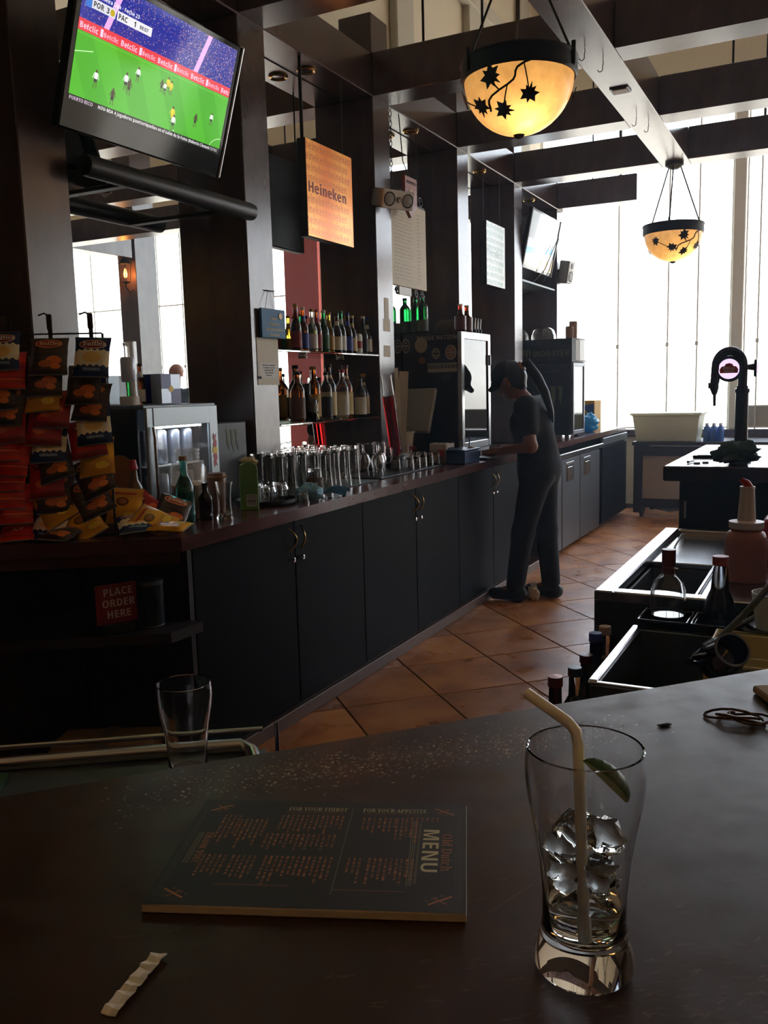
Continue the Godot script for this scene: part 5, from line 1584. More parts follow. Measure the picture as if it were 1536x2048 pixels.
	sc.box(Vector3.ZERO, V(0.26, 0.30, 0.03), 0.008)
	part(ps, "monitor", sc.mesh(), M.grey_plastic)
	var pp := thing("order_slips", "cream order slips clipped upright beside the post", "paper", V(-2.27, 0.9505, -4.70))
	for k in 3:
		var pm := MB.new()
		pm.xf = tf(V(-0.012 * k, 0.30, 0.008 * k), 0.25 * k + 0.5, 0.0, 0.06 * (k - 1))
		pm.box(Vector3.ZERO, V(0.055, [0.52, 0.44, 0.56][k], 0.0015))
		part(pp, "slip", pm.mesh(), M.paper)
	part(pp, "clip_base", cb(V(0.09, 0.02, 0.07), 0.004, V(0, 0.01, 0)), M.black)
	var pn := thing("receipt_printer", "small white receipt printer beside the blue box", "printer", V(-2.165, 0.9505, -5.04))
	part(pn, "body", cb(V(0.12, 0.12, 0.13), 0.008, V(0, 0.06, 0)), M.white)
	part(pn, "slot", cb(V(0.10, 0.006, 0.02), 0.001, V(0.02, 0.122, 0)), M.ink)
	part(pn, "front_slot", cb(V(0.004, 0.012, 0.09), 0.001, V(0.061, 0.085, 0)), M.ink)
	for q in [[-2.115, 1.0, -4.90, "red capped pepper shaker in front of the white printer", 0.951], [-2.215, 1.0, -5.135, "red capped pepper shaker behind the white printer", 0.951]]:
		var o := thing("shaker", q[3], "shaker", V(q[0], q[4], q[2]), 0, "red capped shakers")
		part(o, "jar", lt([v2(0, 0), v2(0.020, 0), v2(0.021, 0.035), v2(0.016, 0.05), v2(0, 0.05)], 14), M.lab_brown)
		part(o, "cap", lt([v2(0.017, 0.046), v2(0.022, 0.055), v2(0.020, 0.085), v2(0, 0.09)], 14), M.red)
	var bb := thing("blue_box", "dark blue plastic box at the worktop edge beside the bartender", "box", V(-2.015, 0.9505, -5.02))
	part(bb, "box", cb(V(0.12, 0.075, 0.26), 0.006, V(0, 0.0375, 0)), M.blue_plastic)
	part(bb, "lid", cb(V(0.124, 0.012, 0.264), 0.004, V(0, 0.081, 0)), M.blue_plastic)
	part(bb, "pen", tb([V(0.0, 0.086, -0.10), V(0.004, 0.16, -0.10)], 0.004, 6), M.blue_plastic)
	part(bb, "clip", cb(V(0.03, 0.012, 0.05), 0.003, V(0.03, 0.092, -0.06)), M.white)
	solo("tip_tray", "shallow brown wooden tray with slips beside the bartender's hands", "tray", bx(V(-2.045, 0.951, -5.20), V(-1.925, 0.966, -5.36), 0.003), M.dark_wood)

# ---------------------------------------------------------------- near end of the worktop
func counter_left() -> void:
	# small glass-door drinks cooler
	var c := thing("drinks_cooler", "small silver glass-door drinks cooler with a lit interior", "cooler", V(-2.355, 0.951, -2.67))
	var sh := MB.new()
	sh.box(V(-0.118, 0.21, 0), V(0.012, 0.41, 0.42), 0.003)
	sh.box(V(0, 0.412, 0), V(0.248, 0.016, 0.42), 0.003)
	sh.box(V(0, 0.012, 0), V(0.248, 0.022, 0.42), 0.003)
	sh.box(V(0, 0.212, -0.204), V(0.248, 0.384, 0.012), 0.002)
	part(c, "shell", sh.mesh(), M.steel_dull)
	var sd := part(c, "side_panel", bx(V(-0.124, 0.0, 0.200), V(0.09, 0.405, 0.212), 0.002), M.cooler_black)
	var sun := MB.new()
	sun.xf = Transform3D(Basis(V(1, 0, 0), PI / 2), V(0.0, 0.16, 0.2125))
	sun.lathe([v2(0.078, 0), v2(0.078, 0.001), v2(0, 0.001)], 32)
	part(sd, "orange_print", sun.mesh(), M.sun_orange)
	var df := MB.new()
	df.box(V(0.128, 0.21, 0.19), V(0.014, 0.40, 0.035), 0.003)
	df.box(V(0.128, 0.21, -0.18), V(0.014, 0.40, 0.055), 0.003)
	df.box(V(0.128, 0.375, 0.005), V(0.0136, 0.07, 0.33), 0.002)
	df.box(V(0.128, 0.025, 0.005), V(0.0136, 0.03, 0.33), 0.002)
	var fr := part(c, "door_frame", df.mesh(), M.cooler_silver)
	part(fr, "door_pane", bx(V(0.126, 0.04, 0.172), V(0.130, 0.34, -0.153)), M.pane)
	part(fr, "door_handle", tb([V(0.145, 0.06, 0.185), V(0.15, 0.10, 0.185), V(0.15, 0.30, 0.185), V(0.145, 0.34, 0.185)], 0.006, 8), M.steel)
	for q in [[0.045, 0.22, 1.0], [-0.045, 0.22, -1.0]]:
		var bl := MB.new()
		bl.xf = Transform3D(Basis(V(0, 0, -1), V(1, 0, 0), V(0, 1, 0)) , V(0.1352, 0.23, -0.18))
		var s: float = q[2]
		bl.prism(PackedVector2Array([v2(-0.004, s * 0.012), v2(0.010, s * 0.014), v2(0.013, s * 0.034), v2(0.005, s * 0.045), v2(0.012, s * 0.066), v2(0.004, s * 0.055), v2(-0.006, s * 0.068), v2(-0.010, s * 0.046), v2(-0.004, s * 0.036), v2(-0.012, s * 0.022)]), 0.0, 0.0012)
		part(fr, "red_emblem", bl.mesh(), M.logo_red)
	var yd := MB.new()
	yd.xf = Transform3D(Basis(V(0, 0, 1), -PI / 2), V(0.1352, 0.23, -0.18))
	yd.lathe([v2(0.017, 0), v2(0.017, 0.001), v2(0, 0.001)], 20)
	part(fr, "yellow_disc", yd.mesh(), M.logo_yellow)
	part(c, "light_strip", bx(V(0.085, 0.330, 0.15), V(0.105, 0.338, -0.14)), M.led)
	var al := AreaLight3D.new()
	al.name = "cooler_light"
	al.area_size = v2(0.02, 0.28); al.light_color = Color(0.9, 0.94, 1.0); al.light_energy = 0.02; al.shadow_enabled = true
	al.basis = Basis(V(1, 0, 0), -PI / 2); al.position = V(0.095, 0.326, 0)
	c.add_child(al)
	part(c, "wire_shelf", bx(V(-0.10, 0.185, 0.17), V(0.10, 0.19, -0.15)), M.shelf_white)
	for j in 2:
		for i in 4:
			var dc := thing("energy_drink_can", "slim blue and silver drink can inside the lit cooler", "can", V(-2.30, 0.976 + 0.168 * j, -2.545 - 0.075 * i), 0.4 * i, "cans in the small cooler")
			part(dc, "can", lt([v2(0, 0), v2(0.022, 0), v2(0.026, 0.006), v2(0.026, 0.120), v2(0.021, 0.130), v2(0, 0.130)], 18), M.can_silver)
			part(dc, "blue_field", half_band(0.0263, 0.062, 0.118), M.can_blue)
	# clear tube with a giant can, on the cooler
	var tu := thing("acrylic_tube", "clear acrylic tube display with a can, on the drinks cooler", "display", V(-2.37, 1.372, -2.545))
	part(tu, "tube", lt([v2(0.036, 0.03), v2(0.036, 0.235), v2(0.033, 0.235), v2(0.033, 0.03)], 24, true), M.acrylic)
	part(tu, "base", lt([v2(0, 0), v2(0.037, 0), v2(0.037, 0.032), v2(0, 0.032)], 24), M.white)
	part(tu, "floating_can", lt([v2(0, 0.085), v2(0.023, 0.085), v2(0.027, 0.092), v2(0.027, 0.170), v2(0.023, 0.178), v2(0, 0.178)], 20), M.can_silver)
	part(tu, "blue_field", half_band(0.0274, 0.092, 0.130), M.can_blue)
	part(tu, "water_spout", lt([v2(0, 0.178), v2(0.012, 0.178), v2(0.011, 0.215), v2(0.015, 0.23), v2(0, 0.232)], 12), M.clear)
	part(tu, "green_stem", lt([v2(0, 0.032), v2(0.010, 0.032), v2(0.012, 0.085), v2(0, 0.085)], 12), M.green_glass)
	var bt := bottle(V(-2.375, 1.372, -2.612), 0.155, 0.018, 0.5, M.brown_glass, M.lab_white, M.lab_black, "slim dark bottle between the acrylic tube and the blue drink pack", "", 0.3)
	var pk := thing("drink_pack", "blue and silver quartered drink pack on the small cooler", "pack", V(-2.35, 1.372, -2.70))
	part(pk, "box", cb(V(0.10, 0.115, 0.115), 0.002, V(0, 0.0575, 0)), M.can_silver)
	for q in [[0.028, 0.086], [-0.028, 0.029]]: part(pk, "blue_field", bx(V(0.0502, q[1] - 0.0285, q[0] - 0.028), V(0.0508, q[1] + 0.0285, q[0] + 0.028)), M.can_blue)
	part(pk, "side_print", bx(V(-0.048, 0.002, 0.0576), V(0.0, 0.113, 0.0582)), M.can_blue)
	var lg := MB.new()
	lg.xf = Transform3D(Basis(V(0, 0, 1), -PI / 2), V(0.0508, 0.0575, 0))
	lg.lathe([v2(0.013, 0), v2(0.013, 0.0006), v2(0, 0.0006)], 16)
	part(pk, "emblem", lg.mesh(), M.logo_yellow)
	# big tip jar
	var j := thing("plastic_jar", "big clear plastic jar with handwriting and beige contents", "jar", V(-2.115, 0.9505, -2.55))
	var jp := [v2(0.060, 0), v2(0.066, 0.008), v2(0.066, 0.185), v2(0.058, 0.205), v2(0.044, 0.215), v2(0.044, 0.250), v2(0.047, 0.252), v2(0.047, 0.258), v2(0.041, 0.258), v2(0.041, 0.214), v2(0.056, 0.203), v2(0.0635, 0.183), v2(0.0635, 0.010), v2(0.058, 0.003), v2(0, 0.003), v2(0, 0)]
	part(j, "jar_wall", lt(jp, 32), M.acrylic)
	for y: float in [0.222, 0.236]: part(j, "thread", lt([v2(0.0442, y), v2(0.046, y + 0.002), v2(0.0442, y + 0.005)], 28), M.acrylic)
	part(j, "contents", lt([v2(0, 0.004), v2(0.060, 0.004), v2(0.0625, 0.012), v2(0.0625, 0.125), v2(0.04, 0.135), v2(0, 0.132)], 28), M.sugar)
	for q in [["tan", -0.15, 0.120], ["lip", 0.75, 0.118], ["or", -0.20, 0.095]]:
		var a: float = q[1] + 0.85
		part(j, "handwriting", text_mesh(q[0], 0.020, 0.0006, sans), M.ink, Transform3D(Basis(V(0, 1, 0), a), V(0.0666 * sin(a), q[2], 0.0666 * cos(a))))
	# bottles along the front
	var tb_ := bottle(V(-2.035, 0.9505, -2.43), 0.24, 0.034, 0.52, M.teal_glass, null, M.cork, "teal green glass bottle with a cork on the worktop", "", 0.3)
	bottle(V(-2.025, 0.9505, -2.530), 0.135, 0.026, 0.45, M.cola, null, M.black_gloss, "small dark cola bottle beside the teal bottle", "", 0.3)
	solo("beer_glass", "clear waisted glass with printed letters beside the cola bottle", "glass", lt(cup_profile(0.135, 0.033, 0.018, 0.031, 0.002, 0.012, false), 24), M.clear, tf(V(-1.975, 0.9505, -2.575)))
	var tm := thing("brown_tumbler", "brown cocktail shaker standing behind the waisted glass", "shaker", V(-2.075, 0.9505, -2.665))
	part(tm, "cup", lt([v2(0, 0), v2(0.030, 0), v2(0.038, 0.145), v2(0.033, 0.158), v2(0, 0.160)], 20), M.shaker_brown)
	part(tm, "lid_ring", lt([v2(0.038, 0.14), v2(0.040, 0.143), v2(0.038, 0.148)], 20), M.cardboard)
	var ca := thing("juice_carton", "green fruit juice carton with its top folded open", "carton", V(-2.035, 0.9505, -2.815), 0.62)
	part(ca, "box", cb(V(0.072, 0.150, 0.072), 0.003, V(0, 0.075, 0)), M.carton_green)
	var gb := MB.new()
	gb.prism(PackedVector2Array([v2(-0.036, 0.150), v2(0.036, 0.150), v2(0.030, 0.178), v2(0.0, 0.190), v2(-0.032, 0.176)]), -0.035, 0.035)
	part(ca, "gable", gb.mesh(), M.carton_green, Transform3D(Basis(V(1, 0, 0), V(0, 0, 1), V(0, 1, 0)), Vector3.ZERO))
	var tp := MB.new()
	tp.blob(V(0, 0.192, 0), V(0.032, 0.014, 0.030), 44, 0.9, 8, 14)
	part(ca, "torn_top", tp.mesh(), M.carton_tan)
	part(ca, "barcode", card(0.040, 0.045), M.barcode, tf(V(0.008, 0.040, 0.0364)))
	part(ca, "white_strip", cb(V(0.0004, 0.010, 0.062), 0, V(0.0362, 0.092, 0)), M.paper)
	part(ca, "fruit_print", cb(V(0.0004, 0.036, 0.028), 0, V(0.0362, 0.05, 0.006)), M.lime_print)
	var sy := thing("syrup_bottle", "tan syrup bottle with a yellow label and red cap among the snack bags", "bottle", V(-2.16, 0.9505, -2.315))
	part(sy, "glass_body", lt([v2(0, 0), v2(0.030, 0), v2(0.032, 0.006), v2(0.032, 0.118), v2(0.026, 0.14), v2(0.014, 0.165), v2(0.011, 0.205), v2(0, 0.206)], 20), M.syrup)
	part(sy, "label", lt([v2(0.0322, 0.02), v2(0.0327, 0.02), v2(0.0327, 0.105), v2(0.0322, 0.105)], 20), M.lab_yellow)
	part(sy, "label_print", half_band(0.0330, 0.075, 0.088), M.lab_brown)
	part(sy, "cap", lt([v2(0.014, 0.200), v2(0.016, 0.203), v2(0.012, 0.222), v2(0.010, 0.235), v2(0, 0.236)], 14), M.red)
	# dark drink fridge panel in the mirror niche behind the carton
	var mp := thing("energy_drink_stand", "black counter display with a green claw emblem behind the carton", "display", V(-2.39, 0.9505, -3.06))
	part(mp, "panel", cb(V(0.16, 0.335, 0.27), 0.006, V(0, 0.168, 0)), M.black)
	claw(mp, Transform3D(FACE_X, V(0.0805, 0.255, -0.03)), 0.10, M.claw_green)
	# under the angled end
	var po := thing("order_sign", "small red sign reading place order here on the dark shelf", "sign", V(-2.11, 0.6205, -2.14))
	po.basis = FACE_X * Basis(V(0, 1, 0), -0.45)
	part(po, "panel", cb(V(0.140, 0.135, 0.006), 0.001, V(0, 0.100, 0)), M.sign_red)
	part(po, "foot", cb(V(0.10, 0.032, 0.05), 0.004, V(0, 0.016, 0)), M.black)
	for i in 3: lettering(po, ["PLACE", "ORDER", "HERE"][i], 0.0245, M.sign_ink, tf(V(0.006, 0.140 - 0.038 * i, 0.0034)))
	var tn := thing("tin_canister", "dark tin canister with a loose lid beside the red sign", "canister", V(-2.065, 0.6205, -2.255))
	part(tn, "tin", lt([v2(0, 0), v2(0.044, 0), v2(0.045, 0.004), v2(0.045, 0.150), v2(0, 0.150)], 24), M.tin_dark)
	part(tn, "lid", lt([v2(0.046, 0.146), v2(0.047, 0.160), v2(0.02, 0.168), v2(0, 0.168)], 24), M.steel_dull)
	part(tn, "bottom_rim", lt([v2(0.0455, 0.001), v2(0.0465, 0.004), v2(0.0455, 0.007)], 24), M.steel_dull)
	var cx := thing("cardboard_box", "flat brown cardboard box on the bottom shelf", "box", V(-2.22, 0.101, -2.16), 0.5)
	part(cx, "box", cb(V(0.34, 0.12, 0.20), 0.003, V(0, 0.06, 0)), M.cardboard)
	part(cx, "flap", cb(V(0.34, 0.003, 0.09), 0.0, V(0, 0.123, 0.03)), M.cardboard)
	part(cx, "tape", cb(V(0.05, 0.0006, 0.20), 0.0, V(0, 0.1252, 0)), M.kick)
func half_band(r: float, y0: float, y1: float) -> ArrayMesh:
	var m := MB.new()
	for k in 12:
		var a0 := -PI / 2 + PI * k / 12 + PI * 0.5
		var a1 := a0 + PI / 12
		m.quado(V(r * cos(a0), y0, -r * sin(a0)), V(r * cos(a1), y0, -r * sin(a1)), V(r * cos(a1), y1, -r * sin(a1)), V(r * cos(a0), y1, -r * sin(a0)), V(cos(a0), 0, -sin(a0)))
	return m.mesh()

# ---------------------------------------------------------------- snack bags
func bag_mesh(w: float, h: float, t: float, seed_: int) -> ArrayMesh:
	var nz := FastNoiseLite.new()
	nz.seed = seed_; nz.frequency = 14.0
	var nx := 10
	var ny := 14
	var P := func(i: int, j: int, s: float) -> Vector3:
		var u := float(i) / nx * 2.0 - 1.0
		var v := float(j) / ny * 2.0 - 1.0
		var cr := clampf((1.0 - absf(v)) / 0.16, 0.0, 1.0)
		var pin := 1.0 - 0.10 * (1.0 - pow(absf(v), 3.0)) * 0.6
		var bul := pow(maxf(0.0, 1.0 - pow(absf(u), 3.0)), 0.6) * pow(maxf(0.0, 1.0 - pow(absf(v) / 0.94, 4.0)), 0.6) if absf(v) < 0.94 else 0.0
		var z := s * (t * 0.5 * bul + 0.0006) + nz.get_noise_3d(u * 0.06, v * 0.08, s) * 0.006 * cr
		return V(u * w * 0.5 * pin, v * h * 0.5, z)
	var m := MB.new()
	for s: float in [1.0, -1.0]:
		for i in nx:
			for j in ny:
				var a: Vector3 = P.call(i, j, s)
				var b: Vector3 = P.call(i + 1, j, s)
				var c: Vector3 = P.call(i + 1, j + 1, s)
				var d: Vector3 = P.call(i, j + 1, s)
				var N := func(ii: int, jj: int) -> Vector3:
					var dx: Vector3 = P.call(mini(ii + 1, nx), jj, s) - P.call(maxi(ii - 1, 0), jj, s)
					var dy: Vector3 = P.call(ii, mini(jj + 1, ny), s) - P.call(ii, maxi(jj - 1, 0), s)
					return dx.cross(dy).normalized() * s
				var ua := v2(float(i) / nx, 1.0 - float(j) / ny)
				var ub := v2(float(i + 1) / nx, 1.0 - float(j) / ny)
				var uc := v2(float(i + 1) / nx, 1.0 - float(j + 1) / ny)
				var ud := v2(float(i) / nx, 1.0 - float(j + 1) / ny)
				if s > 0.0:
					m.tri(a, b, c, N.call(i, j), N.call(i + 1, j), N.call(i + 1, j + 1), ua, ub, uc)
					m.tri(a, c, d, N.call(i, j), N.call(i + 1, j + 1), N.call(i, j + 1), ua, uc, ud)
				else:
					m.tri(a, c, b, N.call(i, j), N.call(i + 1, j + 1), N.call(i + 1, j), ua, uc, ub)
					m.tri(a, d, c, N.call(i, j), N.call(i, j + 1), N.call(i + 1, j + 1), ua, ud, uc)
	return m.mesh()
func chip_px(im: Image, x: float, y: float, r: float, c: Color) -> void:
	disc(im, x, y, r, r * 0.62, c)
	for k in 4: line(im, v2(x - r * 0.7, y - r * 0.4 + k * r * 0.25), v2(x + r * 0.7, y - r * 0.35 + k * r * 0.25), c * 0.82, 1)
func bag_print(kind: String) -> Image:
	var im: Image
	match kind:
		"brown":
			im = new_img(160, 200, Color(0.20, 0.13, 0.10))
			for y in range(70, 200): rect(im, 0, y, 160, 1, Color(0.22, 0.15, 0.12).lerp(Color(0.15, 0.11, 0.10), 0.5 + 0.5 * sin(y * 0.21)))
			disc(im, 80, 38, 58, 24, Color(0.72, 0.45, 0.26)); disc(im, 80, 38, 52, 19, Color(0.42, 0.12, 0.10))
			stamp(im, "Ruffles", 40, 46, 18, Color(0.82, 0.66, 0.50), serif)
			chip_px(im, 105, 128, 34, Color(0.66, 0.36, 0.14)); chip_px(im, 70, 146, 30, Color(0.58, 0.30, 0.12)); chip_px(im, 112, 158, 22, Color(0.70, 0.40, 0.18))
			rect(im, 0, 176, 160, 24, Color(0.12, 0.09, 0.09))
		"blue":
			im = new_img(160, 200, Color(0.03, 0.12, 0.26))
			for x in 160:
				var o := int(5 * sin(x * 0.22))
				rect(im, x, 70 + o, 1, 78, Color(0.74, 0.70, 0.60))
			chip_px(im, 82, 108, 44, Color(0.74, 0.60, 0.36))
			disc(im, 82, 42, 62, 24, Color(0.74, 0.60, 0.50)); disc(im, 82, 42, 57, 20, Color(0.36, 0.06, 0.10))
			stamp(im, "Ruffles", 36, 51, 21, Color(0.88, 0.80, 0.72), serif)
			stamp(im, "ORIGINAL", 46, 172, 12, Color(0.55, 0.62, 0.70))
		"yellow":
			im = new_img(160, 200, Color(0.68, 0.50, 0.10))
			for y in 200: rect(im, 0, y, 160, 1, Color(0.72, 0.54, 0.12).lerp(Color(0.60, 0.42, 0.08), 0.5 + 0.5 * sin(y * 0.05)))
			disc(im, 70, 78, 30, 24, Color(0.34, 0.22, 0.08)); disc(im, 72, 76, 20, 15, Color(0.50, 0.30, 0.10))
			rect(im, 20, 30, 110, 10, Color(0.50, 0.16, 0.08))
			disc(im, 110, 150, 30, 18, Color(0.78, 0.62, 0.22))
		"star":
			im = new_img(160, 200, Color(0.62, 0.12, 0.06))
			for y in 200: rect(im, 0, y, 160, 1, Color(0.64, 0.14, 0.06).lerp(Color(0.50, 0.08, 0.05), 0.5 + 0.5 * sin(y * 0.09)))
			for q in [[84, 96, 26]]:
				for k in 8:
					var a := TAU * k / 8
					line(im, v2(q[0], q[1]), v2(q[0] + q[2] * cos(a), q[1] + q[2] * 0.7 * sin(a)), Color(0.74, 0.66, 0.58), 7)
				disc(im, q[0], q[1], 10, 8, Color(0.30, 0.12, 0.08))
			rect(im, 0, 150, 160, 6, Color(0.74, 0.30, 0.12))
		_:
			im = new_img(160, 200, Color(0.48, 0.08, 0.07))
			chip_px(im, 100, 110, 34, Color(0.68, 0.34, 0.14)); chip_px(im, 60, 130, 28, Color(0.60, 0.28, 0.12))
			disc(im, 78, 44, 52, 20, Color(0.30, 0.05, 0.06))
			for k in 9: rect(im, 34 + k * 10, 36, 7, 14, Color(0.70, 0.52, 0.40))
			rect(im, 0, 170, 160, 30, Color(0.36, 0.06, 0.06))
	im.adjust_bcs(1.35, 1.0, 1.1)
	rect(im, 0, 0, 160, 5, Color(0.42, 0.40, 0.38)); rect(im, 0, 195, 160, 5, Color(0.50, 0.48, 0.46))
	return im
func snack_bags() -> void:
	for k in ["brown", "blue", "yellow", "star", "dark"]:
		img_mat("bag_" + k, bag_print(k), 0.28)
	var meshes := [bag_mesh(0.115, 0.135, 0.028, 1), bag_mesh(0.118, 0.130, 0.030, 2), bag_mesh(0.112, 0.140, 0.026, 3)]
	var e := V(0.889, 0, -0.458)
	var nn := V(0.458, 0, 0.889)
	var O := V(-2.40, 0, -1.95)
	var ry := atan2(nn.x, nn.z)
	# wire rack with clip strips
	var rk := thing("snack_rack", "black wire rack with clip strips holding the snack bags", "rack", O)
	part(rk, "top_wire", tb([e * -0.12 + V(0, 1.610, 0) - nn * 0.03, e * 0.36 + V(0, 1.606, 0) - nn * 0.03], 0.003, 6), M.black)
	for s: float in [0.065, 0.195, 0.325]:
		var b := MB.new()
		b.xf = Transform3D(Basis(V(0, 1, 0), ry), e * s - nn * 0.032)
		b.box(V(0, 1.33, 0), V(0.014, 0.62, 0.003), 0.001)
		b.box(V(0, 1.645, 0.002), V(0.018, 0.05, 0.008), 0.003)
		part(rk, "clip_strip", b.mesh(), M.black)
		part(rk, "hook", tb([e * s - nn * 0.03 + V(0, 1.66, 0), e * (s - 0.01) - nn * 0.02 + V(0, 1.672, 0), e * (s - 0.03) - nn * 0.02 + V(0, 1.665, 0)], 0.003, 6), M.black)
	part(rk, "stand", tb([e * 0.36 - nn * 0.035 + V(0, 0.953, 0), e * 0.36 - nn * 0.035 + V(0, 1.606, 0)], 0.004, 6), M.black)
	part(rk, "stand", tb([e * -0.12 - nn * 0.035 + V(0, 0.953, 0), e * -0.12 - nn * 0.035 + V(0, 1.606, 0)], 0.004, 6), M.black)
	part(rk, "foot_wire", tb([e * -0.12 - nn * 0.035 + V(0, 0.955, 0), e * 0.36 - nn * 0.035 + V(0, 0.955, 0)], 0.004, 6), M.black)
	# columns of bags: [along the rack, height, print, roll, lean]
	var word := {"brown": "brown snack bag with an oval badge", "blue": "blue and cream snack bag", "yellow": "yellow snack bag with a dark round blot", "star": "orange-red snack bag with a pale star", "dark": "dark red snack bag with orange chips"}
	var where := ["on the outer rack strip", "on the middle rack strip", "on the rack strip beside the cooler"]
	var cols := [
		[[1.565, "blue", 0.05], [1.505, "star", 0.0], [1.445, "brown", 0.06], [1.395, "brown", -0.04], [1.335, "dark", 0.08], [1.285, "star", 0.02], [1.235, "star", -0.03], [1.185, "star", 0.03], [1.135, "star", 0.0], [1.085, "star", 0.04]],
		[[1.545, "brown", 0.0], [1.485, "brown", 0.03], [1.435, "yellow", 0.06], [1.380, "dark", 0.0], [1.330, "dark", -0.05], [1.275, "blue", 0.04], [1.215, "brown", 0.35], [1.165, "dark", 0.1], [1.115, "brown", 0.02], [1.075, "yellow", 0.6]],
		[[1.540, "blue", -0.04], [1.455, "brown", 0.0], [1.400, "brown", -0.05], [1.330, "blue", 0.12], [1.285, "dark", 0.2], [1.225, "yellow", 0.16], [1.165, "brown", 0.5], [1.10, "brown", 0.45]]]
	var base: float = 0.0
	var cnt := 0
	for c in 3:
		var s0: float = [0.062, 0.195, 0.328][c]
		for i in cols[c].size():
			var q: Array = cols[c][i]
			var pos: Vector3 = O + e * (s0 + 0.016 * sin(i * 2.3 + c)) + nn * (0.030 + 0.003 * i) + V(0, q[0] - 0.012, 0)
			var m: MeshInstance3D = mesh_node(numbered("snack_bag"), meshes[cnt % 3], M["bag_" + q[1]])
			m.transform = Transform3D(Basis(V(0, 1, 0), ry + 0.12 * sin(i * 1.7 + c)) * Basis(V(1, 0, 0), -0.44 + 0.03 * sin(i)) * Basis(V(0, 0, 1), q[2]), pos)
			add_child(m)
			tag(m, word[q[1]] + " " + where[c], "snack bag", "%s bags, strip %d" % [q[1], c + 1])
			cnt += 1
	# heap on the worktop
	for q in [[-2.045, 0.985, -2.185, 0.7, -1.25, 0.15, "blue", "blue and cream snack bag lying in front of the heap on the worktop"],
			[-2.00, 0.990, -2.225, 0.9, -0.9, 0.9, "yellow", "yellow snack bag propped on the heap at the worktop edge"],
			[-1.945, 0.972, -2.235, 0.6, -1.45, 1.3, "yellow", "yellow snack bag lying flat at the worktop corner"],
			[-2.125, 1.035, -2.225, 0.6, -0.35, -0.1, "yellow", "yellow snack bag standing behind the heap by the syrup bottle"],
			[-2.27, 0.995, -2.035, 0.5, -0.75, -0.15, "blue", "blue and cream snack bag leaning at the foot of the rack"],
			[-2.185, 0.990, -2.10, 0.4, -0.8, 0.7, "yellow", "yellow snack bag tilted at the foot of the rack"],
			[-2.345, 0.972, -1.965, 0.5, -1.3, 0.2, "star", "orange-red snack bag lying at the foot of the rack"],
			[-2.21, 0.968, -2.03, 0.5, -1.4, -0.3, "brown", "brown snack bag lying at the foot of the rack"],
			[-2.015, 1.005, -2.335, 1.0, -0.7, -0.5, "brown", "brown snack bag slumped against the teal bottle"],
			[-2.085, 1.012, -2.285, 0.8, -0.5, 0.8, "dark", "dark red snack bag crumpled by the syrup bottle"]]:
		var m: MeshInstance3D = mesh_node(numbered("snack_bag"), meshes[cnt % 3], M["bag_" + q[6]])
		m.transform = Transform3D(Basis(V(0, 1, 0), q[3]) * Basis(V(1, 0, 0), q[4]) * Basis(V(0, 0, 1), q[5]), V(q[0], q[1], q[2]))
		add_child(m)
		tag(m, q[7], "snack bag", "heap of snack bags")
		cnt += 1

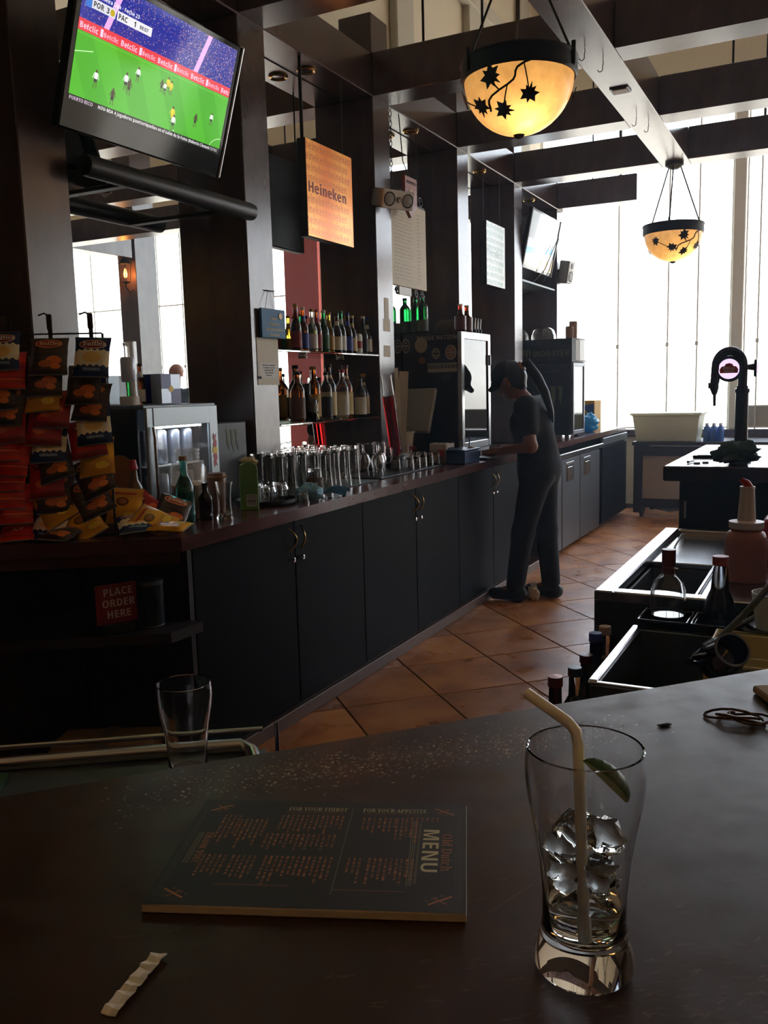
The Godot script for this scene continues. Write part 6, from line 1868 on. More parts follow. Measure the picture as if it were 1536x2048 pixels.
# ---------------------------------------------------------------- bottles and tools behind the bar
func underbar_things() -> void:
	for q in [[-1.765, 0.333, "brown_glass", "lab_black", "foil_copper", "dark speed rail bottle with a copper foil top, first in the rail"],
			[-1.925, 0.305, "clear", "lab_cream", "steel_dull", "speed rail bottle with a silver ring and dark neck band"],
			[-2.03, 0.305, "brown_glass", "lab_white", "dark_red", "speed rail bottle with a dark red cap behind the silver-ringed one"],
			[-2.12, 0.335, "blue_dark", "lab_white", "lab_blue", "dark blue speed rail bottle with a white label"],
			[-2.225, 0.325, "clear", "lab_gold", "cork", "speed rail bottle with a ribbed cream stopper"]]:
		bottle(V(-0.505, 0.456, q[0]), q[1], 0.037, 0.42, M[q[2]], M[q[3]], M[q[4]], q[5], "bottles in the speed rail", 0.4, false, 0.0, "speed_rail_bottle")
	# clear bottle half sunk in its well
	var c := thing("vodka_bottle", "clear bottle with a dark red cap standing in a black well", "bottle", V(-0.361, 0.634, -2.30))
	part(c, "glass_body", lt([v2(0, 0), v2(0.040, 0), v2(0.044, 0.006), v2(0.044, 0.235), v2(0.038, 0.258), v2(0.019, 0.278), v2(0.016, 0.285), v2(0.0155, 0.335), v2(0.012, 0.335), v2(0.012, 0.287), v2(0.035, 0.256), v2(0.040, 0.233), v2(0.040, 0.010), v2(0, 0.010)], 28), M.clear)
	part(c, "liquid", lt([v2(0, 0.0112), v2(0.0392, 0.0112), v2(0.0392, 0.175), v2(0, 0.175)], 28), M.ice)
	part(c, "cap", lt([v2(0.0165, 0.300), v2(0.0175, 0.301), v2(0.0175, 0.345), v2(0, 0.346)], 18), M.dark_red)
	part(c, "neck_sleeve", lt([v2(0.0162, 0.283), v2(0.017, 0.284), v2(0.0165, 0.298), v2(0.0158, 0.299)], 18), M.dark_red)
	var k := thing("rum_bottle", "clear bottle with a dark neck and orange cap in the next well", "bottle", V(-0.236, 0.634, -2.30))
	part(k, "glass_body", lt([v2(0, 0), v2(0.036, 0), v2(0.039, 0.006), v2(0.039, 0.20), v2(0.032, 0.226), v2(0.022, 0.25), v2(0.018, 0.30), v2(0.015, 0.31), v2(0.015, 0.325), v2(0, 0.326)], 24), M.smoke_glass)
	part(k, "cap", lt([v2(0.0185, 0.312), v2(0.0195, 0.313), v2(0.0195, 0.335), v2(0, 0.336)], 18), M.cap_orange)
	# soda gun hose
	var hp := []
	var hr := []
	for i in 70:
		var t := i / 69.0
		hp.append(V(-0.262, 0.775, -2.06).lerp(V(-0.10, 0.965, -2.08), t) + V(0, -0.012 * sin(PI * t), 0.01 * sin(PI * t)))
		hr.append(0.0085 if i % 2 == 0 else 0.0068)
	var h := thing("soda_gun_hose", "corrugated steel soda gun hose rising over the food bin", "hose")
	part(h, "hose", tb(hp, hr, 10), M.steel_dull)
	part(h, "red_handle", tb([V(-0.10, 0.965, -2.08), V(-0.06, 1.01, -2.085)], [0.012, 0.013], 10), M.red)
	var h2 := []
	var hr2 := []
	for i in 50:
		var t := i / 49.0
		h2.append(V(-0.255, 0.772, -2.17).lerp(V(-0.09, 0.885, -2.21), t))
		hr2.append(0.0075 if i % 2 == 0 else 0.006)
	solo("water_hose", "thinner ribbed hose running behind the soda gun hose", "hose", tb(h2, hr2, 8), M.steel_dull)
	# food bin with cream insert, plastic cup, jug
	var fb := thing("garnish_bin", "cream plastic garnish bin with a stepped rim", "bin", V(-0.115, 0.792, -1.975))
	var w := MB.new()
	for q in [[V(-0.098, 0.0, 0), V(0.008, 0.07, 0.26)], [V(0.098, 0.0, 0), V(0.008, 0.07, 0.26)], [V(0, 0.0, -0.130), V(0.204, 0.07, 0.008)], [V(0, 0.0, 0.130), V(0.204, 0.07, 0.008)]]: w.box(q[0], q[1], 0.003)
	w.box(V(0, -0.032, 0), V(0.19, 0.006, 0.252))
	part(fb, "tub", w.mesh(), M.bin_cream)
	var rm := MB.new()
	rm.tube([V(-0.103, 0.036, 0.135), V(0.103, 0.036, 0.135), V(0.103, 0.036, -0.135), V(-0.103, 0.036, -0.135), V(-0.103, 0.036, 0.135)], 0.006, 8)
	part(fb, "rim", rm.mesh(), M.bin_cream)
	part(fb, "divider", cb(V(0.188, 0.05, 0.006), 0.002, V(0, 0.0, 0.02)), M.bin_cream)
	var cu := thing("plastic_cup", "frosted plastic cup with orange dregs beside the hose", "cup", V(-0.105, 0.8300, -2.17))
	part(cu, "cup_wall", lt(cup_profile(0.085, 0.048, 0.044, 0.036, 0.0015, 0.003, false), 24), M.frost_cup)
	part(cu, "dregs", lt([v2(0, 0.0035), v2(0.034, 0.0035), v2(0.0365, 0.018), v2(0, 0.018)], 24), M.dregs)
	solo("well_cover", "black lid over the last bottle well", "lid", bx(V(-0.168, 0.8065, -2.13), V(-0.045, 0.8295, -2.235), 0.003), M.black_gloss)
	var jg := thing("black_jug", "glossy black jug tipped on its side by the garnish bin", "jug", V(-0.175, 0.862, -1.79))
	jg.basis = Basis(V(0, 1, 0), 0.55) * Basis(V(1, 0, 0), 0.95)
	part(jg, "jug_body", lt([v2(0, -0.05), v2(0.028, -0.048), v2(0.040, -0.03), v2(0.042, 0.0), v2(0.036, 0.028), v2(0.033, 0.045), v2(0.030, 0.045), v2(0.033, 0.027), v2(0.038, 0.0), v2(0.036, -0.028), v2(0, -0.04)], 28), M.black_gloss)
	part(jg, "lip", lt([v2(0.030, 0.044), v2(0.0345, 0.045), v2(0.0345, 0.049), v2(0.030, 0.049)], 28, true), M.steel_dull)
	part(jg, "handle", tb([V(-0.040, 0.02, 0), V(-0.062, 0.01, 0), V(-0.062, -0.02, 0), V(-0.040, -0.032, 0)], 0.005, 8), M.black_gloss)
	# pour jug on the drainboard
	var p := thing("pour_jug", "pink juice pour jug with a white neck and red spout", "jug", V(-0.216, 0.8112, -2.776))
	part(p, "tub", lt([v2(0, 0), v2(0.054, 0), v2(0.060, 0.008), v2(0.060, 0.125), v2(0.052, 0.145), v2(0.044, 0.150), v2(0.044, 0.162), v2(0, 0.162)], 28), M.juice_pink)
	part(p, "collar", lt([v2(0.046, 0.158), v2(0.049, 0.160), v2(0.049, 0.178), v2(0.026, 0.181), v2(0, 0.181)], 28), M.white_milky)
	part(p, "neck", lt([v2(0.026, 0.180), v2(0.020, 0.275), v2(0.0215, 0.276), v2(0.0215, 0.282), v2(0, 0.282)], 24), M.white_milky)
	var sp := MB.new()
	sp.tube([V(0.004, 0.276, 0), V(-0.004, 0.292, 0), V(-0.018, 0.303, 0)], [0.014, 0.012, 0.006], 12)
	part(p, "spout", sp.mesh(), M.red)
	# red caddy with silver cans behind the pour jug
	var rc := thing("red_caddy", "red plastic caddy behind the pour jug", "caddy", V(-0.08, 0.8112, -3.16))
	part(rc, "tub", cb(V(0.22, 0.14, 0.14), 0.008, V(0, 0.07, 0)), M.red)
	for i in 2: solo("silver_cap_jar", "small jar with a silver cap standing in the red caddy", "jar", lt([v2(0, 0), v2(0.018, 0), v2(0.018, 0.02), v2(0.02, 0.021), v2(0.02, 0.034), v2(0, 0.034)], 16), M.steel, tf(V(-0.137 + 0.047 * i, 0.952, -3.16 - 0.03 * i)), "silver capped jars")
	# beer tap on the island
	var t := thing("beer_tap", "dark arched beer tap with a round lit medallion on the island", "beer tap", V(-0.355, 1.0505, -4.14))
	part(t, "column", lt([v2(0, 0.0), v2(0.045, 0.0), v2(0.045, 0.010), v2(0.028, 0.022), v2(0.0265, 0.30), v2(0.031, 0.302), v2(0.031, 0.318), v2(0.024, 0.320), v2(0.024, 0.33)], 24), M.tap_dark)
	var ap := [V(0, 0.31, 0), V(0, 0.40, 0)]
	for i in 15:
		var a := PI * i / 14.0
		ap.append(V(-0.055 + 0.055 * cos(a), 0.42 + 0.062 * sin(a), 0))
	ap.append(V(-0.112, 0.38, 0)); ap.append(V(-0.114, 0.345, 0))
	part(t, "arch", tb(ap, 0.0195, 16), M.tap_dark)
	var ring := MB.new()
	ring.xf = Transform3D(Basis(V(1, 0, 0), PI / 2), V(-0.056, 0.405, 0.0))
	ring.lathe([v2(0, -0.016), v2(0.050, -0.016), v2(0.056, -0.006), v2(0.056, 0.008), v2(0.048, 0.016), v2(0.044, 0.016), v2(0.044, 0.010), v2(0, 0.010)], 32)
	part(t, "medallion_ring", ring.mesh(), M.tap_dark)
	var ln := MB.new()
	ln.xf = Transform3D(Basis(V(1, 0, 0), PI / 2), V(-0.056, 0.405, 0.0105))
	ln.lathe([v2(0.0435, 0), v2(0.0435, 0.003), v2(0, 0.004)], 32)
	var lens := part(t, "medallion_lens", ln.mesh(), M.tap_lens)
	var bn := MB.new()
	bn.xf = Transform3D(Basis(V(1, 0, 0), V(0, 0, 1), V(0, -1, 0)), V(-0.056, 0.405, 0.0148))
	bn.prism(PackedVector2Array([v2(-0.036, 0.018), v2(-0.038, 0.002), v2(-0.030, -0.010), v2(-0.018, -0.012), v2(-0.014, -0.021), v2(0, -0.025), v2(0.014, -0.021), v2(0.018, -0.012), v2(0.030, -0.010), v2(0.038, 0.002), v2(0.036, 0.018)]), 0.0, 0.0006)
	part(lens, "red_banner", bn.mesh(), M.logo_red)
	lettering(lens, "STELLA", 0.0105, M.white, tf(V(-0.056, 0.4075, 0.0157)))
	lettering(lens, "ARTOIS", 0.0088, M.white, tf(V(-0.056, 0.3935, 0.0157)))
	var al := AreaLight3D.new()
	al.name = "medallion_light"
	al.area_size = v2(0.07, 0.07); al.light_color = Color(1, 0.9, 1); al.light_energy = 0.004; al.shadow_enabled = true
	al.basis = Basis(V(0, 1, 0), PI); al.position = V(-0.056, 0.405, 0.03)
	t.add_child(al)
	var fa := MB.new()
	fa.tube([V(-0.114, 0.35, 0), V(-0.116, 0.325, 0), V(-0.114, 0.295, 0)], [0.017, 0.020, 0.010], 14)
	fa.tube([V(-0.114, 0.30, 0), V(-0.113, 0.245, 0)], [0.007, 0.006], 10)
	fa.tube([V(-0.118, 0.335, 0), V(-0.140, 0.335, 0.0)], [0.010, 0.014], 10)
	part(t, "faucet", fa.mesh(), M.tap_dark)
	var hn := MB.new()
	hn.tube([V(0.02, 0.41, 0), V(0.045, 0.41, 0)], [0.012, 0.016], 10)
	hn.box(V(0.050, 0.405, 0), V(0.012, 0.075, 0.03), 0.004)
	part(t, "tap_handle", hn.mesh(), M.tap_dark)
	part(t, "handle_badge", cb(V(0.006, 0.05, 0.028), 0.002, V(0.060, 0.405, 0)), M.tap_lens)
	var rag := MB.new()
	rag.blob(V(0, 0.030, 0), V(0.085, 0.045, 0.06), 61, 0.8, 16, 26)
	solo("bar_rag", "dark teal wet rag bunched around the tap foot", "rag", rag.mesh(), M.rag_teal, tf(V(-0.36, 1.066, -4.012)))
	var dt := thing("drip_tray", "dark slotted drip tray beside the tap", "tray", V(-0.47, 1.0505, -4.38))
	part(dt, "tray", cb(V(0.22, 0.012, 0.12), 0.003, V(0, 0.006, 0)), M.tap_dark)
	for i in 5: part(dt, "slot", cb(V(0.18, 0.002, 0.008), 0.0, V(0, 0.0128, -0.04 + 0.02 * i)), M.black_gloss)
	var cap := lt([v2(0, 0), v2(0.014, 0), v2(0.013, 0.006), v2(0, 0.007)], 14)
	for q: Vector3 in [V(-0.52, 1.0505, -4.02), V(-0.49, 1.0505, -4.06)]: solo("bottle_closure", "bent metal beer bottle closure lying on the island top", "bottle cap", cap, M.steel_dull, tf(q, 0, 0.0), "bottle caps on the island")
	solo("bottle_opener", "small dark wing corkscrew lying on the island top", "opener", tb([V(-0.56, 1.056, -4.03), V(-0.545, 1.056, -4.10)], [0.006, 0.004], 8), M.tap_dark)
	# tissue on the floor
	var tsu := MB.new()
	tsu.blob(V(0, 0.05, 0), V(0.035, 0.055, 0.03), 71, 0.9, 12, 16)
	solo("paper_tissue", "crumpled white tissue by the bartender's feet", "tissue", tsu.mesh(), M.paper, tf(V(-1.72, 0.0, -5.50)))

# ---------------------------------------------------------------- on the bar
func menu_image() -> Image:
	# long side across, read with the MENU heading to the right
	var W := 1024
	var H := 700
	var im := new_img(W, H, Color(0.045, 0.055, 0.05))
	var gold := Color(0.62, 0.38, 0.20)
	var pale := Color(0.74, 0.70, 0.52)
	var g := RandomNumberGenerator.new()
	g.seed = 15
	for q in [[16, 16, W - 32, 2], [16, H - 18, W - 32, 2]]: for x in range(q[0], q[0] + q[2], 7): rect(im, x, q[1], 4, 2, Color(0.22, 0.22, 0.19))
	for k in 3:
		rect(im, 18 + 8 * k, 60 + 30 * k, 2, H - 120 - 60 * k, Color(0.30, 0.25, 0.18))
		rect(im, W - 20 - 8 * k, 60 + 30 * k, 2, H - 120 - 60 * k, Color(0.30, 0.25, 0.18))
	for c in [[0, 0], [1, 0], [0, 1], [1, 1]]:
		var ox: float = 20.0 if c[0] == 0 else W - 20.0
		var oy: float = 20.0 if c[1] == 0 else H - 20.0
		var sx := 1.0 if c[0] == 0 else -1.0
		var sy := 1.0 if c[1] == 0 else -1.0
		for k in 6:
			line(im, v2(ox, oy + sy * (20 + 14 * k)), v2(ox + sx * (20 + 14 * k), oy), Color(0.26, 0.19, 0.12), 2)
		line(im, v2(ox + sx * 28, oy + sy * 66), v2(ox + sx * 96, oy + sy * 22), gold * 1.1, 8)
		line(im, v2(ox + sx * 44, oy + sy * 26), v2(ox + sx * 84, oy + sy * 58), gold, 4)
		for k in 4: disc(im, ox + sx * (56 + 16 * k), oy + sy * (70 - 10 * k), 6, 6, Color(0.34, 0.23, 0.13))
	# headings
	stamp(im, "FOR YOUR THIRST", 345, 76, 24, pale, serif, 0.72); stamp(im, "FOR YOUR APPETITE", 632, 76, 24, pale, serif, 0.68)
	for x in range(340, 560, 5): rect(im, x, 84, 3, 8, gold * 0.75)
	for x in range(634, 850, 5): rect(im, x, 84, 3, 8, gold * 0.75)
	for x in range(200, 450, 5): rect(im, x, 575, 3, 8, gold * 0.75)
	for x in range(590, 830, 5): rect(im, x, 590, 3, 8, gold * 0.75)
	line(im, v2(592, 50), v2(592, 620), Color(0.36, 0.34, 0.26), 3)
	# columns of short entries, printed across the reading direction
	for blk in [[110, 120, 60, 200], [180, 150, 110, 190], [330, 110, 230, 130], [640, 120, 40, 110], [700, 120, 60, 100], [765, 120, 22, 150], [800, 110, 120, 180], [300, 250, 260, 110], [110, 400, 80, 150], [215, 400, 90, 150], [330, 400, 240, 170], [620, 400, 40, 150], [690, 400, 60, 150], [765, 400, 22, 150], [800, 400, 120, 150]]:
		var x: float = blk[0]
		while x < blk[0] + blk[2]:
			var y: float = blk[1]
			var ye: float = blk[1] + blk[3] * g.randf_range(0.55, 1.0)
			while y < ye:
				var l := g.randf_range(8, 26)
				rect(im, x, y, 9, l, gold * g.randf_range(0.65, 1.0))
				y += l + g.randf_range(4, 9)
			x += 19
	# title turned a quarter
	var tt := new_img(420, 130, Color(0.045, 0.055, 0.05))
	stamp(tt, "MENU", 60, 112, 56, Color(0.80, 0.78, 0.62), sans, 1.25)
	stamp(tt, "Old Dutch", 90, 44, 34, Color(0.62, 0.36, 0.18), serif)
	for k in 4: rect(tt, 10, 122 + 2 * k, 400, 1, pale * 0.7)
	tt.rotate_90(CLOCKWISE)
	im.blit_rect(tt, Rect2i(0, 0, tt.get_width(), tt.get_height()), Vector2i(872 - 20, 140))
	for k in 3: rect(im, 842 - 7 * k, 140, 2, 420, pale * 0.8)
	var ty := new_img(240, 60, Color(0.045, 0.055, 0.05))
	stamp(ty, "THANK YOU!", 10, 26, 22, gold * 1.1, serif)
	for k in 3: rect(ty, 10, 36 + 8 * k, 210, 3, pale * 0.6)
	ty.rotate_90(CLOCKWISE)
	im.blit_rect(ty, Rect2i(0, 0, ty.get_width(), ty.get_height()), Vector2i(46, 240))
	return im
func bar_things() -> void:
	# menu board: corners measured on the bar top
	img_mat("menu_print", menu_image(), 0.5)
	var A := v2(-0.409, -0.418)
	var B := v2(-0.202, -0.500)
	var D := v2(-0.459, -0.565)
	var ex := (B - A).normalized()
	var ey := v2(ex.y, -ex.x)
	if ey.dot(D - A) < 0: ey = -ey
	var ctr := A + ex * 0.111 + ey * 0.0775
	var mn := thing("menu_board", "black and gold printed menu board lying on the bar", "menu", V(ctr.x, 1.0502, ctr.y))
	mn.basis = Basis(V(ex.x, 0, ex.y), V(0, 1, 0), V(-ey.x, 0, -ey.y))
	part(mn, "board", cb(V(0.222, 0.0062, 0.155), 0.0008, V(0, 0.0031, 0)), M.menu_edge)
	part(mn, "printed_face", card(0.2215, 0.1545), M.menu_print, Transform3D(Basis(V(1, 0, 0), -PI / 2), V(0, 0.0066, 0)))
	# torn straw wrapper
	var w := MB.new()
	var n := 14
	for i in n:
		var f := func(k: int, s: float) -> Vector3:
			var t := float(k) / n
			var c := V(-0.3555, 0, -0.332).lerp(V(-0.3655, 0, -0.3865), t)
			var wd := 0.0056 + 0.0005 * sin(k * 1.9)
			var y := 1.0508 + 0.0016 * absf(sin(k * 1.3)) + 0.0016 * maxf(0.0, s)
			return V(c.x + s * wd, y, c.z + s * 0.0012 * sin(k * 2.1))
		for sd: float in [1.0, -1.0]:
			var o := V(0, 0.0004 * sd, 0)
			w.quado(f.call(i, -1.0) + o, f.call(i, 0.1) + o, f.call(i + 1, 0.1) + o, f.call(i + 1, -1.0) + o, V(0, sd, 0))
			w.quado(f.call(i, 0.1) + o, f.call(i, 1.0) + o, f.call(i + 1, 1.0) + o, f.call(i + 1, 0.1) + o, V(0, sd, 0))
	solo("straw_wrapper", "torn white paper straw wrapper lying on the bar", "wrapper", w.mesh(), M.paper)
	# the drink
	var gp := [v2(0, 0), v2(0.0270, 0), v2(0.0295, 0.003), v2(0.0290, 0.012), v2(0.0262, 0.022), v2(0.0248, 0.034), v2(0.0250, 0.050), v2(0.0268, 0.070), v2(0.0300, 0.090), v2(0.0335, 0.108), v2(0.0352, 0.122), v2(0.0350, 0.132), v2(0.0342, 0.1395), v2(0.0334, 0.1402), v2(0.0326, 0.1395), v2(0.0334, 0.132), v2(0.0335, 0.122), v2(0.0318, 0.108), v2(0.0282, 0.090), v2(0.0250, 0.070), v2(0.0230, 0.050), v2(0.0226, 0.036), v2(0.0215, 0.026), v2(0.015, 0.0215), v2(0, 0.0205)]
	var G := V(-0.122, 1.0503, -0.489)
	var d := thing("drinking_glass", "flared soda glass with ice, lime and a white straw", "glass", G)
	part(d, "glass_body", lt(gp, 48), M.clear)
	solo("drink", "last of a clear drink in the flared glass", "drink", lt([v2(0, 0.0212), v2(0.0146, 0.0222), v2(0.0209, 0.0266), v2(0.0220, 0.036), v2(0.0224, 0.046), v2(0, 0.046)], 40), M.water, tf(G))
	var g := RandomNumberGenerator.new()
	g.seed = 33
	for q in [[0.004, 0.052, -0.006, 0.5], [-0.009, 0.062, 0.006, 1.2], [0.010, 0.066, 0.005, 2.1], [-0.006, 0.082, -0.008, 2.9], [0.011, 0.086, -0.003, 0.2], [-0.012, 0.079, 0.004, 1.8]]:
		var ib := MB.new()
		ib.blob(Vector3.ZERO, V(0.0125, 0.0105, 0.0115), int(q[3] * 100), 0.55, 9, 12)
		solo("ice_cube", "rounded melting ice cube in the flared soda glass", "ice", ib.mesh(), M.ice, tf(G + V(q[0], q[1], q[2]), q[3], q[3] * 0.7), "ice cubes in the drink")
	solo("straw", "bent white plastic straw standing in the drink", "straw", straw_mesh([G + V(0.003, 0.025, 0.010), G + V(-0.0025, 0.143, 0.006), G + V(-0.004, 0.151, 0.006), G + V(-0.009, 0.1555, 0.005), G + V(-0.036, 0.167, -0.002)], 0.0034), M.straw)
	var lm := thing("lime_wedge", "green lime wedge hanging on the glass rim", "lime", G + V(0.013, 0.124, 0.008))
	var lx := V(0.62, -0.72, -0.32).normalized()
	var ly := V(0.85, 0.77, 0.32)
	ly = -(ly - lx * ly.dot(lx)).normalized()
	lm.basis = Basis(lx, ly, lx.cross(ly))
	var lw := MB.new()
	var lf := MB.new()
	for i in 10:
		var a0 := -PI / 2 + PI * i / 10
		var a1 := a0 + PI / 10
		for kk in 6:
			var b0 := -0.5 + kk / 6.0
			var b1 := b0 + 1.0 / 6.0
			var P := func(a: float, b: float) -> Vector3: return V(sin(a) * 0.018, -0.011 * cos(a) * cos(b), 0.011 * cos(a) * sin(b))
			lw.quado(P.call(a0, b0), P.call(a1, b0), P.call(a1, b1), P.call(a0, b1), P.call((a0 + a1) / 2, (b0 + b1) / 2))
		for b: float in [-0.5, 0.5]:
			var Q := func(a: float) -> Vector3: return V(sin(a) * 0.0178, -0.0108 * cos(a) * cos(b), 0.0108 * cos(a) * sin(b))
			var T := func(a: float) -> Vector3: return V(sin(a) * 0.0178, 0, 0)
			lf.quado(T.call(a0), T.call(a1), Q.call(a1), Q.call(a0), V(0, 0.4, b))
	part(lm, "rind", lw.mesh(), M.lime_rind)
	part(lm, "flesh", lf.mesh(), M.lime_flesh)
	# empty glass at the inner edge
	var e := thing("drinking_glass", "empty flared soda glass on the drip shelf behind the bar", "glass", V(-0.72, 0.9005, -0.836))
	part(e, "glass_body", lt(gp, 40), M.clear)
	# cork coaster, twisted cord, dark scrap
	solo("wood_coaster", "pale wooden coaster at the end of the bar", "coaster", bx(V(-0.06, 0, -0.06), V(0.06, 0.009, 0.06), 0.002), M.carton_tan, tf(V(0.012, 1.0503, -1.015), 0.5))
	var tw := []
	for i in 40:
		var t := i / 39.0
		var a := t * TAU * 2.6
		tw.append(V(-0.085 + 0.030 * cos(a) * (1.0 - 0.3 * t) + 0.022 * t, 1.0545 + 0.003 * sin(a * 1.7), -0.945 + 0.011 * sin(a)))
	solo("rubber_bands", "tangle of brown rubber bands on the bar top", "rubber band", tb(tw, 0.0016, 6), M.band_brown)
	var sc := MB.new()
	sc.blob(Vector3.ZERO, V(0.008, 0.0012, 0.003), 55, 0.7, 6, 10)
	solo("dark_scrap", "tiny dark scrap lying on the bar by the drink", "scrap", sc.mesh(), M.ink, tf(V(-0.142, 1.0512, -0.90), 0.6))
func straw_mesh(pts: Array, r: float) -> ArrayMesh:
	var c := Curve3D.new()
	for q in pts: c.add_point(q)
	var mb := MB.new()
	mb.tube(pts, r, 14)
	return mb.mesh()

# ---------------------------------------------------------------- people
func figure(o: Node3D, J: Dictionary, skin: Material, shirt: Material, trousers: Material, shoes: Material, sleeve := 0.55) -> void:
	var b := MB.new()
	var bones := [
		[J.pel_l, J.pel_r, 0.115, 0.115], [J.pel, J.chest, 0.115, 0.12], [J.sh_l, J.sh_r, 0.055, 0.055], [J.chest_l, J.chest_r, 0.10, 0.10], [J.chest, J.neck, 0.09, 0.05],
		[J.hip_l, J.kn_l, 0.085, 0.056], [J.kn_l, J.an_l, 0.054, 0.036], [J.hip_r, J.kn_r, 0.085, 0.056], [J.kn_r, J.an_r, 0.054, 0.036],
		[J.an_l, J.to_l, 0.036, 0.028], [J.an_r, J.to_r, 0.036, 0.028],
		[J.sh_l, J.el_l, 0.048, 0.038], [J.el_l, J.wr_l, 0.037, 0.026], [J.sh_r, J.el_r, 0.048, 0.038], [J.el_r, J.wr_r, 0.037, 0.026]]
	body_mesh(b, bones, 0.014, 0.03)
	# head on its neck
	var f: Vector3 = J.face
	var up: Vector3 = J.crown
	var side := f.cross(up).normalized()
	var h: Vector3 = J.head
	body_mesh(b, [[J.neck, h - up * 0.05, 0.048, 0.046], [h + up * 0.035 - f * 0.015, h + up * 0.03 + f * 0.01, 0.082, 0.078], [h - up * 0.02 + f * 0.03, h - up * 0.065 + f * 0.055, 0.058, 0.034],
		[h + f * 0.085 + up * 0.012, h + f * 0.102 - up * 0.018, 0.009, 0.013], [h + f * 0.078 - up * 0.050, h + f * 0.082 - up * 0.050, 0.017, 0.014],
		[h + side * 0.076 + up * 0.015, h + side * 0.078 - up * 0.025, 0.014, 0.010], [h - side * 0.076 + up * 0.015, h - side * 0.078 - up * 0.025, 0.014, 0.010]], 0.007, 0.012)
	# hands
	for s in ["l", "r"]:
		var wr: Vector3 = J["wr_" + s]
		var d: Vector3 = J["hand_" + s]
		var ac := d.cross(V(0, 1, 0)).normalized()
		var hb := [[wr, wr + d * 0.07, 0.026, 0.030], [wr + d * 0.05 - ac * 0.02, wr + d * 0.075 + ac * 0.025, 0.018, 0.018]]
		for k in 4:
			var r0: Vector3 = wr + d * 0.085 + ac * (0.030 - 0.019 * k)
			var ln: float = [0.036, 0.042, 0.040, 0.030][k]
			var r1 := r0 + d * ln - V(0, 0.010, 0)
			hb.append([r0, r1, 0.0095, 0.009])
			hb.append([r1, r1 + d * ln * 0.5 - V(0, 0.022, 0), 0.009, 0.0075])
		var tsign := 1.0 if s == "r" else -1.0
		hb.append([wr + d * 0.03 + ac * 0.024 * tsign, wr + d * 0.075 + ac * 0.052 * tsign - V(0, 0.012, 0), 0.012, 0.010])
		body_mesh(b, hb, 0.006, 0.008)
	part(o, "body", b.mesh(), skin)
	var t := MB.new()
	var el: Vector3 = J.sh_l.lerp(J.el_l, sleeve)
	var er: Vector3 = J.sh_r.lerp(J.el_r, sleeve)
	body_mesh(t, [[J.pel_l + V(0, 0.02, 0), J.pel_r + V(0, 0.02, 0), 0.128, 0.128], [J.pel, J.chest, 0.130, 0.136], [J.sh_l, J.sh_r, 0.066, 0.066], [J.chest_l, J.chest_r, 0.115, 0.115], [J.sh_l, el, 0.066, 0.062], [J.sh_r, er, 0.066, 0.062], [J.chest, J.neck - (J.neck - J.chest) * 0.2, 0.10, 0.058]], 0.014, 0.035)
	part(o, "shirt", t.mesh(), shirt)
	var p := MB.new()
	body_mesh(p, [[J.pel_l, J.pel_r, 0.126, 0.126], [J.hip_l, J.kn_l, 0.100, 0.072], [J.kn_l, J.an_l + V(0, 0.02, 0), 0.072, 0.062], [J.hip_r, J.kn_r, 0.100, 0.072], [J.kn_r, J.an_r + V(0, 0.02, 0), 0.072, 0.062]], 0.014, 0.03)
	part(o, "trousers", p.mesh(), trousers)
	for s in ["l", "r"]:
		var q := MB.new()
		var a: Vector3 = J["an_" + s]
		var to: Vector3 = J["to_" + s]
		var back: Vector3 = (a - to) * V(1, 0, 1)
		body_mesh(q, [[V(a.x, 0.05, a.z) + back.normalized() * 0.035, V(to.x, 0.046, to.z), 0.048, 0.040], [V(a.x, 0.10, a.z), V(a.x, 0.05, a.z), 0.050, 0.046]], 0.010, 0.02)
		part(o, "shoe", q.mesh(), shoes)
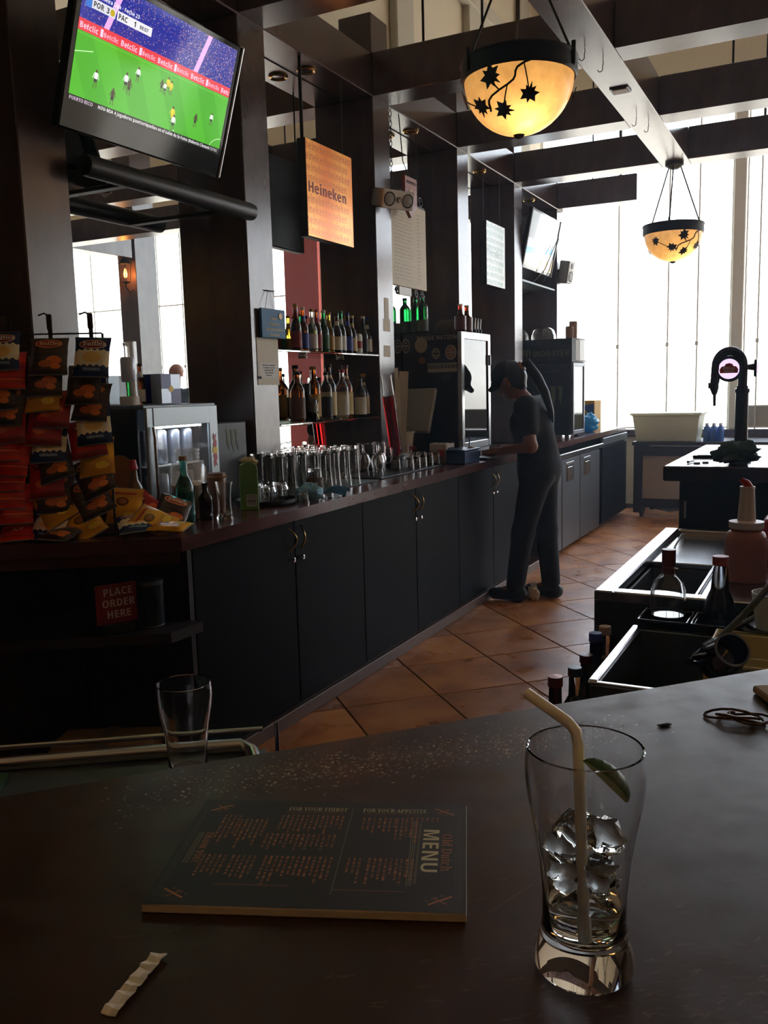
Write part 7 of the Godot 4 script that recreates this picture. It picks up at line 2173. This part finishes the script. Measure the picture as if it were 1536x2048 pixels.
func people() -> void:
	mat("skin", Color(0.56, 0.38, 0.28), 0.55)
	mat("skin_pale", Color(0.70, 0.50, 0.40), 0.5)
	mat("shirt_black", Color(0.05, 0.062, 0.07), 0.9)
	mat("jeans_black", Color(0.042, 0.048, 0.055), 0.9)
	mat("shirt_navy", Color(0.05, 0.08, 0.10), 0.85)
	mat("shoe_black", Color(0.05, 0.05, 0.055), 0.5)
	mat("hair_black", Color(0.045, 0.04, 0.04), 0.45)
	var p := thing("person", "bartender in black cap, shirt and trousers leaning over the worktop", "person", V(-1.72, 0, -5.52))
	var f := V(-0.80, -0.60, 0.0).normalized()
	var up := V(-0.60, 0.80, 0.0).normalized()
	var J := {
		"pel": V(0.04, 0.90, 0), "pel_l": V(0.035, 0.87, 0.06), "pel_r": V(0.035, 0.87, -0.06), "chest": V(-0.02, 1.16, 0), "chest_l": V(-0.02, 1.17, 0.065), "chest_r": V(-0.02, 1.17, -0.065), "neck": V(-0.065, 1.325, 0),
		"sh_l": V(-0.01, 1.275, 0.155), "sh_r": V(-0.01, 1.275, -0.155), "el_l": V(0.04, 1.03, 0.195), "el_r": V(0.04, 1.03, -0.195), "wr_l": V(-0.17, 0.995, 0.14), "wr_r": V(-0.17, 0.995, -0.10),
		"hand_l": V(-0.97, -0.06, -0.22).normalized(), "hand_r": V(-0.97, -0.06, 0.15).normalized(),
		"hip_l": V(0.035, 0.83, 0.075), "hip_r": V(0.035, 0.83, -0.075), "kn_l": V(-0.05, 0.46, 0.09), "kn_r": V(0.055, 0.46, -0.085), "an_l": V(-0.10, 0.09, 0.095), "an_r": V(0.085, 0.09, -0.09),
		"to_l": V(-0.245, 0.04, 0.10), "to_r": V(-0.06, 0.04, -0.095), "head": V(-0.155, 1.435, 0), "face": f, "crown": up}
	figure(p, J, M.skin, M.shirt_black, M.jeans_black, M.shoe_black)
	var h: Vector3 = J.head
	var hb := MB.new()
	body_mesh(hb, [[h + up * 0.045 - f * 0.03, h + up * 0.02 - f * 0.035, 0.088, 0.085], [h - up * 0.02 - f * 0.04, h - up * 0.06 - f * 0.03, 0.062, 0.045]], 0.009, 0.02)
	part(p, "hair", hb.mesh(), M.hair_black)
	var cp := MB.new()
	body_mesh(cp, [[h + up * 0.062 - f * 0.005, h + up * 0.058 + f * 0.02, 0.090, 0.084], [h + up * 0.045 + f * 0.095 - V(0, 0, 0.03), h + up * 0.045 + f * 0.095 + V(0, 0, 0.03), 0.020, 0.020, V(1, 1.6, 1)], [h + up * 0.045 + f * 0.06, h + up * 0.045 + f * 0.14, 0.030, 0.018]], 0.009, 0.02)
	part(p, "cap", cp.mesh(), M.shirt_black)
	part(p, "ponytail", tb([h - f * 0.10 + up * 0.04, h - f * 0.16 + up * 0.03, V(0.02, 1.46, 0.0), V(0.075, 1.36, 0.01), V(0.115, 1.24, 0.015), V(0.13, 1.17, 0.015)], [0.026, 0.030, 0.034, 0.030, 0.020, 0.006], 12), M.hair_black)
	part(p, "hair_tie", tb([h - f * 0.105 + up * 0.038, h - f * 0.130 + up * 0.035], 0.033, 12), M.skin_pale)
	var m := thing("person", "bald man in a dark shirt standing across the room, seen in the mirror", "person", V(1.90, 0, -8.17))
	var fm := V(0.90, -0.10, -0.35).normalized()
	var um := V(0.1, 1.0, 0).normalized()
	var K := {}
	var T := Basis(V(0, 1, 0), PI + 0.4)
	for k in J:
		var q: Vector3 = J[k]
		if k in ["face", "crown", "head"]: continue
		K[k] = T * (V(q.x * 0.55, q.y * 1.115, q.z * 1.1) if not k.begins_with("hand") else q)
	K.head = V(0.0, 1.655, 0.0); K.face = fm; K.crown = um; K.neck = V(0.01, 1.50, 0)
	for s in ["l", "r"]:
		var sg := 1.0 if s == "l" else -1.0
		K["an_" + s] = T * V(0, 0.09, 0.11 * sg); K["kn_" + s] = T * V(-0.01, 0.50, 0.10 * sg); K["hip_" + s] = T * V(0.0, 0.92, 0.09 * sg); K["to_" + s] = T * V(-0.17, 0.04, 0.13 * sg)
		K["el_" + s] = T * V(0.05, 1.15, 0.27 * sg); K["wr_" + s] = T * V(-0.05, 0.90, 0.28 * sg); K["hand_" + s] = (T * V(-0.25, -0.95, 0.05 * sg)).normalized()
	figure(m, K, M.skin_pale, M.shirt_navy, M.jeans_black, M.shoe_black, 0.9)
